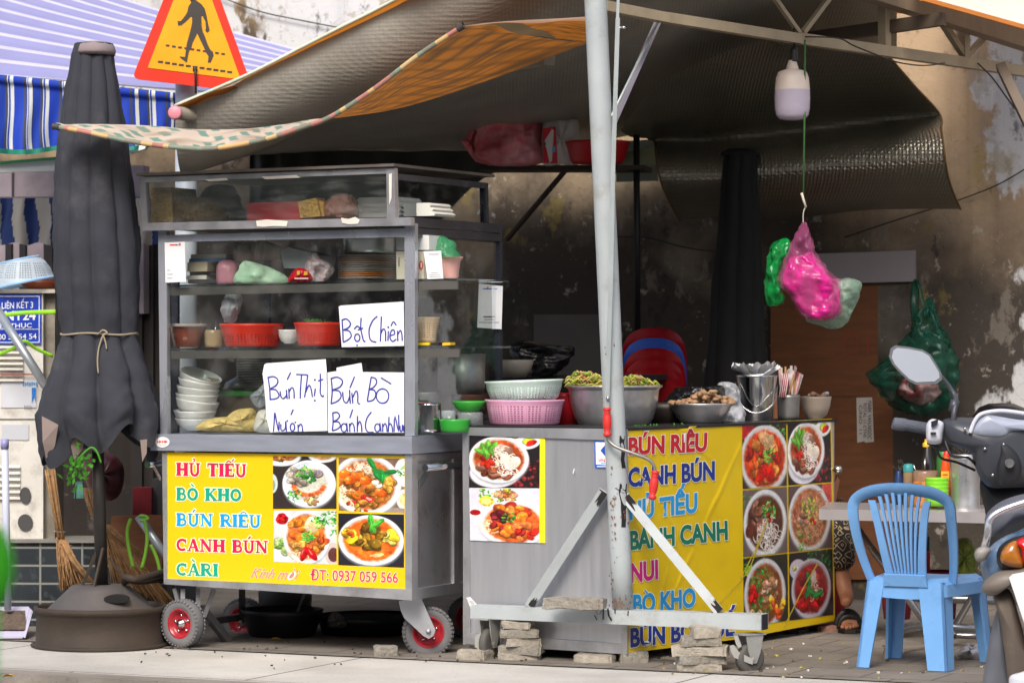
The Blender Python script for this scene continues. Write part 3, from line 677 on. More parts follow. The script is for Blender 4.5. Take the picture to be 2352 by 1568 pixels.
# ---------------------------------------------------------------- unseen houses added across the street to shade the low sky (behind the camera)
hw_ = mat('house_render', rough=.9, attr=True, var=.12, scale=1.5, dirt='#6a6258', damt=.3, dscale=1.2)
for i, (t0, t1, h, c, lb) in enumerate(((-26, -15, 8.5, '#b5a684', 'ochre'), (-14.6, -5, 7.2, '#a9b0a8', 'grey green'), (-4.6, 4, 9.0, '#b9a898', 'pinkish'), (4.4, 14, 7.6, '#a8a490', 'olive grey'), (14.4, 26, 8.6, '#b0a8a0', 'pale brown'))):
    hs = thing('added_shop_house', lb + ' rendered shop house added unseen behind the viewer to shade the low sky', 'house', S((t0 + t1) / 2, -9, -.13), 'unseen shop houses added across the street')
    mb = MB(); mb.prism([S(t0, -8, -.13), S(t1, -8, -.13), S(t1, -13, -.13), S(t0, -13, -.13)], (0, 0, h), c); mb.build('wall', hw_, hs)
    mb = MB(); mb.prism([S(t0, -7.7, h), S(t1, -7.7, h), S(t1, -13.2, h), S(t0, -13.2, h)], (0, 0, .25), '#7a6a5c'); mb.build('roof', hw_, hs)
    for k in range(3):
        w0 = t0 + (t1 - t0) * (.12 + .29 * k)
        for z0 in (3.6, 6.0)[:1 if h < 8 else 2]:
            mb = MB(); mb.prism([S(w0, -7.99, z0), S(w0 + 1.4, -7.99, z0), S(w0 + 1.4, -7.99, z0 + 1.4), S(w0, -7.99, z0 + 1.4)], V * .06, '#2a3034'); mb.build('window', mat('window_pane', rough=.15, attr=True), hs)
        mb = MB(); mb.prism([S(w0, -7.99, 0), S(w0 + 1.8, -7.99, 0), S(w0 + 1.8, -7.99, 2.5), S(w0, -7.99, 2.5)], V * .06, '#5a5a58'); mb.build('shutter', hw_, hs)
# ================================================================ folded grey umbrella and its drum
UY = 14.3
um = thing('folded_umbrella', 'tall folded dark grey market umbrella tied with string beside the glass cart', 'umbrella', P(233, 1345, UY))
grey = mat('faded_grey_canvas', '#2f3139', rough=.85, var=.1, scale=5, bump=.12, bscale=240, dirt='#5b5a5c', damt=.25)
LX = [(100, 172, 258), (130, 165, 258), (200, 150, 273), (320, 135, 291), (400, 127, 301), (470, 123, 311), (560, 122, 320), (650, 127, 321), (720, 136, 318), (764, 143, 313), (780, 139, 316), (850, 116, 342), (905, 98, 356), (950, 84, 366), (1000, 88, 366), (1050, 100, 362)]
def prof(y):
    for a, b in zip(LX, LX[1:]):
        if a[0] <= y <= b[0]:
            t = (y - a[0]) / (b[0] - a[0]); return a[1] + (b[1] - a[1]) * t, a[2] + (b[2] - a[2]) * t
    return LX[-1][1:]
seg = 160; rows = []; NF = 9
ys = [100 + (1050 - 100) * i / 74 for i in range(75)]
for y in ys:
    l, r = prof(min(y, 1050)); c = (l + r) / 2; hw = (r - l) / 2 * UY / F; row = []
    amp = .14 if y < 764 else .14 + .16 * (y - 764) / 286
    if abs(y - 764) < 14: amp = .08
    for k in range(seg + 1):
        th = 2 * math.pi * k / seg
        f = abs(math.sin(NF * th / 2 + .35 * math.sin(y / 190 + th) + .4)); f = f ** .55
        q = 1 - amp * 1.25 * (1 - f) + amp * .12
        yy = y
        if y > 880:   # ragged, flaring hem
            hem = .55 + .45 * math.sin(2.5 * th + 1.0) * math.sin(th * 4.0 + 2.1)
            yy = 880 + (y - 880) * (.45 + .72 * hem)
        base = P(c, yy, UY)
        nn = Vector((math.cos(th) * 2.2, math.sin(th) * 2.2, y * .02)); q += .05 * noise.noise(nn) + .035 * abs(noise.noise(nn * 2.3)) + (.05 * abs(noise.noise(Vector((math.cos(th) * 3, math.sin(th) * 3, y * .06)))) if y > 700 else 0)
        row.append(base + Vector((math.cos(th) * hw * q, math.sin(th) * hw * q * .9, 0)))
    rows.append(row)
mb = MB(); mb.grid(rows); mb.build('canopy', grey, um, fix=False)
mb = MB(); ring = []
mb.turn(217, UY, [(1, 96), (30, 97), (44, 104), (48, 118), (46, 128), (44, 118), (40, 112)], 30, rf=lambda th, t, z: 1 + .05 * math.sin(3 * th)); mb.build('top_cap', mat('faded_pink_canvas', '#85797a', rough=.9, var=.15), um)
mb = MB(); l, r = prof(764); c = (l + r) / 2; hw = (r - l) / 2 * UY / F * 1.03
mb.tube([P(c, 767 + 2 * math.sin(k * .6), UY) + Vector((math.cos(k * math.pi / 20) * hw, math.sin(k * math.pi / 20) * hw * .92, 0)) for k in range(41)], .005, 6)
fy = UY - hw * .93
mb.tube(path([(228, 766, fy), (236, 758, fy - .01), (246, 764, fy - .012), (236, 772, fy - .01), (227, 800, fy - .01), (224, 830, fy - .015), (226, 858, fy - .015)], 4), .004, 6)
mb.tube(path([(236, 768, fy - .01), (242, 784, fy - .01), (245, 802, fy - .012)], 4), .0035, 6)
mb.build('tie_string', mat('dirty_string', '#9a8d78', rough=.9), um)
mb = MB(); mb.tube([P(222, 960, UY), P(234, 1345, UY)], .028, 16); mb.build('pole', DARKMETAL(), um)
for (x, y) in ((96, 995), (160, 1000)):
    mb = MB(); mb.poly([P(x, y - 40, 14.12), P(x + 38, y - 20, 14.1), P(x + 30, y + 30, 14.13), P(x + 10, y + 58, 14.15), P(x + 2, y + 20, 14.12)]); mb.build('torn_lining', mat('torn_lining', '#8f7f78', rough=.9, var=.2), um)
mb = MB(); mb.poly([P(322, 1010, 14.15), P(338, 1008, 14.15), P(337, 1040, 14.16), P(327, 1060, 14.16)])
mb.build('torn_lining', mat('torn_lining', '#8f7f78', rough=.9, var=.2), um)
# the drum it stands in
st = thing('umbrella_stand', 'rusty steel drum umbrella base with conical lid', 'stand', P(231, 1486, UY))
rust = mat('rusty_drum', '#40372f', rough=.75, metal=.3, var=.2, scale=7, dirt='#3f342c', damt=.5, bump=.25, bscale=50)
mb = MB(); mb.turn(231, UY, [(158, 1481), (160, 1477), (152, 1474), (148, 1473), (146, 1404), (152, 1401), (152, 1391), (147, 1389), (144, 1394), (143, 1420)], 56); mb.build('drum', rust, st)
mb = MB(); mb.turn(231, UY, [(141, 1414), (128, 1402), (76, 1353), (66, 1343), (30, 1341), (24, 1341)], 48); mb.build('lid', mat('worn_grey_lid', '#5a5553', rough=.6, metal=.3, var=.15, dirt='#4a4039', damt=.3, bump=.12), st)
mb = MB(); mb.prism([P(267 + 29 * math.cos(a / 12 * math.pi), 1375 + 10 * math.sin(a / 12 * math.pi), UY - .185 - .0006 * (10 * math.sin(a / 12 * math.pi))) for a in range(24)], (0, .05, 0)); mb.build('lid_hole', plastic('#0c0b0b', .9), st)
for (x0, y0, x1, y1, dy) in ((224, 1262, 190, 1342, -.04), (237, 1258, 216, 1348, -.1), (250, 1280, 288, 1330, .02)):
    mb = MB(); mb.beam(P(x0, y0, UY + dy * .3), P(x1, y1, UY + dy), .011, .012); mb.build('strut', rust, st)
# ---------------------------------------------------------------- greens tied under the umbrella
mb = MB(); rng = random.Random(4)
mb.tube(path([(160, 1078, 14.1), (185, 1048, 14.05), (208, 1028, 14.05), (222, 1036, 14.05), (232, 1062, 14.06)], 5), .005, 6)
for i in range(46):
    x = rng.gauss(178, 16); y = rng.gauss(1072, 22); a = rng.random() * 6.28; l = rng.uniform(10, 24); w = rng.uniform(2.5, 5)
    Yd = 14.08 + rng.uniform(-.03, .03); dx, dy = math.cos(a) * l, math.sin(a) * l
    mb.poly([P(x, y, Yd), P(x + dx * .5 - dy / l * w, y + dy * .5 + dx / l * w, Yd - .01), P(x + dx, y + dy, Yd), P(x + dx * .5 + dy / l * w, y + dy * .5 - dx / l * w, Yd + .01)])
mb.build('hanging_herbs', mat('herb_green', '#4f9a2c', rough=.6, var=.25, trans=.25), label='bunch of green herbs tied up under the torn umbrella hem', cat='herbs')
mb = MB()
for q in ([(300, 1190), (292, 1220), (296, 1260), (306, 1304)], [(330, 1190), (338, 1230), (334, 1270), (325, 1306)], [(318, 1186), (330, 1184), (340, 1190), (322, 1196)], [(346, 1250), (358, 1275), (366, 1305), (370, 1330)]):
    n_ = len(q); mb.tube(path([(x, y, 14.5) for x, y in q], 4), .009, 6, flat=.2)
mb.build('green_ribbon', plastic('#5f8f22', .5), label='green plastic ribbon tied in loops on the slanting pipe by the cart', cat='ribbon')
mb = MB(); mb.tube([P(318, 1185, 14.6), P(390, 1290, 14.55)], .02, 12); mb.build('metal_pipe', mat('galvanised'), label='grey pipe end with green ribbon slanting down behind the cart', cat='pipe')
mb = MB(); mb.tube(path([(286, 1336, 14.25), (290, 1326, 14.2), (310, 1330, 14.18), (345, 1322, 14.3), (400, 1308, 14.5)], 5), .017, 10); mb.tube(path([(290, 1328, 14.22), (320, 1336, 14.3), (395, 1326, 14.5)], 5), .012, 8)
mb.build('bent_bar', rust, label='bent rusty bar lying from the drum lid to the cart', cat='bar')
mb = MB(); mb.slab([(255, 1185), (372, 1182), (372, 1332), (255, 1320)], PL(255, 15.1, 372, 15.05), .04); mb.build('wooden_board', mat('brown_plank', '#8a5a3a', rough=.8, var=.2, stretch=(1, 1, 6), scale=10), label='brown wooden board leaning on the plinth behind the umbrella pole', cat='board')
mb = MB(); mb.rect(305, 1120, 348, 1215, FR(15.15), .12); mb.build('red_box', plastic('#7a1c26', .45), label='dark red plastic box in shade between umbrella pole and cart', cat='box')
mb = MB(); mb.rect(350, 1100, 385, 1240, FR(15.2), .12); mb.build('grey_box', plastic('#4a4a4c', .6), label='dark grey metal box squeezed beside the red box behind the cart', cat='box')
mb = MB(); mb.pillow([(195, 1050), (222, 1040), (262, 1045), (285, 1075), (278, 1130), (250, 1150), (210, 1130), (192, 1090)], 14.9, .08, wob=.03); mb.build('maroon_bag', mat('maroon_bag', '#4a1820', rough=.4, var=.2, bump=.5, bscale=25), label='crumpled maroon plastic bag behind the umbrella pole', cat='bag')
mb = MB()
for i in range(24):
    x = rng.uniform(174, 188); mb.tube([P(x, 1105, 14.3), P(x + rng.uniform(-4, 4), 1144, 14.3)], .0018, 4)
mb.build('teal_cord_tassel', plastic('#6fb0a4', .7), label='teal cord tassel dangling above the brooms', cat='tassel')

# brooms
def broom(label, hand, fan_from, fan, Y, nb, wraps, seedv, side=None):
    rg = random.Random(seedv); t = thing('straw_broom', label, 'broom', P((fan[0][0] + fan[1][0]) / 2, max(fan[0][1], fan[1][1]), Y), 'straw brooms by the umbrella drum')
    straw = mat('straw', '#a07a52', rough=.85, var=.35, scale=40)
    mb = MB(); n = 54
    for i in range(n):
        o = (rg.uniform(-11.5, 11.5), rg.uniform(-.022, .022)); mb.tube([P(x + o[0] * (1 - .2 * k), y, Y + o[1]) for k, (x, y) in enumerate(hand)], .0045, 5)
    mb.build('handle', straw, t)
    mb = MB()
    for i in range(nb):
        u = rg.random(); ex = fan[0][0] + (fan[1][0] - fan[0][0]) * u; ey = fan[0][1] + (fan[1][1] - fan[0][1]) * u + rg.uniform(-8, 5)
        sx = fan_from[0] + (u - .5) * 18 + rg.uniform(-3, 3)
        mb.tube([P(sx, fan_from[1] + rg.uniform(-8, 8), Y + rg.uniform(-.02, .02)), P((sx + ex) / 2 + rg.uniform(-3, 3), (fan_from[1] + ey) / 2, Y + rg.uniform(-.03, .03)), P(ex, ey, Y + rg.uniform(-.04, .04))], .0028, 4)
    if side:
        for i in range(26):
            o = rg.uniform(-7, 7); mb.tube([P(x + o, y, Y - .05 + rg.uniform(-.015, .015)) for x, y in side], .004, 5)
    mb.build('bristles', straw, t)
    mb = MB()
    for (x, y, w, a) in wraps:
        ring = []
        for k in range(13):
            th = 2 * math.pi * k / 12; ring.append(P(x + 1.18 * w * math.cos(th) * math.cos(a), y + w * math.cos(th) * math.sin(a), Y) + Vector((0, math.sin(th) * (w * 1.0) * Y / F, 0)))
        mb = MB(); mb.tube(ring, .0024, 5, cap=False); mb.build('binding', plastic('#8a8274', .6), t)
broom('straw broom with wire bindings leaning on the plinth left of the umbrella pole', [(115, 1078), (126, 1150), (140, 1235)], (141, 1240), [(137, 1352), (196, 1342)], 14.62, 110,
      [(116, 1090, 11, .1), (124, 1140, 11, .1), (131, 1185, 11, .1), (137, 1220, 12, .1), (150, 1250, 14, .3), (160, 1270, 13, .5), (170, 1290, 13, .6), (184, 1312, 13, .6)], 2, [(146, 1240), (168, 1285), (208, 1335)])
broom('straw broom fanned out on the ground between umbrella pole and cart', [(200, 1120), (214, 1170), (236, 1222)], (246, 1215), [(255, 1345), (408, 1392)], 14.75, 190,
      [(204, 1135, 11, .1), (212, 1160, 11, .1), (222, 1190, 12, .1)] + [(256 + i * 11, 1215 + i * 9, 9, .75) for i in range(6)], 3, [(246, 1205), (275, 1232), (330, 1275)])

# ---------------------------------------------------------------- warning sign on its post
sp = FR(15.45)
ws_ = thing('warning_sign', 'red and yellow triangular pedestrian crossing sign on a grey post', 'sign', P(426, CY + EYE * F / 15.6, 15.6))
def roundtri(c, r=10):
    out = []
    n = len(c)
    for i in range(n):
        p = Vector(c[i]); a = (Vector(c[i - 1]) - p).normalized(); b = (Vector(c[(i + 1) % n]) - p).normalized()
        for k in range(6):
            t = k / 5; out.append(tuple(p + a * r * (1 - t) ** 2 + b * r * t ** 2 ))
    return out
mb = MB(); mb.slab(roundtri([(303, 181), (584, 214), (444, -173)], 18), sp, .012); mb.build('border', plastic('#d62c10', .4), ws_)
mb = MB(); mb.slab(roundtri([(339, 156), (553, 183), (444, -118)], 4), sp, .001, .003); mb.build('panel', plastic('#e89f00', .4), ws_)
zz = lambda L_: [(x / 4.0, y / 4.0) for x, y in L_]
body = [(1745, 0), (1757, 25), (1732, 60), (1718, 120), (1685, 168), (1655, 198), (1630, 193), (1636, 238), (1668, 232), (1712, 195), (1755, 152), (1765, 165), (1765, 210), (1755, 260), (1742, 310), (1716, 400), (1706, 470), (1700, 525), (1650, 520), (1655, 532), (1717, 578), (1726, 520), (1737, 470), (1758, 440), (1767, 400), (1812, 305), (1840, 370), (1870, 430), (1890, 480), (1916, 520), (1908, 575), (1935, 576), (1963, 510), (1956, 482), (1930, 455), (1905, 400), (1880, 330), (1862, 290), (1852, 240), (1850, 150), (1862, 148), (1887, 200), (1892, 260), (1886, 285), (1905, 302), (1926, 280), (1912, 220), (1897, 140), (1880, 80), (1850, 40), (1812, 12), (1795, 0)]
mb = MB(); mb.slab(zz(body), sp, .0008, .0055); mb.slab(zz(arc(1768, -42, 44, 50, 0, 360, 20)[:-1]), sp, .0008, .0055)
for i in range(10):
    x = 1540 + i * 56.7; y = 420 + i * 8.6; mb.slab(zz([(x - 17, y - 10), (x + 17, y - 7), (x + 17, y + 11), (x - 17, y + 8)]), sp, .0008, .0048)
for i in range(11):
    x = 1475 + i * 63.5; y = 570 + i * 9.3; mb.slab(zz([(x - 23, y - 11), (x + 23, y - 8), (x + 23, y + 12), (x - 23, y + 9)]), sp, .0008, .0048)
mb.build('pictogram', plastic('#38322c', .5), ws_)
mb = MB(); mb.tube([P(426, CY + EYE * F / 15.6, 15.6), P(429, -150, 15.6)], .054, 28); mb.build('post', mat('grey_post_paint', '#aab2ba', rough=.45, var=.07, stretch=(1, 1, .1), scale=18, dirt='#7c8084', damt=.2), ws_)
mb = MB(); mb.tube([sp.hit(448, 158, .02), sp.hit(449, 172, .02), sp.hit(450, 215, .015)], .006, 6); mb.ball(sp.hit(448, 160, .012), .012); mb.build('mounting_bolt', DARKMETAL(), ws_)
# ================================================================ glass food cart
C1 = P(945, CY, 13.75); FP1 = Plane(C1, C1 - U)                  # its front, turned like the kerb
SP1 = Plane(C1, C1 + V); SP1.n = Vector(U) * -1                  # its right side
FP1b = FP1.back(.93)
def F1(px, py, off=0.0): return FP1.hit(px, py, off)
def yc(px, d=0.0): return FP1.back(d).Y(px)                    # distance of a thing standing d metres inside the case
cart = thing('food_cart', 'stainless steel food cart on wheels with glass display case and yellow menu', 'food cart', P(660, 1490, 14.2))
DEP = V * .93
steel = STEEL()
# lower cabinet: front corners traced, pushed back along the cart's depth
fb = [F1(375, 1040), F1(945, 1042), F1(945, 1378), F1(380, 1340)]
mb = MB(); mb.prism(fb, DEP); mb.build('cabinet', steel, cart)
mb = MB()
mb.slab([(372, 1040), (383, 1040), (384, 1342), (376, 1340)], FP1, .012, .012); mb.slab([(930, 1044), (946, 1044), (946, 1378), (931, 1376)], FP1, .012, .012)
mb.slab([(376, 1328), (946, 1353), (946, 1378), (380, 1341)], FP1, .014, .015)
mb.build('front_frame', mat('frame_steel', '#c6c7ca', rough=.4, metal=.85, var=.1, dirt='#6b645a', damt=.3), cart)
mb = MB(); p0 = F1(346, 997, .03); p1 = F1(946, 1001.5, .03); p2 = F1(946, 1042, .03); p3 = F1(346, 1034, .03)
mb.prism([p0, p1, p2, p3], V * .98); mb.build('counter', mat('counter_steel', '#b6bccb', rough=.32, metal=.6, var=.08, stretch=(1, 1, 8), scale=6), cart)
mb = MB(); mb.slab(arc(373, 1015, 16, 12, 0, 360, 24)[:-1], FP1, .001, .0325, '#f2f2f2')
for i, (x, h) in enumerate(((362, 5), (366, 6), (369, 4), (373, 6), (377, 5), (380, 6), (383, 4))): mb.rect(x - 1.2, 1014 - h / 2, x + 1.2, 1014 + h / 2, FP1, .0008, .034, '#d8483a')
mb.rect(364, 1020, 382, 1021.2, FP1, .0008, .034, '#b9b9c9'); mb.build('round_sticker', COLR(), cart)
# side: framed panels
def SD(s, py, off=0.0):      # point on the right side, s metres back from the front corner, at the height a line at py has on the corner
    z = EYE - (py - CY) * 13.75 / F; q = C1 + V * s + U * off; return Vector((q.x, q.y, z))
mb = MB()
for (s0, s1, y0, y1) in ((0, .93, 1353, 1377), (0, .93, 1044, 1060), (0, .045, 1060, 1353), (.40, .45, 1060, 1353), (.89, .93, 1060, 1353)):
    mb.prism([SD(s0, y0), SD(s1, y0), SD(s1, y1), SD(s0, y1)], U * .008)
mb.build('side_frame', mat('frame_steel'), cart)
# push handles
for nm, a, b, st_ in (('right', SD(.02, 1074, .055), SD(.85, 1074, .055), None),):
    mb = MB(); mb.tube([a, b], .0155, 16); 
    for s in (.06, .78): mb.beam(SD(s, 1122, .0), SD(s + .01, 1074, .05), .012, .02)
    mb.build('push_handle', CHROME(), cart)
mb = MB(); a = F1(348, 1067, .01) + U * -.02; mb.tube([a, a + V * .6], .0155, 16); mb.beam(F1(372, 1100, .005), a + V * .05, .012, .02); mb.build('push_handle', CHROME(), cart)

# ---- yellow menu with its lettering and four pictures
menu = MB(); menu.slab([(381, 1038), (930, 1046), (931, 1352), (382, 1329)], FP1, .004, .006)
mo = menu.build('menu_banner', mat('yellow_vinyl', '#e6c008', rough=.35, var=.02, scale=4), cart)
HL = '#fbf3c8'
mb = MB()
def L(s):  # 'H U^hook' helper: letters with marks
    out = []
    for tk in s.split():
        if tk == '_': out.append((' ', None)); continue
        c, *m = tk.split('+'); out.append((c, m[0] if m else None))
    return out
RED, TEAL, SKY = '#e0134f', '#05a083', '#0a9be0'
slab_text(mb, L('H U+hook _ T I E+hatacute U'), 404, 1091.5, 567, 1095, 30, FP1, .0068, RED, HL)
slab_text(mb, L('B O+grave _ K H O'), 404, 1148, 555, 1151, 29, FP1, .0068, TEAL, HL)
slab_text(mb, L('B U+acute N _ R I E+hat U'), 404, 1206.5, 600, 1211, 29, FP1, .0068, SKY, HL)
slab_text(mb, L('C A N H _ B U+acute N'), 404, 1264.5, 616, 1270, 29, FP1, .0068, RED, HL)
slab_text(mb, L('C A+grave R I'), 404, 1320.5, 502, 1323, 29, FP1, .0068, TEAL, HL)
text(mb, 'ĐT: 0937 059 566', ((713, 1307), (713, 1331), (914, 1314.5), (914, 1337)), FP1, .0068, '#cf3f58', .014, '#fdf0dc', .03)
text(mb, 'Kính mời', ((580, 1303), (575, 1326), (690, 1308), (684, 1331)), FP1, .0068, '#d97f7a', .0, '#fdf3e2', .02, shear=.35)
mb.build('lettering', mat('menu_ink', rough=.4, attr=True, var=.02), mo)
d = Pic(150, '#332b29')
d.ell(.12, .0, .34, .2, '#dfe6ea').ell(.14, -.02, .26, .13, '#a9683a').chunks(.14, -.03, .12, ['#c9793a', '#5e8a3a', '#8a4a2a'], 14, .02, .05).ell(.78, -.02, .24, .14, '#dfe0e0').ell(.78, -.03, .17, .1, '#c09060')
d.ell(-.02, .52, .1, .2, '#c6d4d2').ell(-.02, .55, .06, .12, '#8a9a8a')
d.bowl(.57, .52, .43, .46, '#c9c9b6', rim='#eef4fb', inner='#d9e2ee', k=.74)
d.chunks(.42, .38, .17, ['#9d9384', '#bdb3a2', '#8a7d70'], 20, .05, .09).chunks(.68, .3, .08, ['#5d4a50', '#8a7a7d'], 5, .06, .09).noodle(.72, .66, .16, 30, '#dfe2d6').chunks(.6, .8, .12, ['#d9cfa4', '#b58a5a', '#c8b878'], 16, .03, .06)
for i in range(12):
    a = 2.9 - i * .24; d.ell(.52 + .24 * math.cos(a) + .04, .52 + .22 * math.sin(a), .055, .04, '#f07a3c' if i % 2 else '#e0562a', a, .3, .4)
d.herbs(.5, .32, .13, 40).herbs(.34, .74, .11, 30).chunks(.55, .42, .1, ['#3f9a3a', '#2c7a34'], 8, .03, .05)
print_pic(mo, d.grain(), [(627, 1047), (773, 1049), (773, 1168), (627, 1168)], FP1, .0066)
d = Pic(150, '#7a5e50')
d.ell(1.0, .25, .16, .28, '#e4efe8').herbs(.99, .25, .12, 40).ell(1.0, .75, .13, .2, '#e8e4dc').ell(1.0, .75, .08, .12, '#e8d48c')
d.ell(.9, 1.0, .2, .1, '#9a8a7c')
d.bowl(.42, .5, .54, .58, '#b5622a', k=.86); d.noodle(.12, .72, .16, 50, '#f2e6c6').noodle(.35, .22, .14, 40, '#f0e4cc')
d.chunks(.45, .55, .34, ['#a96a28', '#8a4a1c', '#c4863c', '#b8782f'], 30, .06, .12)
for (x, y) in ((.08, .3), (.27, .34), (.4, .42), (.64, .62), (.3, .7), (.17, .42)): d.ell(x + .01, y + .015, .095, .085, '#a8480c').ell(x, y, .09, .08, '#ff6a1c', 0, .15, .3).ell(x - .03, y - .03, .03, .02, '#ffa860')
d.chunks(.62, .4, .14, ['#f3e6d4', '#efe0c0'], 10, .04, .07).chunks(.78, .5, .1, ['#d89a3c', '#c98a34'], 8, .05, .08).ell(.46, .76, .08, .05, '#d8101c', .3).ell(.46, .76, .045, .025, '#f2b0a0', .3).chunks(.3, .88, .2, ['#c22a1c', '#b89a30'], 10, .03, .06)
for (x, y, l, a) in ((.5, .1, .16, 1.1), (.62, .25, .14, .3), (.72, .3, .15, 2.6), (.66, .34, .14, 1.5), (.8, .25, .1, -.2), (.58, .32, .1, .9)): d.leaf(x, y, l, .05, a, '#1f7a34')
print_pic(mo, d.grain(), [(778, 1050), (929, 1053), (929, 1178), (778, 1172)], FP1, .0066)
d = Pic(150, '#cfd3d0')
d.ell(.13, .17, .16, .18, '#eceef0').ell(.13, .16, .11, .12, '#c8141c').chunks(.13, .16, .08, ['#e22a22', '#a80c14'], 20, .02, .04)
d.herbs(.9, .22, .25, 110).ell(.14, .8, .2, .2, '#e6efe0').chunks(.12, .68, .13, ['#a8d46a', '#d8ecb0', '#8ab84a'], 12, .05, .09).ell(.95, .8, .15, .22, '#c9b9b0').ell(.95, .82, .09, .14, '#5a3030')
d.bowl(.52, .5, .38, .52, '#c86a30', k=.88); d.noodle(.4, .86, .12, 30, '#f0dcb4')
d.chunks(.42, .4, .24, ['#e07a20', '#d8641c', '#b84a18', '#f09a3c'], 26, .06, .1).chunks(.62, .6, .2, ['#c8501c', '#e08a30'], 18, .05, .09).ell(.62, .26, .14, .17, '#efdcb0', .4, .2, .3).ell(.62, .27, .08, .1, '#d9bc84', .4, .3).chunks(.36, .64, .1, ['#e8b460', '#d89840'], 8, .06, .09)
d.herbs(.54, .5, .1, 45, ('#3a9a34', '#5ab84a')).herbs(.72, .22, .12, 40)
for (x, a) in ((.48, .35), (.6, -.5)): d.ell(x, .82, .06, .16, '#c40c14', a - .1, .15, .3).ell(x - .02, .78, .015, .09, '#f08070', a, .6)
print_pic(mo, d.grain(), [(629, 1172), (773, 1172), (773, 1296), (629, 1289)], FP1, .0066)
d = Pic(150, '#23222a')
d.bowl(.5, .5, .51, .49, '#f0641a', rim='#f2f4f8', inner='#dfe6ee', k=.88); d.ell(.5, .72, .34, .18, '#f27224', 0, .5)
d.chunks(.3, .4, .2, ['#f2c020', '#e8a818', '#f6d040'], 14, .08, .12, .8).chunks(.75, .45, .12, ['#f0c828', '#e8d468'], 8, .07, .11).chunks(.5, .42, .22, ['#7a5a18', '#96701e', '#6a4a14', '#b0842c'], 18, .07, .12).chunks(.54, .6, .08, ['#8a6a1c', '#6a4c14'], 5, .08, .11).chunks(.22, .4, .05, ['#d8541c'], 3, .04, .06).ell(.58, .78, .12, .03, '#ffd890', -.3)
for (x, y, l, a) in ((.5, .14, .15, 1.45), (.6, .17, .14, -.7), (.52, .3, .08, 1.2)): d.leaf(x, y, l, .055, a, '#4aa838')
print_pic(mo, d.grain(), [(777, 1178), (928, 1181), (928, 1303), (777, 1297)], FP1, .0066)

# ---- wheels
def pneu(name, c, yaw, r, w, parent, fixed=None):
    M = Matrix.Rotation(yaw, 3, 'Z') @ Matrix.Rotation(R(90), 3, 'X')
    wh = bpy.data.objects.new(name, None); COL.objects.link(wh); wh.parent = parent; wh.location = Vector(c) - WORLD[parent.name]; WORLD[wh.name] = Vector(c); wh.empty_display_size = .1
    mb = MB(); h = w / 2
    mb.lathe(c, [(r * .62, -h * .8), (r * .72, -h), (r * .86, -h), (r * .96, -h * .8), (r, -h * .45), (r * 1.01, 0), (r, h * .45), (r * .96, h * .8), (r * .86, h), (r * .72, h), (r * .62, h * .8)], 60, M)
    for k in range(36):
        th = 2 * math.pi * k / 36
        for sg in (-1, 1):
            q = [Vector((math.cos(th + a) * rr, math.sin(th + a) * rr, sg * z)) for a, rr, z in ((-.05, r * .9, h * .99), (.05, r * .9, h * .99), (.05, r * .985, h * .72), (-.05, r * .985, h * .72))]
            q2 = [v * 1.0 + Vector((v.x, v.y, 0)).normalized() * r * .035 + Vector((0, 0, sg * h * .12)) for v in q]
            mb.prism([Vector(c) + M @ v for v in q], Vector(c) * 0 + (M @ (q2[0] - q[0])))
    mb.build('tyre', mat('dusty_rubber', '#6b6a6c', rough=.85, var=.15, dirt='#8c8780', damt=.3), wh)
    mb = MB()
    for sg in (1,):
        mb.lathe(c, [(r * .64, h * .8), (r * .62, h * .86), (r * .56, h * .82), (r * .5, h * .35), (r * .42, h * .1), (r * .2, h * .1), (.001, h * .1)], 40, M)
        mb.lathe(c, [(r * .64, -h * .8), (r * .6, -h * .86), (r * .5, -h * .3), (.001, -h * .1)], 40, M)
    mb.build('rim', mat('red_rim_paint', '#a3202c', rough=.3, var=.15, dirt='#5a3a34', damt=.25), wh)
    mb = MB()
    for k in range(5):
        th = 2 * math.pi * k / 5 + .4; mb.lathe(Vector(c) + M @ Vector((math.cos(th) * r * .36, math.sin(th) * r * .36, h * .1)), [(.007, 0), (.007, .006), (.001, .008)], 8, M)
    mb.lathe(c, [(.022, h * .1), (.022, h * .5), (.014, h * .55), (.012, h * 1.0), (.001, h * 1.02)], 16, M)
    mb.build('hub_bolts', CHROME(), wh)
    return wh
pneu('wheel', P(420, 1431, 14.2), R(-34), .105, .062, cart)
pneu('wheel', P(983, 1450, 13.95), R(6), .11, .062, cart)
for (cx, cy, Y, yw) in ((560, 1425, 14.95, -25), (1080, 1420, 14.7, -20)): pneu('wheel', P(cx, cy, Y), R(yw), .105, .06, cart)
mb = MB(); fk = PL(900, 13.87, 1010, 13.86)
mb.slab([(916, 1380), (965, 1368), (1000, 1446), (996, 1459), (985, 1466), (973, 1460), (928, 1418), (920, 1400)], fk, .006, .005); mb.slab([(916, 1380), (965, 1368), (1000, 1446), (985, 1466), (928, 1418)], fk, .006, -.12)
mb.rect(912, 1366, 970, 1376, fk, .13); mb.lathe(fk.hit(984, 1449, .007), [(.011, 0), (.011, .006), (.006, .012), (.001, .013)], 14, Matrix.Rotation(R(90), 3, 'X')); mb.rect(965, 1426, 972, 1434, fk, .002, .007)
mb.build('castor_fork', mat('zinc_plate', '#b9bcc2', rough=.4, metal=.7, var=.12, dirt='#77706a', damt=.3), cart)
mb = MB()
for (a, b) in (((492, 1352), (468, 1416)), ((455, 1350), (455, 1395)), ((420, 1352), (420, 1390)), ((402, 1350), (415, 1400))): mb.beam(P(*a, 14.27), P(*b, 14.26), .02, .018)
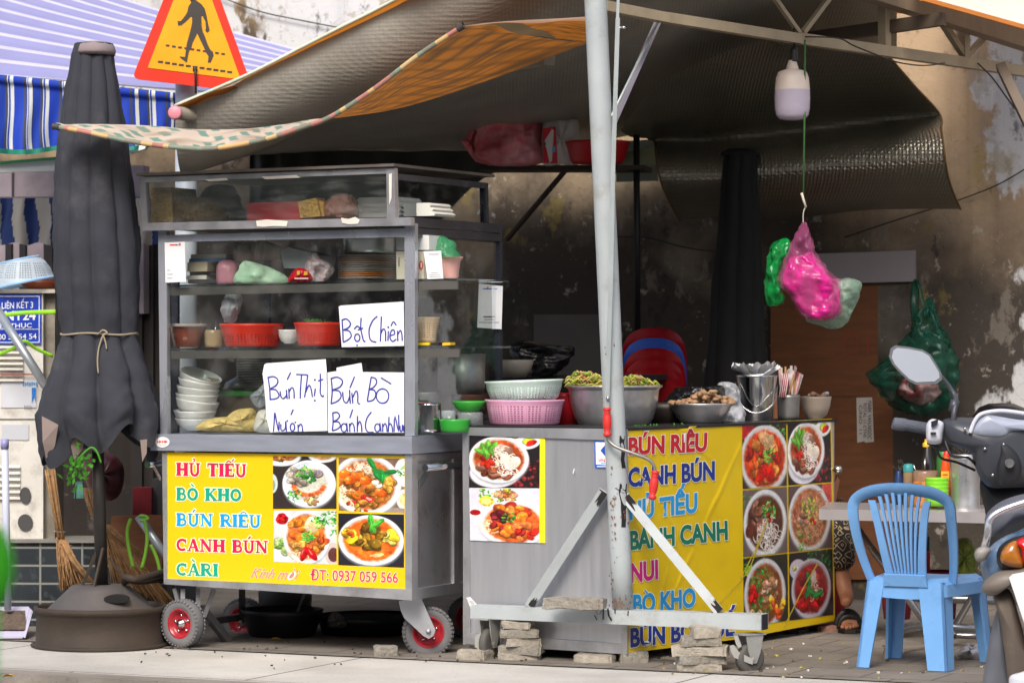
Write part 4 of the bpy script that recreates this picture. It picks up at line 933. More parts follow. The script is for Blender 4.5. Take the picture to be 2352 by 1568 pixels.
mb.beam(P(470, 1428, 14.3), P(560, 1415, 14.9), .03, .03); mb.beam(P(462, 1395, 14.3), P(525, 1472, 14.45), .032, .032); mb.beam(P(556, 1350, 14.7), P(556, 1420, 14.8), .03, .02); mb.beam(P(700, 1360, 14.9), P(664, 1455, 14.9), .012, .012)
mb.build('undercarriage', mat('grey_steel_tube', '#7d7d80', rough=.5, metal=.6, var=.2, dirt='#4f463c', damt=.4), cart)

# ---- glass case
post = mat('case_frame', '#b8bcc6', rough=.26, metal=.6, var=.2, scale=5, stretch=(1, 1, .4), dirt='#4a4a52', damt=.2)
mb = MB()
mb.slab([(363, 530), (382, 530), (384, 998), (368, 998)], FP1, .03, .0); mb.slab([(929, 513), (953, 513), (953, 1000), (930, 1000)], FP1, .03, .0)
mb.slab([(378, 540), (935, 524), (935, 544), (380, 556)], FP1, .03, .001)                      # reflecting strip under the upper box
mb.build('front_posts', post, cart)
mb = MB()
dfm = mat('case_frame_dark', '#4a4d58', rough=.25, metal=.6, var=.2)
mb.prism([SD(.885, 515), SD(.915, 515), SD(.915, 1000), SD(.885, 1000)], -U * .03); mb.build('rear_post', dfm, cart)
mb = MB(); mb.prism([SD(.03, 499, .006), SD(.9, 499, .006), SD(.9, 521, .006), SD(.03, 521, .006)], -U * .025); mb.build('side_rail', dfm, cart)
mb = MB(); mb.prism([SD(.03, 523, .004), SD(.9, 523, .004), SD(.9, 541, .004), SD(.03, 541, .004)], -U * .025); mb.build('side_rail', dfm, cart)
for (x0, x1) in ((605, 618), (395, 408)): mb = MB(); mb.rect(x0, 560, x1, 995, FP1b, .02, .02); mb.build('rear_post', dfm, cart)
# upper box, its front a hand's width proud
FU = FP1.back(-.05)
def UB(px, py, off=0.0): return FU.hit(px, py, off)
mb = MB()
mb.slab([(320, 408), (905, 386), (905, 398), (322, 420)], FU, .03); mb.slab([(332, 512), (945, 499), (945, 518), (334, 530)], FU, .03, .004)
mb.slab([(320, 420), (334, 419), (340, 530), (325, 531)], FU, .03, .002); mb.slab([(887, 387), (906, 386), (909, 512), (889, 512)], FU, .03, .006)
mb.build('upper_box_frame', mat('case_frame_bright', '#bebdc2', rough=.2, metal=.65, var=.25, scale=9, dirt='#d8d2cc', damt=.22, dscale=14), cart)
mb = MB(); a, b = UB(312, 404, .02), UB(905, 382, .02); z_ = Vector((0, 0, .012))
mb.prism([a, b, b + V * 1.0, a + V * 1.0], z_); mb.build('roof_sheet', mat('roof_tin', '#6a635c', rough=.55, metal=.2, var=.25, dirt='#3a342e'), cart)
mb = MB(); e = UB(906, 398); f = UB(909, 512)
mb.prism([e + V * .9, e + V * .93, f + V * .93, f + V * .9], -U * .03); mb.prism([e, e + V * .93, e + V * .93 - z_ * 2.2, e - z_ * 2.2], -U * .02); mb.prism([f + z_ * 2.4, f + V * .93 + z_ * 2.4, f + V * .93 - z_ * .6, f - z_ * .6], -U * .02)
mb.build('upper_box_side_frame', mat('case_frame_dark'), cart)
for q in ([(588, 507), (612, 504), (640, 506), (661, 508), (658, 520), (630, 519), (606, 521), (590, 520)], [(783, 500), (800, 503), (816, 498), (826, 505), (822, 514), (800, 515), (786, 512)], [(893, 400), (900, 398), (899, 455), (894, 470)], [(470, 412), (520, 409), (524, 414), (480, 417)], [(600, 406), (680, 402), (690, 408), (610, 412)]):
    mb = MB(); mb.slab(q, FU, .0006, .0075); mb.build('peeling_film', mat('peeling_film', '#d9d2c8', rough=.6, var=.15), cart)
gl = glass('case_glass', (.93, .96, .95), .06)
mb = MB(); mb.sheet([(384, 556), (929, 544), (930, 998), (384, 998)], FP1, -.012); mb.build('front_glass', gl, cart)
mb = MB(); mb.sheet([(334, 420), (888, 398), (889, 502), (338, 516)], FU, -.012); mb.build('upper_glass', glass('box_glass', (.9, .92, .94), .24), cart)
mb = MB(); mb.poly([SD(.04, 545, -.01), SD(.88, 545, -.01), SD(.88, 996, -.01), SD(.04, 996, -.01)]); mb.build('side_glass', glass('side_glass', (.96, .98, .97), .0, .02, 1.1), cart)
mb = MB(); mb.poly([e + V * .04 - U * .01, e + V * .9 - U * .01, f + V * .9 - U * .01, f + V * .04 - U * .01]); mb.build('upper_side_glass', glass('side_glass'), cart)
# floor of the upper box
mb = MB(); a, b = UB(334, 522, -.035), UB(905, 506, -.035); mb.prism([a, b, b + V * .88, a + V * .88], (0, 0, -.006)); mb.build('box_floor', mat('roof_tin'), cart)
# two glass shelves
def shelf(xl, yl, xr, yr, d0, d1, nm):
    mb = MB(); B = FP1.back(d0); a = B.hit(xl, yl); b = B.hit(xr, yr); z = min(a.z, b.z)
    mb.prism([a, b, b + V * (d1 - d0), a + V * (d1 - d0)], (0, 0, -.008)); mb.build('glass_shelf', glass('shelf_glass', (.9, .96, .94), .05), cart)
    mb = MB(); mb.prism([a + V * .004 - Vector((0, 0, .010)), b + V * .004 - Vector((0, 0, .010)), b + V * .004 - Vector((0, 0, .046)), a + V * .004 - Vector((0, 0, .046))], V * .012)
    mb.build('shelf_rail', mat('shelf_aluminium', '#6f6c66', rough=.4, metal=.6, var=.15), cart)
shelf(384, 655, 1050, 639, .03, .55, 'a'); shelf(386, 800, 1054, 795, .03, .55, 'b')
# ================================================================ what stands inside the case
def can(cx, d, prof, name, m, label, cat, tilt=0.0, seg=36, group=None, lean=0.0, rf=None):
    mb = MB(); mb.turn(cx, yc(cx, d), prof, seg, tilt, rf=rf, lean=lean); return mb.build(name, m, label=label, cat=cat, group=group)
def bowlprof(cx, yr, yb, hw, fw, wall=3): 
    h = yb - yr
    return [(hw - wall, yr + 2), (hw, yr), (hw + 1, yr + 1.5), (hw * .97, yr + h * .25), (hw * .86, yr + h * .6), (hw * .66, yr + h * .88), (fw, yb - 1), (fw, yb), (1, yb)]
def cup_in(hw, yr, yb, fw, wall=3):    # outside, lip, inside
    h = yb - yr
    return [(1, yb), (fw, yb), (fw, yb - 2), (hw * .72, yr + h * .8), (hw * .9, yr + h * .45), (hw * .98, yr + h * .1), (hw, yr), (hw - wall, yr), (hw * .86, yr + h * .45), (hw * .62, yr + h * .8), (1, yr + h * .86)]
def bagm(key, h, see=.35, **k): return mat('bag_' + key, h, rough=.25, var=.25, scale=14, bump=.9, bscale=28, seethru=see, trans=.2, **k)
white_china = mat('white_china', '#e4e4e2', rough=.22, var=.04, clear=.3)
# upper box
wk = mat('wicker', '#d8b066', rough=.7, var=.35, scale=60, bump=1.0, bscale=90, stretch=(1, 1, 2.2))
dwk = mat('dark_wicker', '#9a7c50', rough=.8, var=.4, scale=60, bump=1.0, bscale=90)
ub = FU.back(.12); Yu = lambda x, d=.12: FU.back(d).Y(x)
mb = MB(); mb.slab([(346, 432), (392, 430), (398, 512), (348, 514)], ub, .22); mb.build('wicker_basket', wk, label='tan wicker basket at the left end of the upper glass box', cat='basket')
mb = MB(); mb.sack([(398, 438), (430, 452), (470, 455), (505, 470), (520, 509), (398, 511)], Yu(450, .25), .12, wob=.02); mb.build('wicker_tray', dwk, label='dark slumped wicker tray beside the tan basket in the upper box', cat='basket')
mb = MB(); mb.sack([(455, 460), (480, 428), (515, 424), (540, 432), (556, 470), (562, 506), (462, 508)], Yu(510, .38), .1, wob=.03); mb.build('black_bundle', mat('black_bundle', '#5d5953', rough=.7, bump=.5), label='dark cloth bundle in the middle of the upper glass box', cat='bundle')
mb = MB(); mb.slab([(568, 466), (690, 462), (690, 504), (568, 507)], ub, .25); mb.build('red_tray', plastic('#d43a3c', .4), label='long red plastic tray in the upper glass box', cat='tray')
mb = MB(); mb.slab([(684, 463), (726, 454), (736, 497), (690, 501)], FU.back(.08), .08); mb.slab([(727, 460), (742, 462), (748, 496), (736, 497)], FU.back(.1), .05); mb.build('woven_box', mat('light_wicker', '#cda552', rough=.7, var=.3, scale=70, bump=1.0, bscale=110), label='small yellow woven box tilted in front of the red tray', cat='box')
mb = MB(); mb.sack([(742, 480), (760, 452), (790, 444), (815, 455), (822, 500), (750, 502)], Yu(780, .15), .1, wob=.05); mb.build('plastic_bag', bagm('pinkbrown', '#d09a88', .45), label='thin pinkish plastic bag beside the foam boxes in the upper box', cat='bag')
foam = mat('white_foam', '#d9d9d0', rough=.8, var=.03)
def foambox(x0, x1, y0, y1, d, label):
    m = (y0 + y1) / 2
    mb = MB(); mb.slab([(x0 + 6, y0), (x1 - 6, y0 - .02 * (x1 - x0)), (x1, m - .02 * (x1 - x0)), (x1 - 4, y1 - .02 * (x1 - x0)), (x0 + 4, y1), (x0, m)], FU.back(d), .2); mb.build('foam_box', foam, label=label, cat='food box', group='white foam boxes in the upper glass box')
for k in range(4): foambox(816 + k, 918 + k, 487 - 11 * k, 500 - 11 * k, .2, ['bottom', 'second', 'third', 'top'][k] + ' foam box of the white stack in the upper glass box')
for k in range(3): foambox(925 - k, 1000 - 5 * k, 487 - 10 * k, 497 - 10 * k, .22, ['bottom', 'middle', 'top'][k] + ' foam box of the low stack right of the upper box post')
# top shelf (floor line runs 653 at the left to 641 at the right)
sy = lambda x: 655 - 16 * (x - 384) / 666
for i, (x0, x1, h, c, lb) in enumerate(((432, 506, 9, '#2b2a30', 'lowest dark book of the pile behind the payment card'), (428, 474, 9, '#d8d4cc', 'thin pale notebook low in the book pile on the top shelf'), (436, 510, 9, '#26262c', 'black book in the middle of the pile on the top shelf'), (430, 476, 22, '#b9ac94', 'short beige box in the pile on the top shelf'), (434, 520, 8, '#4a6f9a', 'blue edged folder near the top of the pile'), (438, 520, 10, '#c9c3b8', 'pale box with red end lying on top of the book pile'))):
    y1 = 651 - (0, 9, 18, 27, 49, 57)[i]
    mb = MB(); mb.slab([(x0, y1 - h), (x1, y1 - h - 1), (x1, y1 - 1), (x0, y1)], FP1.back(.12 + .015 * (i % 3)), .16); mb.build('book' if i != 3 else 'small_box', plastic(c, .6), label=lb, cat='book' if i != 3 else 'box')
mb = MB(); mb.turn(523, yc(523, .14), [(1, 652), (25, 652), (27, 645), (26, 612), (20, 600), (8, 596), (1, 595)], 28, rf=lambda th, t, z: 1 + .03 * math.sin(5 * th)); mb.build('sugar_bag', bagm('pinksugar', '#d99aa8', .15), label='rounded pink filled plastic bag on the top shelf', cat='bag')
M90 = Matrix.Rotation(R(90), 3, 'X')
for k in range(8):
    c_ = P(560 + k * 10, 582 - k * .4, yc(600, .28)); mb = MB(); mb.lathe(c_, [(.03, -.03), (.044, .04), (.047, .045), (.044, .045), (.03, -.028)], 28, Matrix.Rotation(R(-90 + 8), 3, 'Y') )
    mb.build('paper_cup', mat('cup_white', '#c9c5bd', rough=.6, var=.05, trans=.2), label='nested white paper cup lying sideways on the top shelf', cat='cup', group='paper cups lying nested on the top shelf')
mb = MB(); mb.sack([(539, 651), (545, 622), (556, 602), (575, 600), (620, 614), (655, 632), (664, 648), (640, 652)], yc(600, .1), .07, wob=.03); mb.build('green_white_bag', bagm('palegreen', '#bfe3c4', .1), label='pale green and white plastic bag on the top shelf', cat='bag')
mb = MB(); mb.slab([(645, 574), (662, 568), (742, 588), (738, 618), (652, 616)], FP1.back(.2), .12); mb.build('white_box', plastic('#cfd2d6', .5), label='white box propped behind the red packet on the top shelf', cat='box')
mb = MB(); mb.pillow([(664, 648), (668, 630), (682, 616), (702, 618), (716, 634), (714, 646)], yc(690, .07), .035, wob=.02); o = mb.build('red_packet', mat('red_foil', '#c2182a', rough=.25, var=.15, bump=.5), label='small glossy red packet with yellow marks on the top shelf', cat='packet')
mb = MB(); pk = Plane(P(660, CY, yc(690, .07) - .045), P(720, CY, yc(690, .07) - .045)); mb.rect(682, 622, 688, 631, pk, .002, 0, '#e8c030'); mb.rect(698, 623, 706, 632, pk, .002, 0, '#e8b020'); mb.rect(676, 638, 708, 641, pk, .002, 0, '#f0d8d8'); mb.build('packet_print', COLR(), o)
mb = MB(); mb.sack([(704, 640), (702, 612), (708, 592), (724, 580), (740, 596), (760, 604), (764, 624), (748, 645), (722, 648)], yc(732, .16), .06, wob=.06); mb.build('candy_bag', mat('speckled_bag', '#cfc4c6', rough=.3, var=.5, scale=45, bump=1, bscale=30, dirt='#b0303a', damt=.35, dscale=40, seethru=.2), label='crumpled clear bag of red and white wrappers on the top shelf', cat='bag')
y0 = 641
for i in range(11):
    c = ['#d9893a', '#b9a99a', '#c9bfb4', '#a99a8c'][0 if i in (1, 2, 8) else 1 + i % 3]
    can(843, .3, [(45, 641 - i * 5), (66, 638.5 - i * 5), (67, 637 - i * 5), (64, 637.5 - i * 5), (44, 640 - i * 5)], 'plate', plastic(c, .3), ('orange rimmed plate' if i in (1, 2, 8) else 'grey rimmed plate') + ' in the stack under the steel pot on the top shelf', 'plate', group='plates stacked under the steel pot')
can(850, .3, [(1, 585), (56, 584), (60, 578), (62, 545), (62, 540), (60, 541)], 'steel_pot', STEEL(), 'steel pot standing on the stack of plates on the top shelf', 'pot')
mb = MB(); mb.slab([(908, 538), (985, 540), (986, 574), (911, 574)], FP1.back(.1), .12); mb.build('white_carton', plastic('#d9d9d6', .6), label='white carton standing on the cream carton behind the right post', cat='carton')
mb = MB(); mb.slab([(910, 577), (973, 577), (973, 640), (911, 641)], FP1.back(.09), .14); cr = mb.build('cream_carton', plastic('#cdc6b0', .7), label='cream carton with red emblem behind the right corner post', cat='carton')
mb = MB(); pk = FP1.back(.088); mb.slab(arc(967, 609, 5, 10, 0, 360, 14)[:-1], pk, .001, .001, '#c8303c'); mb.slab([(966, 603), (969, 603), (969, 615), (966, 615)], pk, .001, .003, '#e8dcc8'); mb.rect(915, 590, 917, 612, pk, .001, .002, '#555'); mb.build('carton_print', COLR(), cr)
bk = lambda key, h, hi: mat('basket_' + key, h, rough=.4, var=.06, perf=(46, 620, .012, hi))
can(1029, .22, [(1, 641), (22, 641), (24, 636), (29, 600), (34, 594), (35, 590), (32, 590), (27, 600), (22, 634)], 'pink_basket', plastic('#d9a39a', .4), 'small pink plastic tub at the right end of the top shelf', 'tub')
mb = MB(); mb.sack([(996, 592), (1000, 560), (1012, 542), (1030, 548), (1048, 560), (1050, 574), (1058, 592)], yc(1028, .22), .07, wob=.03); mb.build('green_bag', bagm('green', '#4aa874', .4), label='green plastic bag heaped on the pink tub on the top shelf', cat='bag')
can(1020, .3, [(1, 640), (30, 640), (36, 632), (34, 633)], 'small_dish', white_china, 'pale dish under the pink tub on the top shelf', 'dish')
# middle shelf (floor line 799 to 796)
can(430, .16, [(1, 797), (32, 797), (36, 770), (42, 750), (46, 748), (45, 745), (40, 746), (34, 768)], 'sauce_tub', mat('brown_tub', '#8a4636', rough=.3, var=.15, clear=.4), 'clear lidded tub of dark red sauce on the middle shelf', 'tub')
can(430, .16, [(46, 750), (47, 746), (44, 743), (1, 743)], 'tub_lid', mat('tub_lid', '#b9b4ac', rough=.3, seethru=.3), 'clear lid on the dark red sauce tub', 'lid')
can(491, .18, [(1, 797), (20, 797), (21, 790), (21, 762), (19, 757), (17, 757)], 'spice_jar', mat('spice_jar', '#a08a6c', rough=.2, clear=.6, var=.25), 'glass jar of beige spice with a spoon on the middle shelf', 'jar')
mb = MB(); mb.tube([P(492, 775, yc(491, .18)), P(498, 734, yc(491, .2))], .0035, 6); mb.build('teaspoon', CHROME(), label='teaspoon standing in the jar of beige spice', cat='spoon')
red = mat('basket_red', '#e0321c', rough=.35, var=.05, perf=(50, 620, .012, .055))
rb = can(578, .16, [(1, 796), (58, 796), (62, 790), (69, 760), (73, 750), (75, 745), (72, 743), (67, 748), (60, 780), (1, 792)], 'red_basket', red, 'larger red plastic sieve basket on the middle shelf', 'basket')
rb2 = can(733, .16, [(1, 794), (46, 794), (49, 788), (54, 758), (57, 747), (59, 742), (56, 740), (52, 746), (46, 778), (1, 790)], 'red_basket', red, 'smaller red sieve basket of green leaves behind the upper handwritten card', 'basket')
can(664, .2, cup_in(27, 757, 789, 12), 'white_bowl', white_china, 'small white bowl between the two red baskets', 'bowl')
mb = MB(); rg = random.Random(9)
for i in range(60):
    x = 722 + rg.gauss(0, 12); mb.tube(path([(x, 746, yc(722, .16)), (x + rg.uniform(-4, 4), 738, yc(722, .16) + rg.uniform(-.03, .03)), (x + rg.uniform(-9, 9), 732 + rg.uniform(0, 9), yc(722, .15))], 2), .0022, 4)
mb.build('chopped_greens', mat('herb_green'), label='chopped green herbs heaped in the smaller red basket', cat='herbs')
mb = MB(); mb.sack([(522, 674), (540, 672), (555, 676), (556, 700), (545, 725), (535, 742), (516, 738), (508, 712), (512, 690)], yc(532, .12), .035, wob=.04); mb.build('clear_bag', bagm('clear', '#c9cdd4', .45), label='clear plastic bag hanging above the larger red basket', cat='bag')
can(978, .2, [(1, 786), (22, 786), (24, 780), (29, 745), (31, 732), (32, 728), (29, 728), (24, 760), (20, 782)], 'beige_basket', mat('basket_beige', '#cdb79a', rough=.45, perf=(40, 640, .02, .09)), 'beige plastic sieve basket right of the corner post', 'basket')
for (x, w, c, lb) in ((972, 14, '#e8c21c', 'yellow packet lying on the right end of the middle shelf'), (998, 9, '#2a2622', 'small dark packet between two yellow ones on the middle shelf'), (1025, 9, '#e0b018', 'small yellow packet at the far right of the middle shelf')):
    mb = MB(); mb.slab([(x - w, 787), (x + w, 786), (x + w, 792), (x - w, 793)], FP1.back(.1), .05); mb.build('packet', plastic(c), label=lb, cat='packet')
# case floor (at 990)
Ybw = yc(452, .2)
specs = [(451, 959, 987, 49, 0, 'bottom white bowl of the leaning stack'), (448, 942, 972, 50, 1, 'second white bowl from the bottom of the leaning stack'), (451, 918, 958, 51, 8, 'third white bowl, tipped to the right in the stack'), (452, 904, 940, 50, 3, 'fourth white bowl, level in the leaning stack'), (453, 889, 922, 50, 7, 'fifth white bowl of the leaning stack'), (455, 874, 905, 50, 11, 'sixth white bowl near the top of the leaning stack'), (457, 858, 892, 50, 17, 'top bowl of the leaning stack showing its beige inside')]
for (cx, yr, yb, hw, tl, lb) in specs:
    mb = MB(); mb.turn(cx, Ybw, cup_in(hw, yr, yb, 24, 3), 44, R(tl), lean=R(13 if tl == 17 else 3)); o = mb.build('bowl', white_china, label=lb, cat='bowl', group='white bowls stacked at the left of the case')
    if tl == 17:
        mb = MB(); mb.turn(cx, Ybw, [(hw * .975, yr + 3.2), (hw * .93, yr + 4), (hw * .84, yr + 16), (hw * .6, yr + 27), (1, yr + 28.5)], 44, R(tl), lean=R(13)); i_ = mb.build('bowl_inside', mat('beige_glaze', '#a38b72', rough=.35), o)
for i in range(13):
    can(585, .5, [(30, 902 - i * 6), (42, 899.5 - i * 6), (42.5, 898 - i * 6), (30, 901 - i * 6)], 'plate', plastic('#8f8b84', .35), 'plain grey plate in the tall stack behind the noodle bags', 'plate', group='grey plates stacked at the back of the case')
mb = MB(); mb.slab([(505, 898), (596, 898), (596, 908), (505, 909)], FP1.back(.35), .2); mb.build('green_tray', plastic('#3f8a3c'), label='green edged tray behind the noodle bags in the case', cat='tray')
mb = MB(); mb.slab([(505, 909), (600, 908), (600, 990), (505, 990)], FP1.back(.37), .2); mb.build('tin_box', mat('tin_box', '#7a6a58', rough=.5, metal=.3), label='brownish tin under the green tray in the case', cat='tin')
nd = mat('dried_noodles', '#dcc27a', rough=.6, var=.3, scale=30, bump=1.0, bscale=70)
for (q, d_, lb) in (([(455, 988), (462, 970), (490, 960), (525, 957), (552, 964), (568, 980), (562, 990)], .08, 'long flat bag of yellow noodles at the front of the case'), ([(520, 962), (535, 945), (560, 938), (586, 942), (592, 985), (560, 990), (540, 975)], .13, 'rounded bag of yellow noodles behind the long one')):
    mb = MB(); mb.pillow(q, yc(q[0][0] + 40, d_), .06, wob=.02); mb.build('noodle_bag', nd, label=lb, cat='noodles')
mb = MB(); mb.pillow([(585, 990), (588, 955), (600, 940), (620, 945), (640, 990)], yc(610, .1), .05, wob=.02); mb.build('rice_bag', plastic('#ddd9cc', .5), label='white bag half hidden behind the handwritten card in the case', cat='bag')
mb = MB(); mb.pillow([(574, 910), (592, 895), (608, 880), (618, 905), (608, 930), (590, 935)], yc(600, .07), .02, wob=.03); mb.build('clear_wrap', bagm('wrap', '#b9c4cc', .5), label='scrap of clear plastic wrap beside the torn handwritten card', cat='wrap')
mb = MB(); mb.turn(548, yc(548, .45), [(1, 895), (36, 893), (30, 878), (10, 868), (3, 864), (2, 820), (1, 818)], 30); mb.build('ladle', DULL(), label='dark ladle standing upside down at the back of the case', cat='ladle')
# seen through the side glass
can(985, .2, [(1, 992), (27, 992), (28, 985), (28, 930), (28, 926), (26, 926)], 'steel_tumbler', CHROME(), 'tall steel tumbler behind the right side glass', 'tumbler')
can(962, .26, [(1, 970), (24, 970), (26, 930), (28, 922), (26, 922)], 'pink_tub', plastic('#c47a86'), 'pink tub behind the steel tumbler', 'tub')
can(1030, .22, [(1, 970), (16, 970), (17, 945), (16, 942)], 'clear_glass', mat('glass_cup', '#b9c2c4', rough=.1, seethru=.6, clear=.5), 'clear drinking glass beside the steel tumbler', 'glass')
can(1045, .2, [(1, 992), (30, 992), (33, 985), (36, 966), (36, 962), (33, 963)], 'green_bowl', plastic('#2f9a34', .35), 'bright green plastic bowl behind the side glass', 'bowl')
can(1077, .3, [(1, 946), (20, 946), (30, 938), (38, 924), (38, 920), (35, 922)], 'green_colander', plastic('#3fa83e', .35), 'green dish standing on the clear jar behind the side glass', 'dish')
can(1080, .3, [(1, 990), (30, 990), (30, 950), (28, 946), (1, 946)], 'clear_jar', mat('glass_cup'), 'clear jar under the green dish behind the side glass', 'jar')
can(1060, .6, [(1, 905), (50, 905), (54, 890), (55, 812), (52, 812)], 'cooking_pot', DULL(), 'dull metal cooking pot deep in the case under the shelf', 'pot')
can(985, .62, [(1, 990), (48, 990), (52, 905), (50, 900)], 'cooking_pot', DULL(), 'wide dull pot deep in the right side of the case', 'pot')

# ---- cards on the glass
def card(q, off, label, d=0.0, pl=None, parts=None, name='paper_card', m=None):
    mb = MB(); pl = pl or FP1; mb.slab(q, pl, .0015, off); return mb.build(name, m or PAPER(), label=label, cat='card')
ink = lambda: mat('blue_marker', '#2a2f96', rough=.6, var=.1)
T = lambda L_, c, r: [(588 * c + x / 4.0, 392.2 * r + y / 4.0) for x, y in L_]
def write(card_, strokes, c, r, w, off, pl=None):
    mb = MB()
    for s in strokes:
      if s == 'next': mb.build('handwriting', ink(), card_); mb = MB(); continue
      mb.ribbon(smooth_poly(T(s, c, r), 3, False) if len(s) > 2 else T(s, c, r), w, pl or FP1, off)
    mb.build('handwriting', ink(), card_)
E = lambda cx, cy, rx, ry: arc(cx, cy, rx, ry, 0, 360, 12)
c_ = card([(778, 704), (783, 701.5), (927, 692.5), (928, 794), (785, 797), (782, 760)], .008, 'white card handwritten in blue above the others, in front of the middle shelf')
write(c_, [[(790, 1365), (797, 1470), (800, 1568)], [(786, 1372), (830, 1360), (868, 1400), (848, 1440), (803, 1462), (852, 1468), (876, 1512), (850, 1548), (800, 1574)], E(930, 1532, 24, 34), [(902, 1455), (930, 1425), (958, 1452)], E(928, 1602, 2, 2),
  [(966, 1350), (961, 1440), (975, 1510), (988, 1560), (1006, 1566)], [(935, 1462), (985, 1445)], [(1115, 1335), (1072, 1375), (1040, 1450), (1042, 1525), (1062, 1562), (1105, 1572)], [(1152, 1338), (1142, 1568)], [(1142, 1505), (1168, 1452), (1188, 1475), (1190, 1565)], [(1216, 1470), (1212, 1562)], E(1215, 1436, 3, 3),
  [(1230, 1512), (1272, 1500), (1266, 1462), (1242, 1470), (1230, 1530), (1255, 1566), (1288, 1545)], [(1240, 1425), (1262, 1385), (1288, 1418)], [(1300, 1468), (1302, 1562)], [(1302, 1505), (1326, 1464), (1340, 1500), (1343, 1562)]], 1, 1, 3.0, .0095)
c_ = card([(607, 837), (612, 834), (748, 824.5), (750, 850), (752, 989), (620, 992), (612, 960), (610, 925), (606, 880), (603, 858)], .009, 'torn white card handwritten in blue, left of the two lower cards')
write(c_, [[(110, 325), (125, 430), (130, 530)], [(105, 330), (160, 320), (200, 350), (185, 400), (128, 435), (180, 440), (212, 490), (190, 520), (125, 530)], [(222, 455), (228, 500), (250, 522), (280, 490), (278, 440), (286, 525)], [(286, 348), (318, 282)], [(300, 430), (305, 525)], [(303, 460), (330, 420), (348, 450), (350, 520)],
  [(368, 300), (475, 305)], [(418, 303), (408, 440), (406, 522)], [(475, 305), (460, 420), (445, 510)], [(452, 470), (485, 400), (505, 430), (518, 508)], [(545, 430), (535, 500)], E(541, 350, 3, 3), E(540, 540, 3, 3), [(590, 290), (592, 400), (590, 470), (610, 505), (622, 490)], [(568, 360), (618, 345)],
  'next', [(160, 825), (168, 720), (172, 650), (190, 740), (208, 822), (212, 735)], [(228, 755), (232, 815), (268, 800), (272, 730), (280, 825)], [(282, 735), (292, 720)], [(320, 672), (342, 620)], E(335, 785, 20, 35), [(355, 745), (368, 735)], [(385, 760), (388, 822)], [(388, 785), (410, 755), (425, 780), (428, 825)]], 1, 2, 3.0, .0105)
c_ = card([(752, 855), (773, 852), (773, 844), (830, 833), (833, 854), (928, 855), (928, 993), (754, 993)], .0105, 'white card handwritten in blue with a taped tab, right of the torn one')
write(c_, [[(690, 335), (700, 450), (690, 565)], [(685, 340), (745, 325), (795, 360), (770, 415), (700, 445), (760, 450), (782, 500), (750, 545), (685, 570)], [(795, 460), (805, 540), (835, 560), (860, 500), (858, 440), (866, 570)], [(862, 425), (905, 320)], [(880, 470), (890, 568)], [(890, 510), (920, 450), (935, 490), (935, 560), (958, 572)],
  [(1058, 325), (1040, 430), (1022, 545)], [(1055, 325), (1100, 340), (1105, 385), (1070, 425), (1040, 435), (1085, 445), (1100, 490), (1075, 535), (1022, 548)], E(1162, 498, 58, 66), [(1148, 330), (1242, 388)],
  'next', [(705, 650), (708, 740), (700, 815)], [(700, 655), (745, 648), (768, 680), (745, 715), (706, 735), (755, 735), (775, 770), (750, 800), (700, 818)], E(808, 790, 26, 38), [(832, 745), (842, 828)], [(862, 700), (888, 620)], [(858, 750), (862, 828)], [(860, 780), (880, 745), (900, 775), (905, 828)], [(932, 680), (930, 828)], [(930, 780), (952, 730), (968, 770), (972, 828)],
  [(1060, 645), (1020, 700), (1005, 780), (1030, 830), (1080, 828)], E(1115, 790, 24, 36), [(1138, 745), (1148, 828)], [(1162, 750), (1165, 828)], [(1165, 785), (1185, 750), (1200, 780), (1204, 828)], [(1222, 690), (1215, 828)], [(1215, 785), (1232, 750), (1250, 780), (1254, 828)],
  [(1268, 828), (1275, 680), (1310, 825), (1310, 670)], [(1322, 770), (1325, 820), (1342, 815), (1345, 760)], [(1356, 770), (1356, 825)]], 1, 2, 3.0, .012)
# payment cards: the code itself is left out
def paycard(q, pl, off, lab, lines):
    c_ = card(q, off, lab, pl=pl); mb = MB()
    for (x0, y0, x1, y1, c) in lines: mb.rect(x0, y0, x1, y1, pl, .0006, off + .0014, c)
    mb.build('small_print', COLR(), c_)
paycard([(378, 557), (424, 555), (427, 647), (380, 649)], FP1, .004, 'white payment card at the top left corner of the glass case', [(390, 561, 401, 564, '#d8434a'), (402, 561, 408, 564, '#55565a'), (410, 559, 415, 564, '#d8434a'), (384, 620, 391, 621.4, '#888'), (384, 629, 397, 630.4, '#888'), (384, 638, 396, 639.4, '#888')])
paycard([(973, 577), (1013, 576), (1018, 639), (982, 641)], FP1.back(.06), .0, 'small curled white payment card inside the case beside the cream carton', [(984, 583, 1008, 584.5, '#888'), (990, 626, 1006, 627.2, '#999'), (986, 631, 1011, 632.2, '#999'), (986, 635, 1013, 636.2, '#999')])
rp = PL(1090, 14.56, 1160, 14.57)
paycard([(1100, 651), (1155, 657), (1152, 756), (1096, 752)], rp, .03, 'white payment card hanging on the right rear post of the case', [(1109, 662, 1130, 664.5, '#4a62a8'), (1132, 662, 1142, 664.5, '#8fa2c8'), (1119, 658, 1122, 662, '#c8603c'), (1110, 726, 1137, 728.5, '#333'), (1112, 733, 1136, 734.6, '#888'), (1100, 739.5, 1146, 741, '#888')])
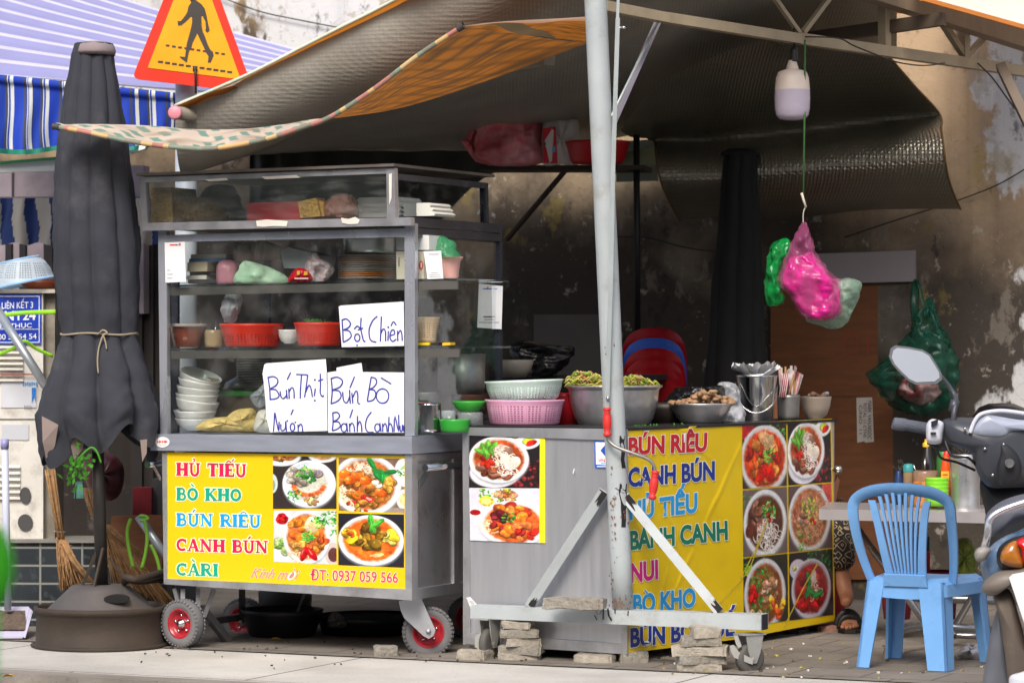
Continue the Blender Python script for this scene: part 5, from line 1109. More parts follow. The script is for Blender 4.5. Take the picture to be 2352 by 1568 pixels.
# under the cart
blk = plastic('#141416', .45)
mb = MB(); mb.turn(648, 14.75, [(1, 1476), (62, 1476), (78, 1450), (92, 1408), (96, 1398), (93, 1397), (86, 1412)], 40); mb.build('black_basin', blk, label='round black plastic basin on the ground under the glass cart', cat='basin')
mb = MB(); mb.turn(850, 14.9, [(1, 1470), (105, 1470), (120, 1420), (122, 1410), (118, 1410)], 40); mb.build('black_basin', blk, label='wider black basin under the right half of the glass cart', cat='basin')
mb = MB(); mb.turn(655, 15.1, [(1, 1400), (60, 1400), (62, 1360), (58, 1352)], 30); mb.build('grey_bucket', plastic('#4b4a48', .6), label='grey bucket in the dark behind the black basin', cat='bucket')
mb = MB(); mb.pillow([(752, 1436), (756, 1412), (772, 1404), (790, 1416), (800, 1438), (775, 1442)], 14.7, .05, wob=.04); mb.build('clear_bag', bagm('under', '#8a8a88', .3), label='crumpled clear bag lying in the dark under the cart', cat='bag')
# ================================================================ steel counter at the street corner
C2 = P(1440, CY, 13.5); LU = Vector((-.866, .5, 0)); RU = Vector((.56, .8285, 0))
LP2 = Plane(C2, C2 - LU); RP2 = Plane(C2, C2 + RU)
ct = thing('counter', 'low stainless steel counter with yellow printed menu on its right side', 'counter', P(1500, 1510, 13.9))
def K(a, b, py):      # a metres along the left face, b along the right face, at the height py has on the corner
    q = C2 + LU * a + RU * b; return Vector((q.x, q.y, EYE - (py - CY) * 13.5 / F))
W2, D2 = .80, 1.82
mb = MB(); mb.prism([K(0, 0, 985), K(W2, 0, 985), K(W2, D2, 985), K(0, D2, 985)], Vector((0, 0, -(1500 - 985) * 13.5 / F)))
mb.build('body', mat('panel_steel', '#c4c5ca', rough=.34, metal=.7, var=.05, scale=9, stretch=(4, 4, .25), dirt='#8d8a86', damt=.12, dscale=30, bump=.2, bscale=3), ct)
mb = MB(); o = .012
mb.prism([K(-.01, -.01, 982), K(W2 + .01, -.01, 982), K(W2 + .01, D2 + .01, 982), K(-.01, D2 + .01, 982)], (0, 0, -.012)); mb.build('top', mat('dark_top', '#2d2c2e', rough=.4, metal=.4, var=.3), ct)
fr = mat('frame_steel')
mb = MB(); mb.slab([(1062, 981), (1441, 984.5), (1441, 1012), (1062, 999)], LP2, .01, .012); mb.slab([(1062, 999), (1076, 999.5), (1080, 1478), (1066, 1477)], LP2, .01, .01)
mb.slab([(1425, 1010), (1441, 1012), (1441, 1502), (1427, 1501)], LP2, .01, .01); mb.slab([(1080, 1452), (1428, 1478), (1428, 1501), (1080, 1478)], LP2, .008, .01); mb.build('frame', fr, ct)
mb = MB(); mb.slab([(1078, 998), (1252, 1001), (1252, 1246), (1080, 1240)], LP2, .002, .004, '#f4f4f4'); mb.slab([(1240, 1000), (1252, 1000), (1252, 1246.5), (1239, 1246)], LP2, .001, .006, '#f7e40c')
po = mb.build('dish_poster', COLR(), ct)
d = Pic(150, '#5a1f1c')
d.a[:] = np.array([.13, .11, .12]); d.chunks(.9, .75, .35, ['#7a2428', '#9a3a34', '#4a1416'], 60, .03, .05)
d.ell(.8, .05, .24, .22, '#f0f0f0').chunks(.72, .02, .14, ['#b8cc3a', '#d0d850', '#7aa830'], 9, .06, .1).ell(.88, .14, .1, .05, '#d8201c', -.5, .2, .4)
d.ell(.36, .72, .38, .3, '#e4e0e8').bowl(.42, .46, .44, .46, '#a5451c', rim='#efecee', inner='#eadfda', k=.86)
d.chunks(.4, .58, .24, ['#8a4a30', '#a86448', '#6a3220', '#c08468'], 20, .07, .12).ell(.5, .32, .13, .16, '#8f6a58', .4, .2, .3).ell(.44, .26, .1, .12, '#a9786a', .2, .2, .3).ell(.62, .52, .11, .15, '#ecdccb', .5, .15, .2).ell(.52, .46, .08, .12, '#e8d6c4', -.3)
d.noodle(.45, .4, .14, 50, '#f4ead8').chunks(.24, .5, .08, ['#d8301c', '#c4241a'], 8, .04, .08).noodle(.55, .68, .08, 20, '#f6f0e8')
for (x, y, a) in ((.2, .24, 1.3), (.26, .18, 1.7), (.3, .28, 1.2), (.16, .32, .6), (.33, .2, 2.2), (.24, .36, 1.5)): d.leaf(x, y, .12, .045, a, '#5a9a34')
POSTER = d.grain()
print_pic(po, POSTER, [(1078, 999), (1240, 1001), (1239, 1120), (1078, 1119)], LP2, .0065)
d = Pic(150, '#dcd6e2')
d.ell(.08, .48, .12, .1, '#f0eef2').ell(.08, .46, .08, .06, '#b8141c'); d.herbs(.42, .12, .28, 90, ('#6aa832', '#8ab83a', '#3f8a34')).chunks(.55, .1, .16, ['#d8703c', '#e0a070', '#b8b83c'], 16, .03, .07).ell(.24, .24, .11, .1, '#e8d020', 0, .1, .2).ell(.24, .24, .08, .07, '#f4ec80')
d.bowl(.62, .66, .5, .44, '#e0662a', rim='#f2ecf2', inner='#f0e4e4', k=.86); d.noodle(.3, .72, .12, 40, '#f4dcb4')
d.chunks(.6, .62, .3, ['#d8501c', '#e87a24', '#b8341a', '#a82a24', '#f0923c'], 46, .06, .12).chunks(.75, .82, .18, ['#e02a1c', '#f0803c'], 10, .06, .1).chunks(.42, .56, .1, ['#8a2430', '#6a1a24'], 7, .06, .1).herbs(.56, .55, .1, 16)
print_pic(po, d.grain(), [(1078, 1121), (1239, 1122), (1239, 1246), (1080, 1240)], LP2, .0065)
mb = MB(); mb.slab([(1365, 1012), (1412, 1013), (1413, 1077), (1366, 1074)], LP2, .002, .005, '#1a5fd0'); mb.slab([(1368, 1015), (1410, 1016), (1411, 1069), (1369, 1066)], LP2, .001, .0065, '#f3f5f8')
mb.slab([(1379, 1034), (1390, 1021), (1401, 1034), (1390, 1047)], LP2, .001, .008, '#1a4fb8'); text(mb, 'VN', ((1374, 1053), (1374, 1060), (1389, 1053), (1389, 1060)), LP2, .008, '#d8242c', .01); mb.rect(1371, 1069.5, 1405, 1072, LP2, .0006, .008, '#dfe6f4')
mb.rect(1380, 1062.5, 1390, 1064.5, LP2, .0006, .008, '#6ab8d8')
mb.build('blue_sticker', COLR(), ct)
mb = MB(); rg = random.Random(5)
for q in ([(1070, 1372), (1080, 1370), (1098, 1390), (1088, 1394)], [(1074, 1378), (1086, 1380), (1096, 1398), (1080, 1396)], [(1318, 1075), (1320, 1076), (1317, 1088), (1315, 1086)]): mb.slab(q, LP2, .0005, .013, '#e4e4e4'); mb.build('paint_splash', COLR(), ct); mb = MB()
for i in range(60):
    x, y = rg.uniform(1085, 1420), rg.uniform(1020, 1440)
    if x < 1258 and y < 1252: continue
    r_ = rg.uniform(.4, 1.1); mb.slab([(x - r_, y - r_), (x + r_, y - r_ * .6), (x + r_ * .7, y + r_), (x - r_ * .8, y + r_ * .9)], LP2, .0003, .003, '#c9c9c6')
mb.build('paint_speck', COLR(), ct, kind='stuff')
# right side: creased yellow vinyl
def RQ(u, py, off=0.0): return RP2.hit(u, py, off)
mb = MB(); rows = []; nu, nv = 90, 130
TLy, TRy, BLy, BRy = 985, 973, 1499, 1466
def crease(x, y):
    u = (x - 1441) / 259; v = (y - (TLy + (TRy - TLy) * u)) / ((BLy - TLy) + ((BRy - TRy) - (BLy - TLy)) * u); w = 0
    for (a, b, c_, s_, h_) in ((.35, 1, -.2, .015, .003), (.9, .45, -.62, .012, .004), (1, -.6, -.1, .012, .003), (-.8, 1, -.12, .014, .004), (.2, 1, -.12, .02, .003), (-.55, 1, .25, .01, .003), (1, .9, -1.1, .012, .004)):
        dd = (a * u + b * v + c_) / math.hypot(a, b) + .015 * noise.noise(Vector((u * 5, v * 5, a))); w += h_ * max(0, .4 + noise.noise(Vector((u * 4, v * 4, c_ * 9)))) * math.exp(-(dd / s_) ** 2)
    return .006 + max(0, w + .0025 * noise.noise(Vector((u * 6, v * 9, 3))))
for i in range(nv + 1):
    v = i / nv; row = []
    for j in range(nu + 1):
        u = j / nu; x = 1441 + 259 * u; y = (TLy + (TRy - TLy) * u) * (1 - v) + (BLy + (BRy - BLy) * u) * v
        row.append(RP2.hit(x, y, crease(x, y)))
    rows.append(row)
mb.grid(rows); mo2 = mb.build('menu_banner', mat('mustard_vinyl', '#e2c00c', rough=.35, var=.06, scale=3), ct)
mb = MB(); H2 = '#eef0e6'; OF = .0105; OC = lambda x, y: crease(x, y) + .0026
LTX = [('BÚN RIÊU', ((1444, 1006), (1444, 1043), (1625, 995), (1624, 1034)), '#c4122c'), ('CANH BÚN', ((1443, 1077), (1443, 1116), (1642, 1060), (1642, 1100)), '#12308c'), ('HỦ TIẾU', ((1446, 1153), (1446, 1192), (1602, 1133), (1602, 1174)), '#1a98d8'),
       ('BÁNH CANH', ((1447, 1221), (1447, 1261), (1671, 1197), (1672, 1237)), '#08765a'), ('NUI', ((1449, 1295), (1449, 1336), (1511, 1286), (1512, 1327)), '#c2107a'), ('BO KHO', ((1455, 1367), (1455, 1407), (1598, 1351), (1598, 1391)), '#1a98d8'), ('BÚN BO HUẾ', ((1448, 1444), (1448, 1484), (1690, 1415), (1690, 1456)), '#12308c')]
for s_, q, c_ in LTX: text(mb, s_, q, RP2, OC, c_, .04, H2, .03)
mb.ribbon([(1480, 1353), (1488, 1363)], 6, RP2, OF, H2); mb.ribbon([(1480.5, 1353.5), (1487.5, 1362.5)], 4, RP2, OF + .0012, '#1a98d8'); mb.ribbon([(1572, 1411), (1580, 1421)], 4.5, RP2, OF + .0012, '#12308c')
mb.build('lettering', mat('menu_ink'), mo2)
mb = MB(); mb.slab([(1699, 972), (1911, 961), (1918, 1424), (1699, 1466)], RP2, .003, .006); ps = mb.build('picture_sheet', mat('mustard_vinyl'), ct)
def quad(c, r):
    cx = [(1702.5, 1704, 1706, 1707), (1809, 1812, 1815, 1817), (1911, 1914, 1916, 1917)]
    def pt(ci, ri):
        xt = {0: (1703, 1707), 1: (1807.5, 1812), 2: (1909, 1916)}[ci]
        u = {0: 0, 1: .505, 2: 1}[ci]
        t = ri / 3; x = xt[0] + (xt[1] - xt[0]) * t
        ytop = 974 - 11 * u; ybot = 1440 - 28 * u
        return x, ytop + (ybot - ytop) * (0, .322, .657, 1)[ri]
    a, b, c_, d_ = pt(c, r), pt(c + 1, r), pt(c + 1, r + 1), pt(c, r + 1)
    g = 1.6; return [(a[0] + g, a[1] + g), (b[0] - g, b[1] + g), (c_[0] - g, c_[1] - g), (d_[0] + g, d_[1] - g)]
P6 = []
d = Pic(110, '#3a2a24'); d.herbs(.8, .1, .2, 60).ell(.1, .1, .2, .15, '#b82028'); d.bowl(.5, .55, .56, .55, '#c23a14', k=.88, rim='#d8d4d4'); d.chunks(.45, .55, .36, ['#d84818', '#e8742c', '#b82014', '#f0903c'], 40, .06, .12).ell(.55, .25, .22, .12, '#d8a070', .5, .2, .3).noodle(.62, .28, .14, 30, '#e8c48c').herbs(.6, .5, .12, 40); d.ell(.6, .8, .14, .12, '#d8140c', .4, .15, .3); d.ell(.4, .85, .12, .08, '#c4180c', -.4, .15, .3); P6.append(d.grain())
P6.append(POSTER)
d = Pic(110, '#6a5a58'); d.herbs(.15, .1, .2, 40); d.bowl(.5, .52, .5, .52, '#5a3420', k=.86, rim='#dcd8dc'); d.chunks(.4, .5, .28, ['#6a3a2c', '#8a5440', '#a4705c', '#5a2a20'], 26, .08, .14).herbs(.6, .35, .16, 50).noodle(.55, .72, .22, 70, '#ece6e0', .01).chunks(.6, .45, .06, ['#b8241c'], 4, .03, .05); P6.append(d.grain())
d = Pic(110, '#5a4644'); d.ell(.95, .1, .2, .2, '#c44a3c'); d.bowl(.48, .5, .5, .54, '#a05a34', k=.88, rim='#d4d0d4'); d.noodle(.5, .5, .34, 120, '#c8926c', .012).chunks(.4, .4, .2, ['#c08068', '#a4644c', '#d8a890'], 16, .06, .12).herbs(.5, .4, .2, 60, ('#8aa83a', '#5a8a2c', '#c8c04c')).herbs(.35, .85, .2, 30).chunks(.55, .55, .05, ['#d8141c'], 3, .03, .05); P6.append(d.grain())
d = Pic(110, '#2c2a20'); d.herbs(.3, .08, .3, 70).ell(.12, .2, .1, .09, '#8ac82c'); d.bowl(.48, .56, .48, .54, '#8a4a24', k=.88, rim='#ccc8d0'); d.herbs(.45, .5, .34, 120, ('#2c7a34', '#4a9a3c', '#1c5a28')).chunks(.6, .55, .2, ['#c89878', '#a87858', '#d8b494'], 18, .04, .08).chunks(.2, .55, .08, ['#c81414', '#e02a1c'], 5, .06, .09).chunks(.75, .75, .16, ['#e0501c', '#e8b02c'], 12, .05, .09).chunks(.3, .8, .12, ['#e0b87c'], 8, .04, .07); P6.append(d.grain())
d = Pic(110, '#241c22'); d.herbs(.7, .1, .3, 90, ('#2c8a34', '#1c5a24')).ell(.2, .25, .2, .16, '#ccc4d0').chunks(.2, .25, .1, ['#c8c46a'], 5, .03, .05); d.bowl(.5, .56, .46, .46, '#8a1414', k=.86, rim='#c4bcc8', inner='#a89aa8'); d.chunks(.48, .6, .3, ['#a81418', '#7a0c10', '#c4241c'], 24, .07, .12).ell(.56, .38, .07, .12, '#c8b8b0', .2, .3).noodle(.6, .6, .12, 20, '#d0b8a8'); 
for (x, y, a) in ((.45, .42, 1.3), (.5, .62, .4), (.66, .66, -.3), (.42, .6, 2.0)): d.leaf(x, y, .13, .06, a, '#1f7a34')
P6.append(d.grain())
for r_ in range(3):
    for c_ in range(2): print_pic(ps, P6[r_ * 2 + c_], quad(c_, r_), RP2, .0075)
# loose strips of clear tape across the prints
mb = MB()
for q in ([(1640, 1400), (1720, 1310), (1765, 1190)], [(1700, 1330), (1735, 1262), (1760, 1200)], [(1800, 1440), (1850, 1340), (1880, 1290)]): mb = MB(); mb.ribbon(q, 3.0, RP2, .0095); mb.build('loose_tape', mat('yellowed_tape', '#d9c04c', rough=.2, seethru=.35), ct)

# ---------------------------------------------------------------- on the counter
def turn_t(cx, Y, prof, name, m, label, cat, tilt=0.0, seg=48, group=None, parent=None):
    mb = MB(); mb.turn(cx, Y, prof, seg, tilt); return mb.build(name, m, parent, label=label, cat=cat, group=group)
YB = 13.98
turn_t(1205, YB, [(1, 975), (74, 975), (80, 970), (87, 935), (89, 924), (92, 920), (92, 917), (88, 918), (84, 935), (76, 968), (1, 970)], 'pink_basket', mat('basket_pinkish', '#e8a9c8', rough=.4, perf=(64, 640, .012, .088)), 'pink plastic sieve basket on the left end of the counter', 'basket')
turn_t(1204, YB, [(1, 920), (70, 920), (78, 914), (86, 892), (88, 880), (91, 876), (91, 873), (87, 874), (83, 890), (72, 914), (1, 916)], 'pale_basket', mat('basket_pale', '#c3d6cf', rough=.4, perf=(64, 640, .012, .065)), 'pale green-white sieve basket nested tilted in the pink basket', 'basket', R(-2))
turn_t(1290, 14.15, [(1, 978), (40, 978), (48, 910), (50, 903), (47, 904)], 'red_basin', plastic('#c41c2c', .35), 'red plastic basin behind the pink basket and the large metal bowl', 'basin')
turn_t(1410, 14.05, [(1, 980), (74, 980), (82, 975), (92, 955), (101, 920), (104, 897), (105, 893), (112, 888), (112, 884), (105, 885), (100, 905), (92, 945), (74, 970)], 'mixing_bowl', STEEL(), 'large stainless steel mixing bowl of shredded vegetables behind the white post', 'bowl', seg=64)
vg = MB(); rg = random.Random(11)
for i in range(420):
    x = rg.gauss(0, 1) * 34 + (1348 if i < 260 else 1456); hgt = 30 * math.exp(-((x - 1340) / 46) ** 2) + 22 * math.exp(-((x - 1458) / 34) ** 2)
    if abs(x - 1410) > 98: continue
    y = 888 - hgt * rg.random(); Y = 14.05 + rg.uniform(-.1, .1); a = rg.random() * 6.28; l = rg.uniform(6, 14); c = rg.choice(['#a9b83c', '#c8c85c', '#7f9a34', '#d0b878', '#c89468', '#98b048'])
    vg.tube(path([(x, y, Y), (x + math.cos(a) * l, y - abs(math.sin(a)) * l * .7 - 2, Y - .015), (x + math.cos(a + 1) * l * 1.6, y + 3, Y)], 3), .0032, 4, col=c)
vg.ball(P(1400, 900, 14.05), .16, .16, .05, jit=.2, col='#a8a44c')
vg.build('shredded_vegetables', mat('shredded_veg', rough=.55, attr=True, var=.2), label='heap of green and orange shredded vegetables in the large mixing bowl', cat='vegetables')
turn_t(1610, 14.25, [(1, 976), (38, 976), (50, 966), (64, 945), (71, 932), (74, 928), (74, 925), (70, 927), (60, 945), (40, 966)], 'meat_bowl', STEEL(), 'smaller steel bowl piled with cooked meat', 'bowl')
mt = MB()
for i in range(70):
    x = rg.gauss(1612, 30); x = min(1678, max(1548, x)); h_ = 30 * math.exp(-((x - 1630) / 44) ** 2); y = 927 - h_ * rg.random()
    mt.ball(P(x, y, 14.25 + rg.uniform(-.09, .09)), rg.uniform(.012, .024), rg.uniform(.012, .02), rg.uniform(.009, .016), 10, .45, freq=2.2)
mt.build('cooked_meat', mat('cooked_meat', '#a3805f', rough=.5, var=.3, scale=30, bump=.6, bscale=60), label='heap of brown cooked meat pieces in the smaller steel bowl', cat='meat')
bb = MB(); bb.sack([(1515, 960), (1520, 930), (1540, 905), (1560, 888), (1590, 892), (1625, 896), (1650, 884), (1668, 905), (1664, 950), (1600, 975), (1540, 978)], 14.42, .1, wob=.07)
bb.build('black_bag', mat('black_bag', '#121214', rough=.25, var=.2, bump=1.0, bscale=22), label='crumpled black plastic bag behind the bowl of meat', cat='bag')
turn_t(1530, 14.4, [(1, 978), (44, 978), (56, 940), (58, 928), (40, 922)], 'dark_pan', DARKMETAL(), 'dark pan between the two steel bowls', 'pan')
bb = MB(); bb.sack([(1660, 972), (1656, 925), (1650, 885), (1665, 876), (1690, 884), (1702, 920), (1710, 968)], 14.5, .07, wob=.05); bb.build('clear_bag', bagm('clearw', '#c9ccd2', .25), label='clear plastic bag standing between the bowl of meat and the bucket', cat='bag')
YK = 14.75
bu = thing('steel_bucket', 'small steel bucket with wire handle full of paper napkins', 'bucket', P(1737, 970, YK))
mb = MB(); mb.turn(1737, YK, [(1, 970), (36, 970), (38, 968), (44, 905), (47, 866), (49, 862), (47, 861), (44, 880)], 40); mb.build('body', CHROME(), bu)
mb = MB()
for y_ in (884, 897): mb.turn(1737, YK, [(46 - (y_ - 866) * .1, y_ - 1.4), (47.2 - (y_ - 866) * .1, y_), (46 - (y_ - 866) * .1, y_ + 1.4)], 40)
mb.build('band', CHROME(), bu)
mb = MB(); mb.tube(path([(1690, 876, YK), (1691, 890, YK - .05), (1700, 925, YK - .1), (1725, 946, YK - .13), (1755, 944, YK - .13), (1780, 920, YK - .1), (1785, 885, YK)], 6), .0025, 8); mb.build('handle', CHROME(), bu)
mb = MB()
for k in range(9):
    a = k * .7; rows = [[P(1735 + 60 * math.cos(th) * (.4 + .6 * v) * (1 - .03 * k), 865 - 26 * v * (.35 + .65 * rg.random() ** .2) + 4 * math.sin(9 * th + k) * v - k, YK + .09 * math.sin(th) * (.4 + .6 * v)) for th in [a + 1.3 * j / 14 for j in range(15)]] for v in (0, .5, 1)]
    mb.grid(rows)
mb.build('napkins', PAPER(), label='frilled white paper napkins standing in the steel bucket', cat='napkins')
turn_t(1811, 14.9, [(1, 963), (24, 963), (25, 955), (26, 912), (26, 906), (24, 906)], 'steel_mug', DULL(), 'dull metal mug of wrapped chopsticks and straws', 'mug')
mb = MB(); cs = ['#d8a0a4', '#c84a5c', '#e0d4cc', '#b88a5c', '#d8ccd0', '#c8b8a8', '#a87848']
for i in range(44):
    bx = rg.uniform(1796, 1826); tx = bx + rg.uniform(-6, 22); mb.tube([P(bx, 930, 14.9 + rg.uniform(-.03, .03)), P(tx, 838 + rg.uniform(0, 34), 14.9 + rg.uniform(-.04, .04))], rg.uniform(.003, .007), 5, col=rg.choice(cs), flat=.5)
for i in range(7): 
    x = 1790 + i * 2.2; mb.tube([P(x, 912, 14.84), P(x + 8, 858, 14.84)], .004, 5, col=('#c8203c' if i % 2 else '#e8dcdc'))
mb.build('wrapped_chopsticks', mat('wrapped_sticks', rough=.4, attr=True, var=.2), label='bunch of red striped wrapped chopsticks and straws in the dull mug', cat='chopsticks')
turn_t(1873, 15.05, cup_in(37, 910, 962, 16, 3), 'cream_bowl', mat('cream_china', '#b5a594', rough=.35, var=.06), 'cream china bowl at the far right end of the counter', 'bowl')
bb = MB()
for i in range(9): bb.ball(P(1862 + i * 4.5, 908 - 4 * math.sin(i), 15.05 + rg.uniform(-.04, .04)), .014, .014, .01, 8, .5, col=rg.choice(['#9a7a5a', '#c9c4d0', '#7a5a44']))
bb.build('wrapped_bits', mat('wrapped_sticks'), label='small wrapped seasoning bits lying in the cream bowl', cat='sachets')
mb = MB()
for i in range(16):
    x = rg.choice([1330, 1560, 1470, 1500, 1455]) + rg.uniform(-12, 12); Y = 13.75 + (x - 1440) * .0012; mb.tube([P(x, 981 - (x - 1440) * .04, Y), P(x + rg.uniform(-6, 6), 976 - (x - 1440) * .04, Y)], .003, 4)
mb.build('vegetable_scraps', mat('herb_green'), label='scraps of green leaf dropped along the counter edge', cat='scraps')
# ================================================================ white post on its wheeled beam
stand = thing('awning_post', 'white steel awning post with crank on a low wheeled beam', 'post', P(1425, 1530, 13.35))
bp = Plane(P(1080, CY, 13.72), P(1748, CY, 13.16)); wpt = WHITEPAINT()
mb = MB(); mb.slab([(1080, 1390), (1748, 1411), (1748, 1447), (1080, 1419)], bp, .085); mb.build('base_beam', wpt, stand)
a = bp.hit(1748, 1411); b = bp.hit(1748, 1447)
mb = MB(); mb.prism([a + bp.n * .01, b + bp.n * .01, b + bp.n * .075, a + bp.n * .075], bp.u * .0015); mb.build('beam_end', plastic('#24242a', .6), stand)
pb = bp.back(.045); p0 = pb.hit(1431, 1402); top = P(1358, -220, p0.y)
mb = MB(); n = 14; mb.tube([p0.lerp(top, i / n) for i in range(n + 1)], [.0445 + .003 * i / n for i in range(n + 1)], 40)
mb.build('post', wpt, stand)
mb = MB()
mb.beam(pb.hit(1386, 1128), pb.hit(1216, 1390), .04, .04, (0, 1, 0)); mb.build('brace', wpt, stand)
mb = MB(); mb.beam(pb.hit(1436, 1140), pb.hit(1652, 1404), .04, .044, (0, 1, 0)); mb.build('brace', wpt, stand)
# black paint drips and rust at the joints
mb = MB(); pf = bp.back(-.0025)
def pd_():
    global mb; mb.build('paint_drip', plastic('#1d1b1c', .5), stand); mb = MB()
for pts, w in (([(1345 + 18, 1392), (1373, 1410)], 1), ([(1386, 1396), (1385, 1422)], 3), ([(1396, 1396), (1398, 1412), (1405, 1424)], 4), ([(1412, 1397), (1413, 1408)], 2.5), ([(1443, 1402), (1442, 1413)], 2.5), ([(1365, 1412), (1371, 1423)], 2), ([(1377, 1410), (1386, 1395)], 1.2)): mb.ribbon(pts, w, pf, .001); pd_()
def on_post(x, y):   # a point on the near face of the round post
    t = (y - 1402) / (-220 - 1402); cx = 1431 + (1358 - 1431) * t; r = .0465; k = F / p0.y
    dx = max(-.99, min(.99, (x - cx) / k / r)); return P(x, y, p0.y - r * math.sqrt(1 - dx * dx) - .0015)
def drip(pts, w):
    L_, R_ = [], []
    for i, (x, y) in enumerate(pts):
        ww = w * (1 - .5 * i / len(pts)) * rg.uniform(.8, 1.2); L_.append(on_post(x - ww, y)); R_.append(on_post(x + ww, y))
    mb.grid([L_, R_]); pd_()
drip([(1430, 1000), (1428, 1015), (1432, 1035), (1430, 1055), (1433, 1075)], 7); drip([(1432, 1110), (1430, 1130), (1434, 1150), (1432, 1170), (1433, 1190), (1432, 1210)], 9); drip([(1420, 1120), (1428, 1125), (1436, 1132)], 8)
def joint(a, b, ln, hw, th):
    """worn black paint round the end of a brace, with a ragged edge"""
    l = math.hypot(b[0] - a[0], b[1] - a[1]); ux, uy = (b[0] - a[0]) / l, (b[1] - a[1]) / l; q = [(a[0] - uy * hw, a[1] + ux * hw)]
    for i in range(9):
        t = -1 + 2 * i / 8; d = ln * rg.uniform(.55, 1.25); q.append((a[0] + ux * d - uy * hw * -t, a[1] + uy * d + ux * hw * -t))
    q = [(a[0] - uy * hw * -1, a[1] + ux * hw * -1)] + q[1:][::-1] + [(a[0] + uy * hw * -1, a[1] - ux * hw * -1)]
    mb.slab(q, pb.back(-th), .001, .0008); pd_()
joint((1386, 1128), (1216, 1390), 30, 10.5, .0205); joint((1216, 1390), (1386, 1128), 20, 10.5, .0205); joint((1436, 1140), (1652, 1404), 34, 10.5, .0225); joint((1652, 1404), (1436, 1140), 26, 10.5, .0225)
mb = MB(); rg = random.Random(21)
for (cx, cy, n, sx, sy_) in ((1410, 1150, 16, 5, 40), (1409, 1165, 10, 3, 16), (1440, 1160, 10, 5, 22), (1425, 1388, 30, 18, 8), (1410, 1300, 14, 4, 40), (1395, 860, 6, 8, 60)):
    for i in range(n):
        x, y = rg.gauss(cx, sx), min(1401, rg.gauss(cy, sy_)); s_ = rg.uniform(.8, 2.6); mb.poly([on_post(x + s_ * math.cos(t) * rg.uniform(.6, 1.1), y + 1.7 * s_ * math.sin(t) * rg.uniform(.6, 1.1)) for t in [k * .9 for k in range(7)]])
mb.build('rust_spot', mat('rust', '#7a5440', rough=.9, var=.3), stand, kind='stuff')
# crank, sliding bar and stays
mb = MB(); sb = [(1421, -40, p0.y - .12), (1419, 42, p0.y - .12), (1408, 390, p0.y - .1), (1403, 640, p0.y - .085), (1398, 800, p0.y - .075), (1394, 935, p0.y - .07)]
for q0, q1 in zip(sb[1:], sb[2:]): mb.beam(P(*q0), P(*q1), .018, .012, (0, 1, 0))
mb.beam(P(*sb[0]), P(1418, 60, p0.y - .115), .012, .01, (0, 1, 0)); mb.build('sliding_bar', mat('pale_zinc', '#a9b2b2', rough=.4, metal=.3, var=.1), stand)
mb = MB(); mb.ball(P(1433, 64, p0.y - .11), .008); mb.ball(P(1396, 914, p0.y - .085), .008); mb.tube([P(1416, 64, p0.y - .11), P(1433, 64, p0.y - .11)], .005, 8); mb.build('bolt', CHROME(), stand)
def grip(x0, y0, x1, y1, Y):
    A, B = P(x0, y0, Y), P(x1, y1, Y); pr = [(0, .010), (.03, .0165), (.1, .0165), (.13, .012), (.16, .0165), (.2, .0135), (.3, .0165), (.45, .0185), (.55, .0185), (.72, .016), (.84, .0115), (.87, .0165), (.95, .0168), (1, .010)]
    mb = MB(); mb.tube([A.lerp(B, t) for t, _ in pr], [r for _, r in pr], 20); mb.build('crank_grip', mat('red_grip', '#cf2f2b', rough=.5, var=.08), stand)
YG = p0.y - .08
grip(1394, 935, 1395, 1003, YG); grip(1505.5, 1080, 1497.5, 1147, YG - .02)
mb = MB(); mb.tube(path([(1395, 1002, YG), (1400, 1014, YG), (1418, 1027, YG - .01), (1452, 1040, YG - .02), (1484, 1052, YG - .02), (1499, 1064, YG - .02), (1505, 1082, YG - .02)], 6), .0075, 12); mb.build('crank_rod', DULL(), stand)
mb = MB(); ya = p0.y - .06
mb.beam(P(1512, 48, 14.1), P(1400, 300, ya + .05), .03, .03, (0, 1, 0)); mb.build('stay', mat('lilac_grey_bar', '#8d8690', rough=.5, var=.1), stand)
mb = MB(); mb.tube([P(1513, 46, 13.95), P(1404, 268, ya)], .006, 8); mb.build('tension_rod', mat('pale_zinc'), stand)
# castors
def castor(cx, cy, r, wd, Y, yaw, parent, ped):
    c = P(cx, cy, Y); M = Matrix.Rotation(yaw, 3, 'Z') @ Matrix.Rotation(R(90), 3, 'X')
    mb = MB(); mb.lathe(c, [(.001, -wd * .5), (r * .55, -wd * .5), (r * .8, -wd * .5), (r * .95, -wd * .38), (r, 0), (r * .95, wd * .38), (r * .8, wd * .5), (r * .55, wd * .5), (.001, wd * .45)], 36, M)
    w = mb.build('castor_wheel', mat('grey_rubber', '#55534f', rough=.7, var=.15, dirt='#7c766c'), parent)
    mb = MB()
    for sg in (-1, 1):
        ax = [(-.6, 1.55), (.75, 1.55), (.5, .4), (.22, -.28), (-.12, -.28), (-.42, .5)]
        q = [c + M @ Vector((x * r, y * r, sg * wd * .68)) for x, y in ax]; mb.prism(q, M @ Vector((0, 0, sg * .004)))
    q = [c + M @ Vector((x * r, 1.52 * r, z * wd)) for x, z in ((-.9, -.9), (.9, -.9), (.9, .9), (-.9, .9))]; mb.prism(q, (0, 0, .006))
    mb.tube([c + M @ Vector((0, 0, -wd * .85)), c + M @ Vector((0, 0, wd * .85))], .008, 10)
    mb.build('castor_bracket', mat('castor_zinc', '#b4b4b0', rough=.4, metal=.5, var=.15, dirt='#75695c', damt=.4), parent)
    if ped:
        mb = MB(); mb.slab(ped, FR(Y - wd * .95), .012); mb.build('brake_pedal', mat('castor_zinc'), parent)
T3 = lambda L_, c, r: [(588 * c + x / 4.0, 392.2 * r + y / 4.0) for x, y in L_]
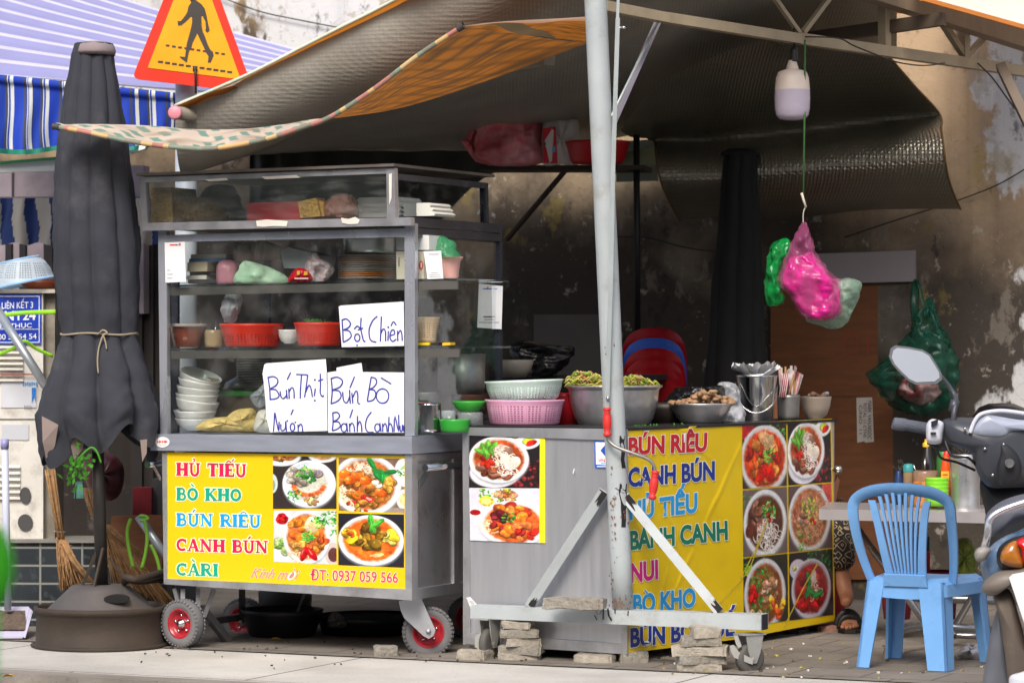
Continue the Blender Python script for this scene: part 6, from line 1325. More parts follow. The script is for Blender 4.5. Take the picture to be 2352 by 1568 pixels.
castor(1124, 1476, .067, .034, 13.72, R(58), stand, [(1092, 1458), (1104, 1452), (1106, 1480), (1100, 1492), (1090, 1484)])
castor(1722, 1511, .064, .04, 13.2, R(30), stand, T3([(2000, 1222), (2040, 1215), (2085, 1280), (2215, 1345), (2210, 1395), (2120, 1362), (2040, 1330), (2010, 1270)], 2, 3))
mb = MB(); mb.slab(T3([(2035, 1130), (2075, 1128), (2110, 1225), (2085, 1245), (2060, 1210)], 2, 3), FR(13.15), .012); mb.build('brake_lever', mat('castor_zinc'), stand)

# ---------------------------------------------------------------- paving blocks
blockm = [mat('block_pale', '#a59d90', rough=.95, var=.2, scale=16, bump=.8, bscale=60, dirt='#6a6257', damt=.4, dscale=10), mat('block_grey', '#8e897f', rough=.95, var=.25, scale=20, bump=1.0, bscale=60, dirt='#5d564b', damt=.4), mat('block_red', '#8f5a48', rough=.95, var=.25, scale=14, bump=.8, dirt='#8f8474', damt=.4)]
def block(x0, y0, x1, y1, Y, dep, label, m=0, yaw=0.0, group=None, seed=0):
    rg = random.Random(seed + int(x0 * 7 + y0)); bm = bmesh.new()
    w = (x1 - x0) * Y / F; h = (y1 - y0) * Y / F; c = P((x0 + x1) / 2, (y0 + y1) / 2, Y + dep / 2)
    bmesh.ops.create_cube(bm, size=1.0); bmesh.ops.bevel(bm, geom=list(bm.edges), offset=.06, segments=2, affect='EDGES'); bmesh.ops.subdivide_edges(bm, edges=list(bm.edges), cuts=2, use_grid_fill=True)
    o = Vector((rg.random() * 40, rg.random() * 40, 0)); Rz = Matrix.Rotation(yaw, 3, 'Z')
    mb = MB()
    for v in bm.verts:
        p = Vector((v.co.x * w, v.co.y * dep, v.co.z * h)); p += Vector((noise.noise(p * 14 + o), noise.noise(p * 14 + o * 2), noise.noise(p * 18 + o * 3) * .6)) * .011 + Vector((noise.noise(p * 55 + o), 0, noise.noise(p * 55 - o))) * .004
        mb.v.append(c + Rz @ p)
    mb.f = [[v.index for v in f.verts] for f in bm.faces]; mb.c = [None] * len(mb.f); mb.sm = [False] * len(mb.f); bm.free()
    return mb.build('paving_block', blockm[m], label=label, cat='paving block', group=group)
gl_, gr_ = 'paving blocks stacked under the left of the beam', 'paving blocks stacked under the right of the beam'
for i, (x0, y0, x1, y1) in enumerate(((1158, 1424, 1224, 1443), (1151, 1442, 1239, 1462), (1160, 1461, 1240, 1481), (1151, 1480, 1247, 1500), (1146, 1499, 1241, 1518))):
    block(x0, y0, x1, y1, 13.62, .13, ['topmost', 'second', 'middle', 'fourth', 'lowest'][i] + ' block of the stack near the left end of the white beam', i % 2, R(-12 + 9 * (i % 3)), gl_)
for i, (x0, y0, x1, y1) in enumerate(((1588, 1438, 1651, 1462), (1563, 1460, 1655, 1482), (1548, 1480, 1673, 1503), (1554, 1501, 1662, 1523), (1552, 1521, 1657, 1545))):
    block(x0, y0, x1, y1, 13.16, .13, ['topmost', 'second', 'widest middle', 'fourth', 'lowest'][i] + ' block of the stack near the right end of the white beam', i % 2, R(8 - 9 * (i % 3)), gr_)
block(1251, 1372, 1391, 1398, 13.36, .1, 'thick brown-grey paving slab lying flat on top of the white beam', 1, R(-14))
block(1057, 1491, 1124, 1516, 13.62, .12, 'tan paving block on the ground before the left castor of the beam', 0, R(-20))
block(1326, 1499, 1414, 1525, 13.5, .14, 'pale block under the front edge of the steel counter', 0, R(-16))
block(1419, 1494, 1482, 1523, 13.5, .13, 'rough grey block under the corner of the steel counter', 1, R(10))
block(858, 1482, 914, 1512, 13.75, .13, 'loose pale granite block on the ground left of the cart castor wheel', 1, R(5))
block(1866, 1431, 1920, 1458, 14.95, .2, 'reddish brick under the far right end of the steel counter', 2, R(12))
block(1080, 1474, 1130, 1505, 14.0, .1, 'grey block in shadow under the left edge of the steel counter', 1, R(0))
# ================================================================ canopy over the pitch
def foil(key, col, metal, rough, st=.9):
    m = mat(key, col, rough=rough, metal=metal, var=.12, scale=3); nt = m.node_tree; L_ = nt.links.new
    b = next(n for n in nt.nodes if n.type == 'BSDF_PRINCIPLED'); tc = next(n for n in nt.nodes if n.type == 'TEX_COORD')
    v = N(nt, "ShaderNodeTexVoronoi"); v.inputs['Scale'].default_value = 58; v.inputs['Randomness'].default_value = .12; L_(tc.outputs['Object'], v.inputs['Vector'])
    bp = N(nt, "ShaderNodeBump"); bp.inputs['Strength'].default_value = st; bp.inputs['Distance'].default_value = .006; L_(v.outputs['Distance'], bp.inputs['Height']); L_(bp.outputs[0], b.inputs['Normal']); return m
foilm = foil('bubble_foil', '#98948a', .1, .5, .5)
roof = thing('tarp_roof', 'large grey bubble-foil tarp roof with orange hem over the food pitch', 'canopy', P(1176, 200, 15.5))
rim = [(402, 247, 14.55), (480, 214, 14.5), (560, 181, 14.42), (690, 118, 14.3), (790, 70, 14.2), (880, 28, 14.1), (1000, -35, 14.0), (1200, -150, 13.85), (1500, -260, 13.6), (1800, -330, 13.5), (2060, -330, 13.6)]
back = [(575, 352, 17.8), (620, 352, 17.75), (680, 352, 17.72), (770, 352, 17.7), (880, 350, 17.6), (1000, 345, 17.5), (1150, 338, 17.3), (1350, 330, 17.15), (1600, 275, 17.0), (1850, 205, 16.9), (2060, 105, 16.2)]
rows = []; NR = 60; ra, ba = smooth_poly(rim, 8, False), smooth_poly(back, 8, False)
for i in range(NR + 1):
    v = (i / NR) ** 2.2; row = []
    for (x0, y0, Y0), (x1, y1, Y1) in zip(ra, ba):
        p = P(x0, y0, Y0).lerp(P(x1, y1, Y1), v); q_ = min(1, v / .11); p.z -= (.34 if x0 < 1100 else .34 - .3 * min(1, (x0 - 1100) / 500)) * math.sqrt(1 - (1 - q_) ** 2) * (1 - v) ** 1.2
        p.z += .02 * noise.noise(p * 1.7) + .006 * noise.noise(p * 6)
        row.append(p)
    rows.append(row)
mb = MB(); mb.grid(rows); mb.build('foil_sheet', foilm, roof)
mb = MB(); mb.grid([[p + Vector((0, .03 * math.sin(i * .9) - .05, -.12 * k * (1 + .2 * math.sin(i * .37)) * min(1, (54 - i) / 14))) for i, p in enumerate(rows[-1][:52])] for k in range(4)]); mb.build('shade_flap', mat('shade_tarp', '#2e302c', rough=.7, var=.2), roof)  # dark flap added to paint the deep shade under the roof's back edge
orange = mat('orange_tarp', '#d8862c', rough=.6, var=.2, scale=3, trans=.55)
mb = MB(); o_ = [(402, 244, 14.5), (560, 177, 14.38), (690, 111, 14.25), (790, 60, 14.15), (880, 15, 14.05), (1000, -50, 13.9), (1200, -170, 13.8)]; i_ = [(404, 248, 14.52), (560, 182, 14.42), (690, 121, 14.32), (790, 81, 14.25), (880, 43, 14.18), (1000, -12, 14.1), (1200, -110, 13.95)]
mb.grid([[P(*p) for p in smooth_poly(o_, 6, False)], [P(*p) for p in smooth_poly(i_, 6, False)]]); mb.build('orange_hem', orange, roof)
mb = MB(); mb.tube([P(x, y - 1, Y) for x, y, Y in smooth_poly(o_, 6, False)], .008, 8); mb.build('hem_rope', mat('cream_hem', '#d8d6c0', rough=.7, var=.2, dirt='#5a9a88', damt=.45, dscale=3), roof)
mb = MB(); mb.grid([[P(405, 244, 14.45), P(470, 216, 14.42), P(538, 196, 14.4)], [P(440, 248, 14.6), P(510, 235, 14.6), P(562, 212, 14.5)], [P(440, 252, 14.7), P(530, 250, 14.7), P(592, 246, 14.6)]]); mb.build('turned_corner', mat('brown_tarp', '#8a5420', rough=.7, var=.25, trans=.3), roof)
mb = MB(); mb.tube([P(402, 259, 14.4), P(700, 300, 15.6)], .029, 18); mb.build('front_roller', mat('roller_tube', '#8a8374', rough=.6, var=.15), label='beige awning roller tube ending in a pink cap below the tarp corner', cat='roller')
mb = MB(); a = P(401, 259, 14.36); mb.lathe(a, [(.001, .006), (.024, .005), (.031, 0), (.031, -.02), (.029, -.024)], 24, Matrix.Rotation(R(90), 3, 'X') @ Matrix.Rotation(R(-8), 3, 'Y')); mb.build('pink_cap', plastic('#dc8a98', .5), bpy.data.objects['front_roller'])
# the orange flap with its hem rod
fl = thing('awning_flap', 'patterned orange and cream awning flap with a striped hem rod sweeping across the front', 'awning', P(700, 300, 13.8))
A = smooth_poly([(127, 291, 14.0), (200, 304, 13.96), (300, 325, 13.9), (400, 338, 13.85), (490, 341, 13.8), (600, 322, 13.74), (690, 294, 13.7), (760, 268, 13.66), (860, 204, 13.6), (960, 128, 13.52), (1060, 62, 13.45)], 8, False)
B = smooth_poly([(130, 286, 14.05), (210, 285, 14.1), (330, 288, 14.2), (450, 297, 14.2), (560, 296, 14.15), (650, 286, 14.1), (720, 274, 14.1), (790, 269, 14.1), (930, 246, 14.1), (1130, 182, 14.1), (1352, 98, 14.1)], 8, False)
n = len(A); rows = []
for k in range(17):
    v = k / 16
    rows.append([P(*a).lerp(P(*b), v) + Vector((0, 0, .012 * math.sin(i * .5 + 2 * v) * math.sin(math.pi * v))) for i, (a, b) in enumerate(zip(A, B))])
def lerp3(a, b, t): t = min(1, max(0, t)); a = hexc(a) if isinstance(a, str) else a; b = hexc(b) if isinstance(b, str) else b; return tuple(x + (y - x) * t for x, y in zip(a, b))
def flapc(u, v):
    """the printed cloth: teal dashes on cream at the low end, brown bars on orange at the high end"""
    s_ = u * 34 + v * 3.2; row = int(v * 4.2); on = (s_ + row * .9) % 2.0 < .62
    cream = lerp3('#ecdac6', '#6fa594', .9 if on and (int(s_ / 2) * 7 + row * 5) % 4 else 0); cream = lerp3(cream, '#b49a84', max(0, noise.noise(Vector((u * 12, v * 4, 9)))) * 1.3)
    w = noise.noise(Vector((u * 9, v * 60, 1))) + .6 * noise.noise(Vector((u * 20, v * 18, 4)))
    org = lerp3('#c07a34', '#7a5836', (w - .02) * 2.6); org = lerp3(org, '#7d5a3a', .75 * max(0, 1 - abs(((v * 5 + u * 2) % 1) - .3) * 5)); org = lerp3(org, '#6f5238', .6 * max(0, 1 - abs(((u * 30 - v * 3) % 1) - .5) * 4))
    return lerp3(cream, org, (u - .60) * 12)
def cloth(rows, cf, name='flap_cloth'):
    mb = MB(); mb.grid(rows); m_, n_ = len(rows), len(rows[0])
    mb.vc = np.array([[*cf(j / (n_ - 1), i / (m_ - 1)), 1] for i in range(m_) for j in range(n_)]); return mb.build(name, mat('flap_cloth', rough=.75, attr=True, var=.08, trans=.45, bump=.08, bscale=200), fl)
def rows_of(A, B, m, n, sag):
    f = lambda L_, u: L_[0].lerp(L_[0], 0) if False else (lambda k: L_[int(k)].lerp(L_[min(int(k) + 1, len(L_) - 1)], k - int(k)))(u * (len(L_) - 1))
    return [[f(A, j / n).lerp(f(B, j / n), i / m) + Vector((0, 0, sag * math.sin(j * .11 + 2 * i / m) * math.sin(math.pi * i / m))) for j in range(n + 1)] for i in range(m + 1)]
A3, B3 = [P(*a) for a in A], [P(*b) for b in B]
cloth(rows_of(A3, B3, 44, 420, .012), flapc)
top_ = [P(*p) for p in smooth_poly([(1060, 60, 13.45), (1120, 53, 13.5), (1200, 47, 13.6), (1280, 43, 13.7), (1356, 38, 13.75)], 10, False)]
low_ = [A3[-1].lerp(B3[-1], i / (len(top_) - 1)) for i in range(len(top_))]
def flapd(u, v):
    if v < .16: return lerp3('#e9c9ae', '#d9a27c', v / .16)
    g = u * 1.0 - v * .30
    o = lerp3('#c47c32', '#85592c', (noise.noise(Vector((u * 7, v * 22, 8))) + .1) * 2.5)
    return lerp3(o, '#75644a', 1 if .12 < g < .44 else 0)
cloth(rows_of(top_, low_, 44, 120, -.008), flapd)
mb = MB(); rodc = ['#2f6a62', '#d8a85c', '#2f5a56', '#35504c', '#b0505a', '#a84450', '#9a4048', '#3f7a70', '#d0a860', '#2a4a46', '#4a5a54', '#d0b070', '#2f5a54']
rk = []
while len(rk) < len(A): rk += [rg.randrange(len(rodc))] * rg.randint(1, 3)
for i in range(len(A) - 1): mb.tube([P(*A[i]), P(*A[i + 1])], .0105, 12, cap=False, col=lerp3(rodc[rk[i]], '#b09a80', .4))
mb.build('hem_rod', mat('hem_cloth', rough=.65, attr=True, var=.1), fl)
mb = MB()
for e, f in ((A[0], A[1]), (A[-1], A[-2])):
    c_ = P(*e); dr = (P(*e) - P(*f)).normalized(); mb.tube([c_ - dr * .02, c_ + dr * .012], .015, 16, cap=False); mb.tube([c_ + dr * .0, c_ + dr * .003], .0135, 16)
mb.build('rod_end', plastic('#3a3632', .6), fl)
mb = MB(); mb.beam(P(1270, -40, 14.6), P(1262, 148, 14.7), .05, .05, (0, 1, 0)); mb.build('roof_strut', mat('tan_steel', '#8f8676', rough=.6, var=.15), label='tan upright strut behind the orange flap left of the white post', cat='strut')
mb = MB(); mb.slab([(1176, 148), (1240, 120), (1268, 140), (1250, 152), (1180, 164)], FR(14.75), .03); mb.build('strut_bracket', mat('tan_steel'), label='grey plate bracket joining the strut below the orange flap', cat='bracket')

# ---- truss from the post to the wall
def Yt(x): return 13.5 + (x - 1395) / 957 * 2.45
tr = thing('roof_truss', 'welded tan steel truss running from the white post back to the wall', 'truss', P(1875, 120, Yt(1875)))
tan = mat('truss_paint', '#a2937a', rough=.55, var=.15, dirt='#6a5340', damt=.3); 
def tb(a, b, w, h=None, dy=0.0, m=tan, nm='web_bar'):
    mb = MB(); mb.beam(P(a[0], a[1], Yt(a[0]) + dy), P(b[0], b[1], Yt(b[0]) + dy), w, h or w, (0, 0, 1)); return mb.build(nm, m, tr)
tb((1385, 14), (1530, 42), .05, .042, nm='lower_chord'); tb((1526, 41), (1835, 90), .05, .044, nm='lower_chord'); tb((1832, 89), (2372, 167), .05, .05, nm='lower_chord')
tb((1990, -22), (2372, 100), .08, .085, -.1, mat('brown_box_beam', '#857462', rough=.6, var=.12, stretch=(6, 6, 1)), 'upper_chord'); tb((1395, -60), (1990, -22), .05, .05, 0, nm='upper_chord')
for (a, b, w) in (((1617, -60), (1617, 40), .045), ((1832, -60), (1832, 80), .048), ((2031, 0), (2032, 106), .044), ((2214, 66), (2215, 136), .04), ((1772, -14), (1837, 78), .02), ((1915, -18), (1844, 76), .022), ((2160, 45), (2216, 130), .03), ((2268, 78), (2218, 132), .026)): tb(a, b, w)
mb = MB(); mb.beam(P(1840, 92, 15.4), P(2168, 44, 15.0), .05, .06); mb.build('dark_rafter', mat('dark_rafter', '#4a3d31', rough=.7, var=.2), label='dark rafter crossing behind the tan truss at the upper right', cat='rafter')
mb = MB(); mb.beam(P(2298, 152, 15.6), P(2372, 305, 15.3), .045, .045, (0, 1, 0)); mb.build('corner_strut', mat('corner_strut', '#6a5d50', rough=.6, var=.15), label='slanting brown strut below the truss at the right edge', cat='strut')
mb = MB(); mb.tube(path([(1850, 85, 14.6), (1925, 88, 14.7), (1960, 105, 14.75), (2010, 125, 14.8), (2060, 143, 14.9), (2120, 151, 15.1), (2170, 145, 15.3)], 5), .0035, 6); mb.tube(path([(2245, 145, 15.6), (2280, 180, 15.6), (2320, 235, 15.6), (2360, 285, 15.6)], 4), .004, 6); mb.build('drooping_wire', plastic('#2a2320', .6), label='thin wire drooping under the truss at the upper right', cat='wire')
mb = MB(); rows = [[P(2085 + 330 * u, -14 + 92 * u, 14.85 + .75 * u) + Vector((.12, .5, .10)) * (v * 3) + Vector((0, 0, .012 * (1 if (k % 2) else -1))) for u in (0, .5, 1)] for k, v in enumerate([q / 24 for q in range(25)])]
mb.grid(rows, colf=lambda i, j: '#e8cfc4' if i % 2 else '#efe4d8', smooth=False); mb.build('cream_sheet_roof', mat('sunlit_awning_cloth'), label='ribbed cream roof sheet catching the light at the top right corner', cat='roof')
mb = MB(); mb.slab([(2120, -8), (2400, 70), (2400, 80), (2120, 2)], PL(2120, 14.82, 2400, 15.5), .02); mb.build('roof_edge', plastic('#d8863a', .6), bpy.data.objects['cream_sheet_roof'])
mb = MB(); rows = [[P(1740 + 360 * u, -60 + 100 * v - 25 * (1 - u) * v + 6 * math.sin(5 * u), 15.5 + .4 * v) for u in [q / 20 for q in range(21)]] for v in [q / 8 for q in range(9)]]
mb.grid(rows, colf=lambda i, j: ['#8a2a14', '#d8742c', '#c85a20', '#e08a38'][(i + j // 6) % 4] if j > 3 else '#5a1410'); mb.build('orange_cloth', mat('flap_cloth'), label='orange striped cloth lining glimpsed above the truss at the upper right', cat='cloth')

# ---- tarp curtain curling down at the back
cv = [[(1425, 300, 16.2), (1500, 205, 15.7), (1600, 148, 15.4), (1760, 92, 15.2), (1900, 95, 15.2), (2040, 128, 15.4)],
      [(1450, 315, 16.6), (1540, 260, 16.2), (1650, 215, 16.0), (1790, 180, 15.9), (1950, 170, 15.8), (2098, 195, 15.8)],
      [(1500, 322, 16.75), (1600, 318, 16.7), (1700, 308, 16.6), (1830, 295, 16.5), (2000, 275, 16.35), (2158, 262, 16.2)],
      [(1506, 350, 16.5), (1600, 352, 16.42), (1700, 346, 16.32), (1830, 334, 16.2), (2000, 316, 16.0), (2162, 300, 15.85)],
      [(1512, 392, 16.38), (1600, 396, 16.3), (1700, 392, 16.2), (1850, 376, 16.05), (2000, 360, 15.9), (2168, 342, 15.75)],
      [(1522, 428, 16.42), (1610, 434, 16.36), (1710, 432, 16.26), (1850, 418, 16.12), (2000, 402, 15.96), (2174, 386, 15.8)],
      [(1540, 468, 16.62), (1622, 472, 16.58), (1722, 470, 16.5), (1850, 460, 16.38), (2000, 442, 16.2), (2186, 432, 16.05)],
      [(1562, 507, 16.95), (1640, 500, 16.95), (1740, 501, 16.9), (1850, 498, 16.8), (2000, 482, 16.65), (2206, 480, 16.4)]]
cols_ = [smooth_poly(r_, 8, False) for r_ in cv]; rows = []
tv = [smooth_poly([c[j] for c in cols_], 7, False) for j in range(len(cols_[0]))]
mb = MB(); mb.grid([[P(*tv[j][i]) for j in range(len(tv))] for i in range(len(tv[0]))]); mb.build('hanging_tarp', foil('hanging_foil', '#a8a496', .85, .3), label='dark bubble-foil tarp curling down in front of the stained wall', cat='tarp')
for q_ in ([P(*p) for p in tv[-1]], [P(*p) for p in tv[0][12:]]): mb = MB(); mb.tube(q_, .006, 6); mb.build('tarp_binding', plastic('#6a5230', .7), bpy.data.objects['hanging_tarp'])

# ---- lamp bulb, string and bags
bl = thing('light_bulb', 'large unlit white bulb hanging from the roof truss', 'light bulb', P(1820, 275, 14.6))
mb = MB(); mb.turn(1824, 14.6, [(1, 108), (7, 109), (9, 118), (10, 138), (11, 142), (1, 143)], 24); mb.tube([P(1824, 60, 14.6), P(1824, 110, 14.6)], .005, 8); mb.build('socket', plastic('#1c1b1c', .5), bl)
mb = MB(); mb.turn(1820, 14.6, [(9, 139), (10, 143), (14, 156), (15, 160), (22, 161), (33, 166), (38, 180), (40.5, 207)], 36); mb.build('housing', mat('bulb_cream', '#d9c9bc', rough=.4, var=.04), bl)
mb = MB(); mb.turn(1820, 14.6, [(40.5, 207), (41, 225), (40, 250), (37, 265), (30, 273), (18, 276), (1, 276)], 36); mb.build('diffuser', mat('bulb_milk', '#cfc4d6', rough=.25, var=.02, trans=.2), bl)
mb = MB(); mb.tube([P(1849, 92, 14.55), P(1848, 270, 14.55), P(1845, 450, 14.55)], .0045, 8); mb.build('green_string', plastic('#3f6a38', .7), label='green string hanging from the truss past the bulb', cat='string')
mb = MB(); mb.tube([P(1841, 443, 14.54), P(1851, 477, 14.54)], .006, 8); mb.tube(path([(1850, 475, 14.54), (1845, 490, 14.54), (1845, 515, 14.54)], 3), .0025, 6); mb.build('hook', plastic('#c9c0b0', .5), label='pale hook at the end of the green string holding the bags', cat='hook')
mb = MB(); mb.sack([(1845, 510), (1860, 540), (1874, 578), (1896, 612), (1918, 632), (1930, 650), (1936, 690), (1930, 722), (1900, 738), (1856, 735), (1832, 714), (1812, 678), (1786, 650), (1797, 610), (1815, 565)], 14.5, .11, wob=.05)
pb_ = mb.build('pink_bag', mat('pink_film', '#d06aa0', rough=.15, var=.2, scale=9, bump=.5, bscale=12, trans=.2, seethru=.7, stretch=(2, 2, .6), clear=.5), label='bright pink plastic bag hanging on the hook in front of the others', cat='bag')
mb = MB(); mb.sack([(1838, 590), (1862, 578), (1880, 600), (1902, 628), (1922, 650), (1930, 690), (1924, 720), (1898, 734), (1858, 731), (1836, 710), (1818, 676), (1796, 650), (1805, 610), (1822, 588)], 14.5, .09, wob=.05); mb.build('bag_contents', mat('pink_contents', '#cc1485', rough=.22, var=.25, scale=9, bump=.7, bscale=14, trans=.15, stretch=(2, 2, .5), clear=.6), pb_)
mb = MB(); mb.sack([(1774, 562), (1800, 547), (1815, 556), (1808, 600), (1796, 650), (1800, 690), (1775, 704), (1760, 690), (1758, 630), (1764, 590)], 14.58, .08, wob=.05); mb.build('green_bag', mat('green_bag2', '#0fa04c', rough=.18, var=.25, bump=.6, bscale=12, trans=.3, seethru=.15, stretch=(2, 2, .5), clear=.5), label='bright green plastic bag hanging to the left of the pink one', cat='bag')
mb = MB(); mb.sack([(1880, 650), (1930, 642), (1948, 638), (1976, 648), (1978, 672), (1962, 705), (1945, 742), (1915, 756), (1885, 748), (1850, 730)], 14.62, .09, wob=.05); mb.build('clear_bag', bagm('cleargreen', '#8fb09a', .3, dirt='#c9d0cc', damt=.35), label='clear greenish plastic bag hanging behind and right of the pink one', cat='bag')
mb = MB(); mb.turn(1935, 14.66, [(1, 672), (20, 671), (22, 642), (20, 641)], 20); mb.build('lilac_tub', plastic('#b06a9a'), label='lilac tub showing between the pink and the clear hanging bags', cat='tub')

# ---- back of the pitch
mb = MB(); mb.rect(1100, 379, 1480, 390, PL(1100, 16.6, 1480, 16.45), .3); mb.beam(P(1300, 390, 16.5), P(1165, 550, 17.2), .02, .02); mb.build('wall_shelf', mat('dark_plank', '#3a322c', rough=.8, var=.25), label='dark plank shelf high on the wall behind the white post', cat='shelf')
mb = MB(); mb.sack([(1100, 374), (1096, 300), (1104, 280), (1140, 275), (1200, 272), (1240, 280), (1246, 310), (1245, 375)], 16.55, .12, wob=.06); mb.pillow([(1100, 374), (1062, 330), (1066, 318), (1098, 285)], 16.6, .04, wob=.05)
mb.build('red_bag', mat('red_bag', '#e4707a', rough=.3, var=.3, scale=8, bump=1.0, bscale=20, trans=.2, dirt='#ecc0c2', damt=.5, dscale=6), label='red translucent plastic bag on the high shelf', cat='bag')
tp_ = thing('tissue_pack', 'white pack of tissues with red printed side on the high shelf', 'tissue pack', P(1290, 375, 16.5))
mb = MB(); mb.pillow([(1245, 375), (1244, 300), (1250, 272), (1290, 268), (1326, 275), (1332, 320), (1330, 376), (1290, 378)], 16.52, .1, wob=.03, power=.35); mb.build('wrapper', mat('tissue_white', '#cfcac4', rough=.4, var=.1, bump=.6, bscale=25), tp_)
mb = MB(); fq = FR(16.41); mb.slab([(1246, 295), (1276, 291), (1281, 375), (1248, 375)], fq, .003, 0, '#c4182c'); mb.slab([(1250, 325), (1268, 296), (1272, 300), (1268, 370), (1262, 374), (1256, 345)], fq, .002, .003, '#cfc8c4'); mb.rect(1268, 337, 1276, 350, fq, .002, .004, '#6a9ac8'); mb.slab(arc(1250, 331, 4, 6, 0, 360, 10)[:-1], fq, .002, .005, '#5a5a3c'); mb.build('printed_side', COLR(), tp_)
mb = MB(); mb.turn(1372, 16.45, [(1, 376), (56, 376), (62, 370), (72, 335), (76, 327), (74, 325), (70, 330)], 36); mb.build('red_basket', plastic('#b8141f', .35), label='red plastic basin on the high shelf behind the white post', cat='basin')
mb = MB(); mb.tube([P(1462, 310, 16.5), P(1464, 765, 16.5)], .017, 14); mb.tube([P(1464, 760, 16.5), P(1465, 1385, 16.5)], .017, 14); mb.build('black_pole', plastic('#0f0f11', .5), label='thin black upright pole standing behind the counter right of the white post', cat='pole')
mb = MB(); mb.tube([P(1405, 380, 16.9), P(1515, 355, 16.9)], .05, 14); mb.build('pale_pipe', plastic('#a9b89a', .6), label='fat pale green pipe against the wall beside the hanging tarp edge', cat='pipe')
mb = MB(); mb.slab([(1420, 325), (1505, 320), (1512, 415), (1415, 418)], FR(17.0), .03); mb.build('plastic_sheet', plastic('#8f9a94', .6), label='greyish plastic sheet behind the pale pipe on the wall', cat='sheet')
# dark folded umbrella
du = thing('folded_umbrella', 'black folded market umbrella standing in shade before the stained wall', 'umbrella', P(1700, 1400, 16.2))
rows = []
DX = [(350, 1662, 1742), (420, 1655, 1742), (520, 1648, 1750), (650, 1632, 1755), (780, 1626, 1760), (870, 1615, 1770), (960, 1605, 1785), (1050, 1600, 1790)]
for i in range(41):
    y = 350 + 700 * i / 40
    for a, b in zip(DX, DX[1:]):
        if a[0] <= y <= b[0]: t = (y - a[0]) / (b[0] - a[0]); l, r = a[1] + (b[1] - a[1]) * t, a[2] + (b[2] - a[2]) * t
    hw = (r - l) / 2 * 16.2 / F; rows.append([P((l + r) / 2, y, 16.2) + Vector((math.cos(th) * hw * q, math.sin(th) * hw * q, 0)) for th in [2 * math.pi * k / 96 for k in range(97)] for q in [1 - .16 * (1 - abs(math.sin(4 * th + .5)) ** .6)]])
mb = MB(); mb.grid(rows); mb.build('canopy', mat('black_canvas', '#09090b', rough=.85, var=.15), du)
mb = MB(); mb.turn(1700, 16.2, [(1, 340), (30, 342), (44, 350), (46, 356), (40, 358)], 24); mb.build('top_cap', mat('black_canvas'), du)
mb = MB(); mb.tube([P(1700, 1000, 16.2), P(1700, 1400, 16.2)], .025, 12); mb.build('pole', DARKMETAL(), du)
# stack of red chairs with one blue
def chairshell(mb, cx, ytop, w, h, Y, col=None):
    q = [(cx - w, ytop + h), (cx - w * .97, ytop + h * .45), (cx - w * .8, ytop + h * .16), (cx - w * .45, ytop + h * .03), (cx, ytop), (cx + w * .45, ytop + h * .03), (cx + w * .8, ytop + h * .16), (cx + w * .97, ytop + h * .45), (cx + w, ytop + h)]
    q = smooth_poly(q, 4, False); n = len(q)
    out = [P(x, y, Y + .10 * (1 - ((x - cx) / w) ** 2)) for x, y in q]; inn = [P(cx + (x - cx) * .86, y + 11, Y + .1 * (1 - ((x - cx) / w) ** 2) + .012) for x, y in q]; low = [P(cx + (x - cx) * .84, ytop + h, Y + .1 * (1 - ((x - cx) / w) ** 2) + .015) for x, y in q]
    mb.grid([out, inn, low], col); mb.grid([[p + Vector((0, .03, -.004)) for p in out], out], col)
for i in range(6):
    c_ = '#2a50a4' if i == 1 else '#860e16'; Y = 16.1 - .07 * i; yt = 752 + (0, 24, 47, 70, 93, 116)[i]; w = 78 - 1.5 * i
    ch = thing('plastic_chair', ['topmost red plastic chair of the stack', 'blue plastic chair near the top of the red stack', 'third red chair, just below the blue one in the stack', 'fourth red chair of the stack behind the mixing bowl', 'fifth red chair of the stack behind the mixing bowl', 'lowest visible red chair of the stack behind the mixing bowl'][i], 'chair', P(1502, 1385 - 12 * i, Y), 'plastic chairs stacked behind the counter')
    m_ = plastic(c_, .35); mb = MB(); chairshell(mb, 1502, yt, w, 150, Y); mb.build('backrest', m_, ch)
    mb = MB(); mb.rect(1502 - w * .8, yt + 190, 1502 + w * .8, yt + 200, FR(Y - .2), .35); mb.build('seat', m_, ch)
    for sx in (-1, 1):
        for dy in (-.2, .15):
            mb = MB(); mb.beam(P(1502 + sx * w * .75, yt + 195, Y + dy), P(1502 + sx * w * .95, yt + 400, Y + dy), .035, .03, (0, 1, 0)); mb.build('leg', m_, ch)
# plywood, white board, carton label
ply = thing('plywood_board', 'large brown plywood board leaning on the wall with a taped paper note', 'board', P(1930, 1300, 16.85))
pw = PL(1760, 16.95, 2110, 16.7)
mb = MB(); mb.slab([(1770, 662), (2104, 650), (2106, 910), (1770, 910)], pw, .02); mb.slab([(1770, 911), (2078, 911), (2078, 1330), (1770, 1330)], pw, .02, .01); mb.build('panel', mat('plywood', '#70421f', rough=.7, var=.2, stretch=(1, 1, 5), scale=7, dirt='#5a3218', damt=.35), ply)
mb = MB(); mb.slab([(1967, 913), (2003, 912), (2007, 1014), (1988, 1016), (1985, 1013), (1969, 1016)], pw, .002, .013); nt_ = mb.build('paper_note', mat('grey_paper', '#c2bcb4', rough=.8, var=.05), ply)
mb = MB()
def vtext(s_, x, y0, y1, hh): text(mb, s_, ((x + hh, y0), (x, y0), (x + hh, y1), (x, y1)), pw, .0155, '#3a3436', .0)
vtext('MARK VAN.NGOC', 1993, 920, 1008, 9); vtext('TOTAL 11 CTNS', 1983, 924, 1004, 7); vtext('C/NO. 11', 1973, 930, 996, 7); mb.build('note_lettering', COLR(), nt_)
mb = MB()
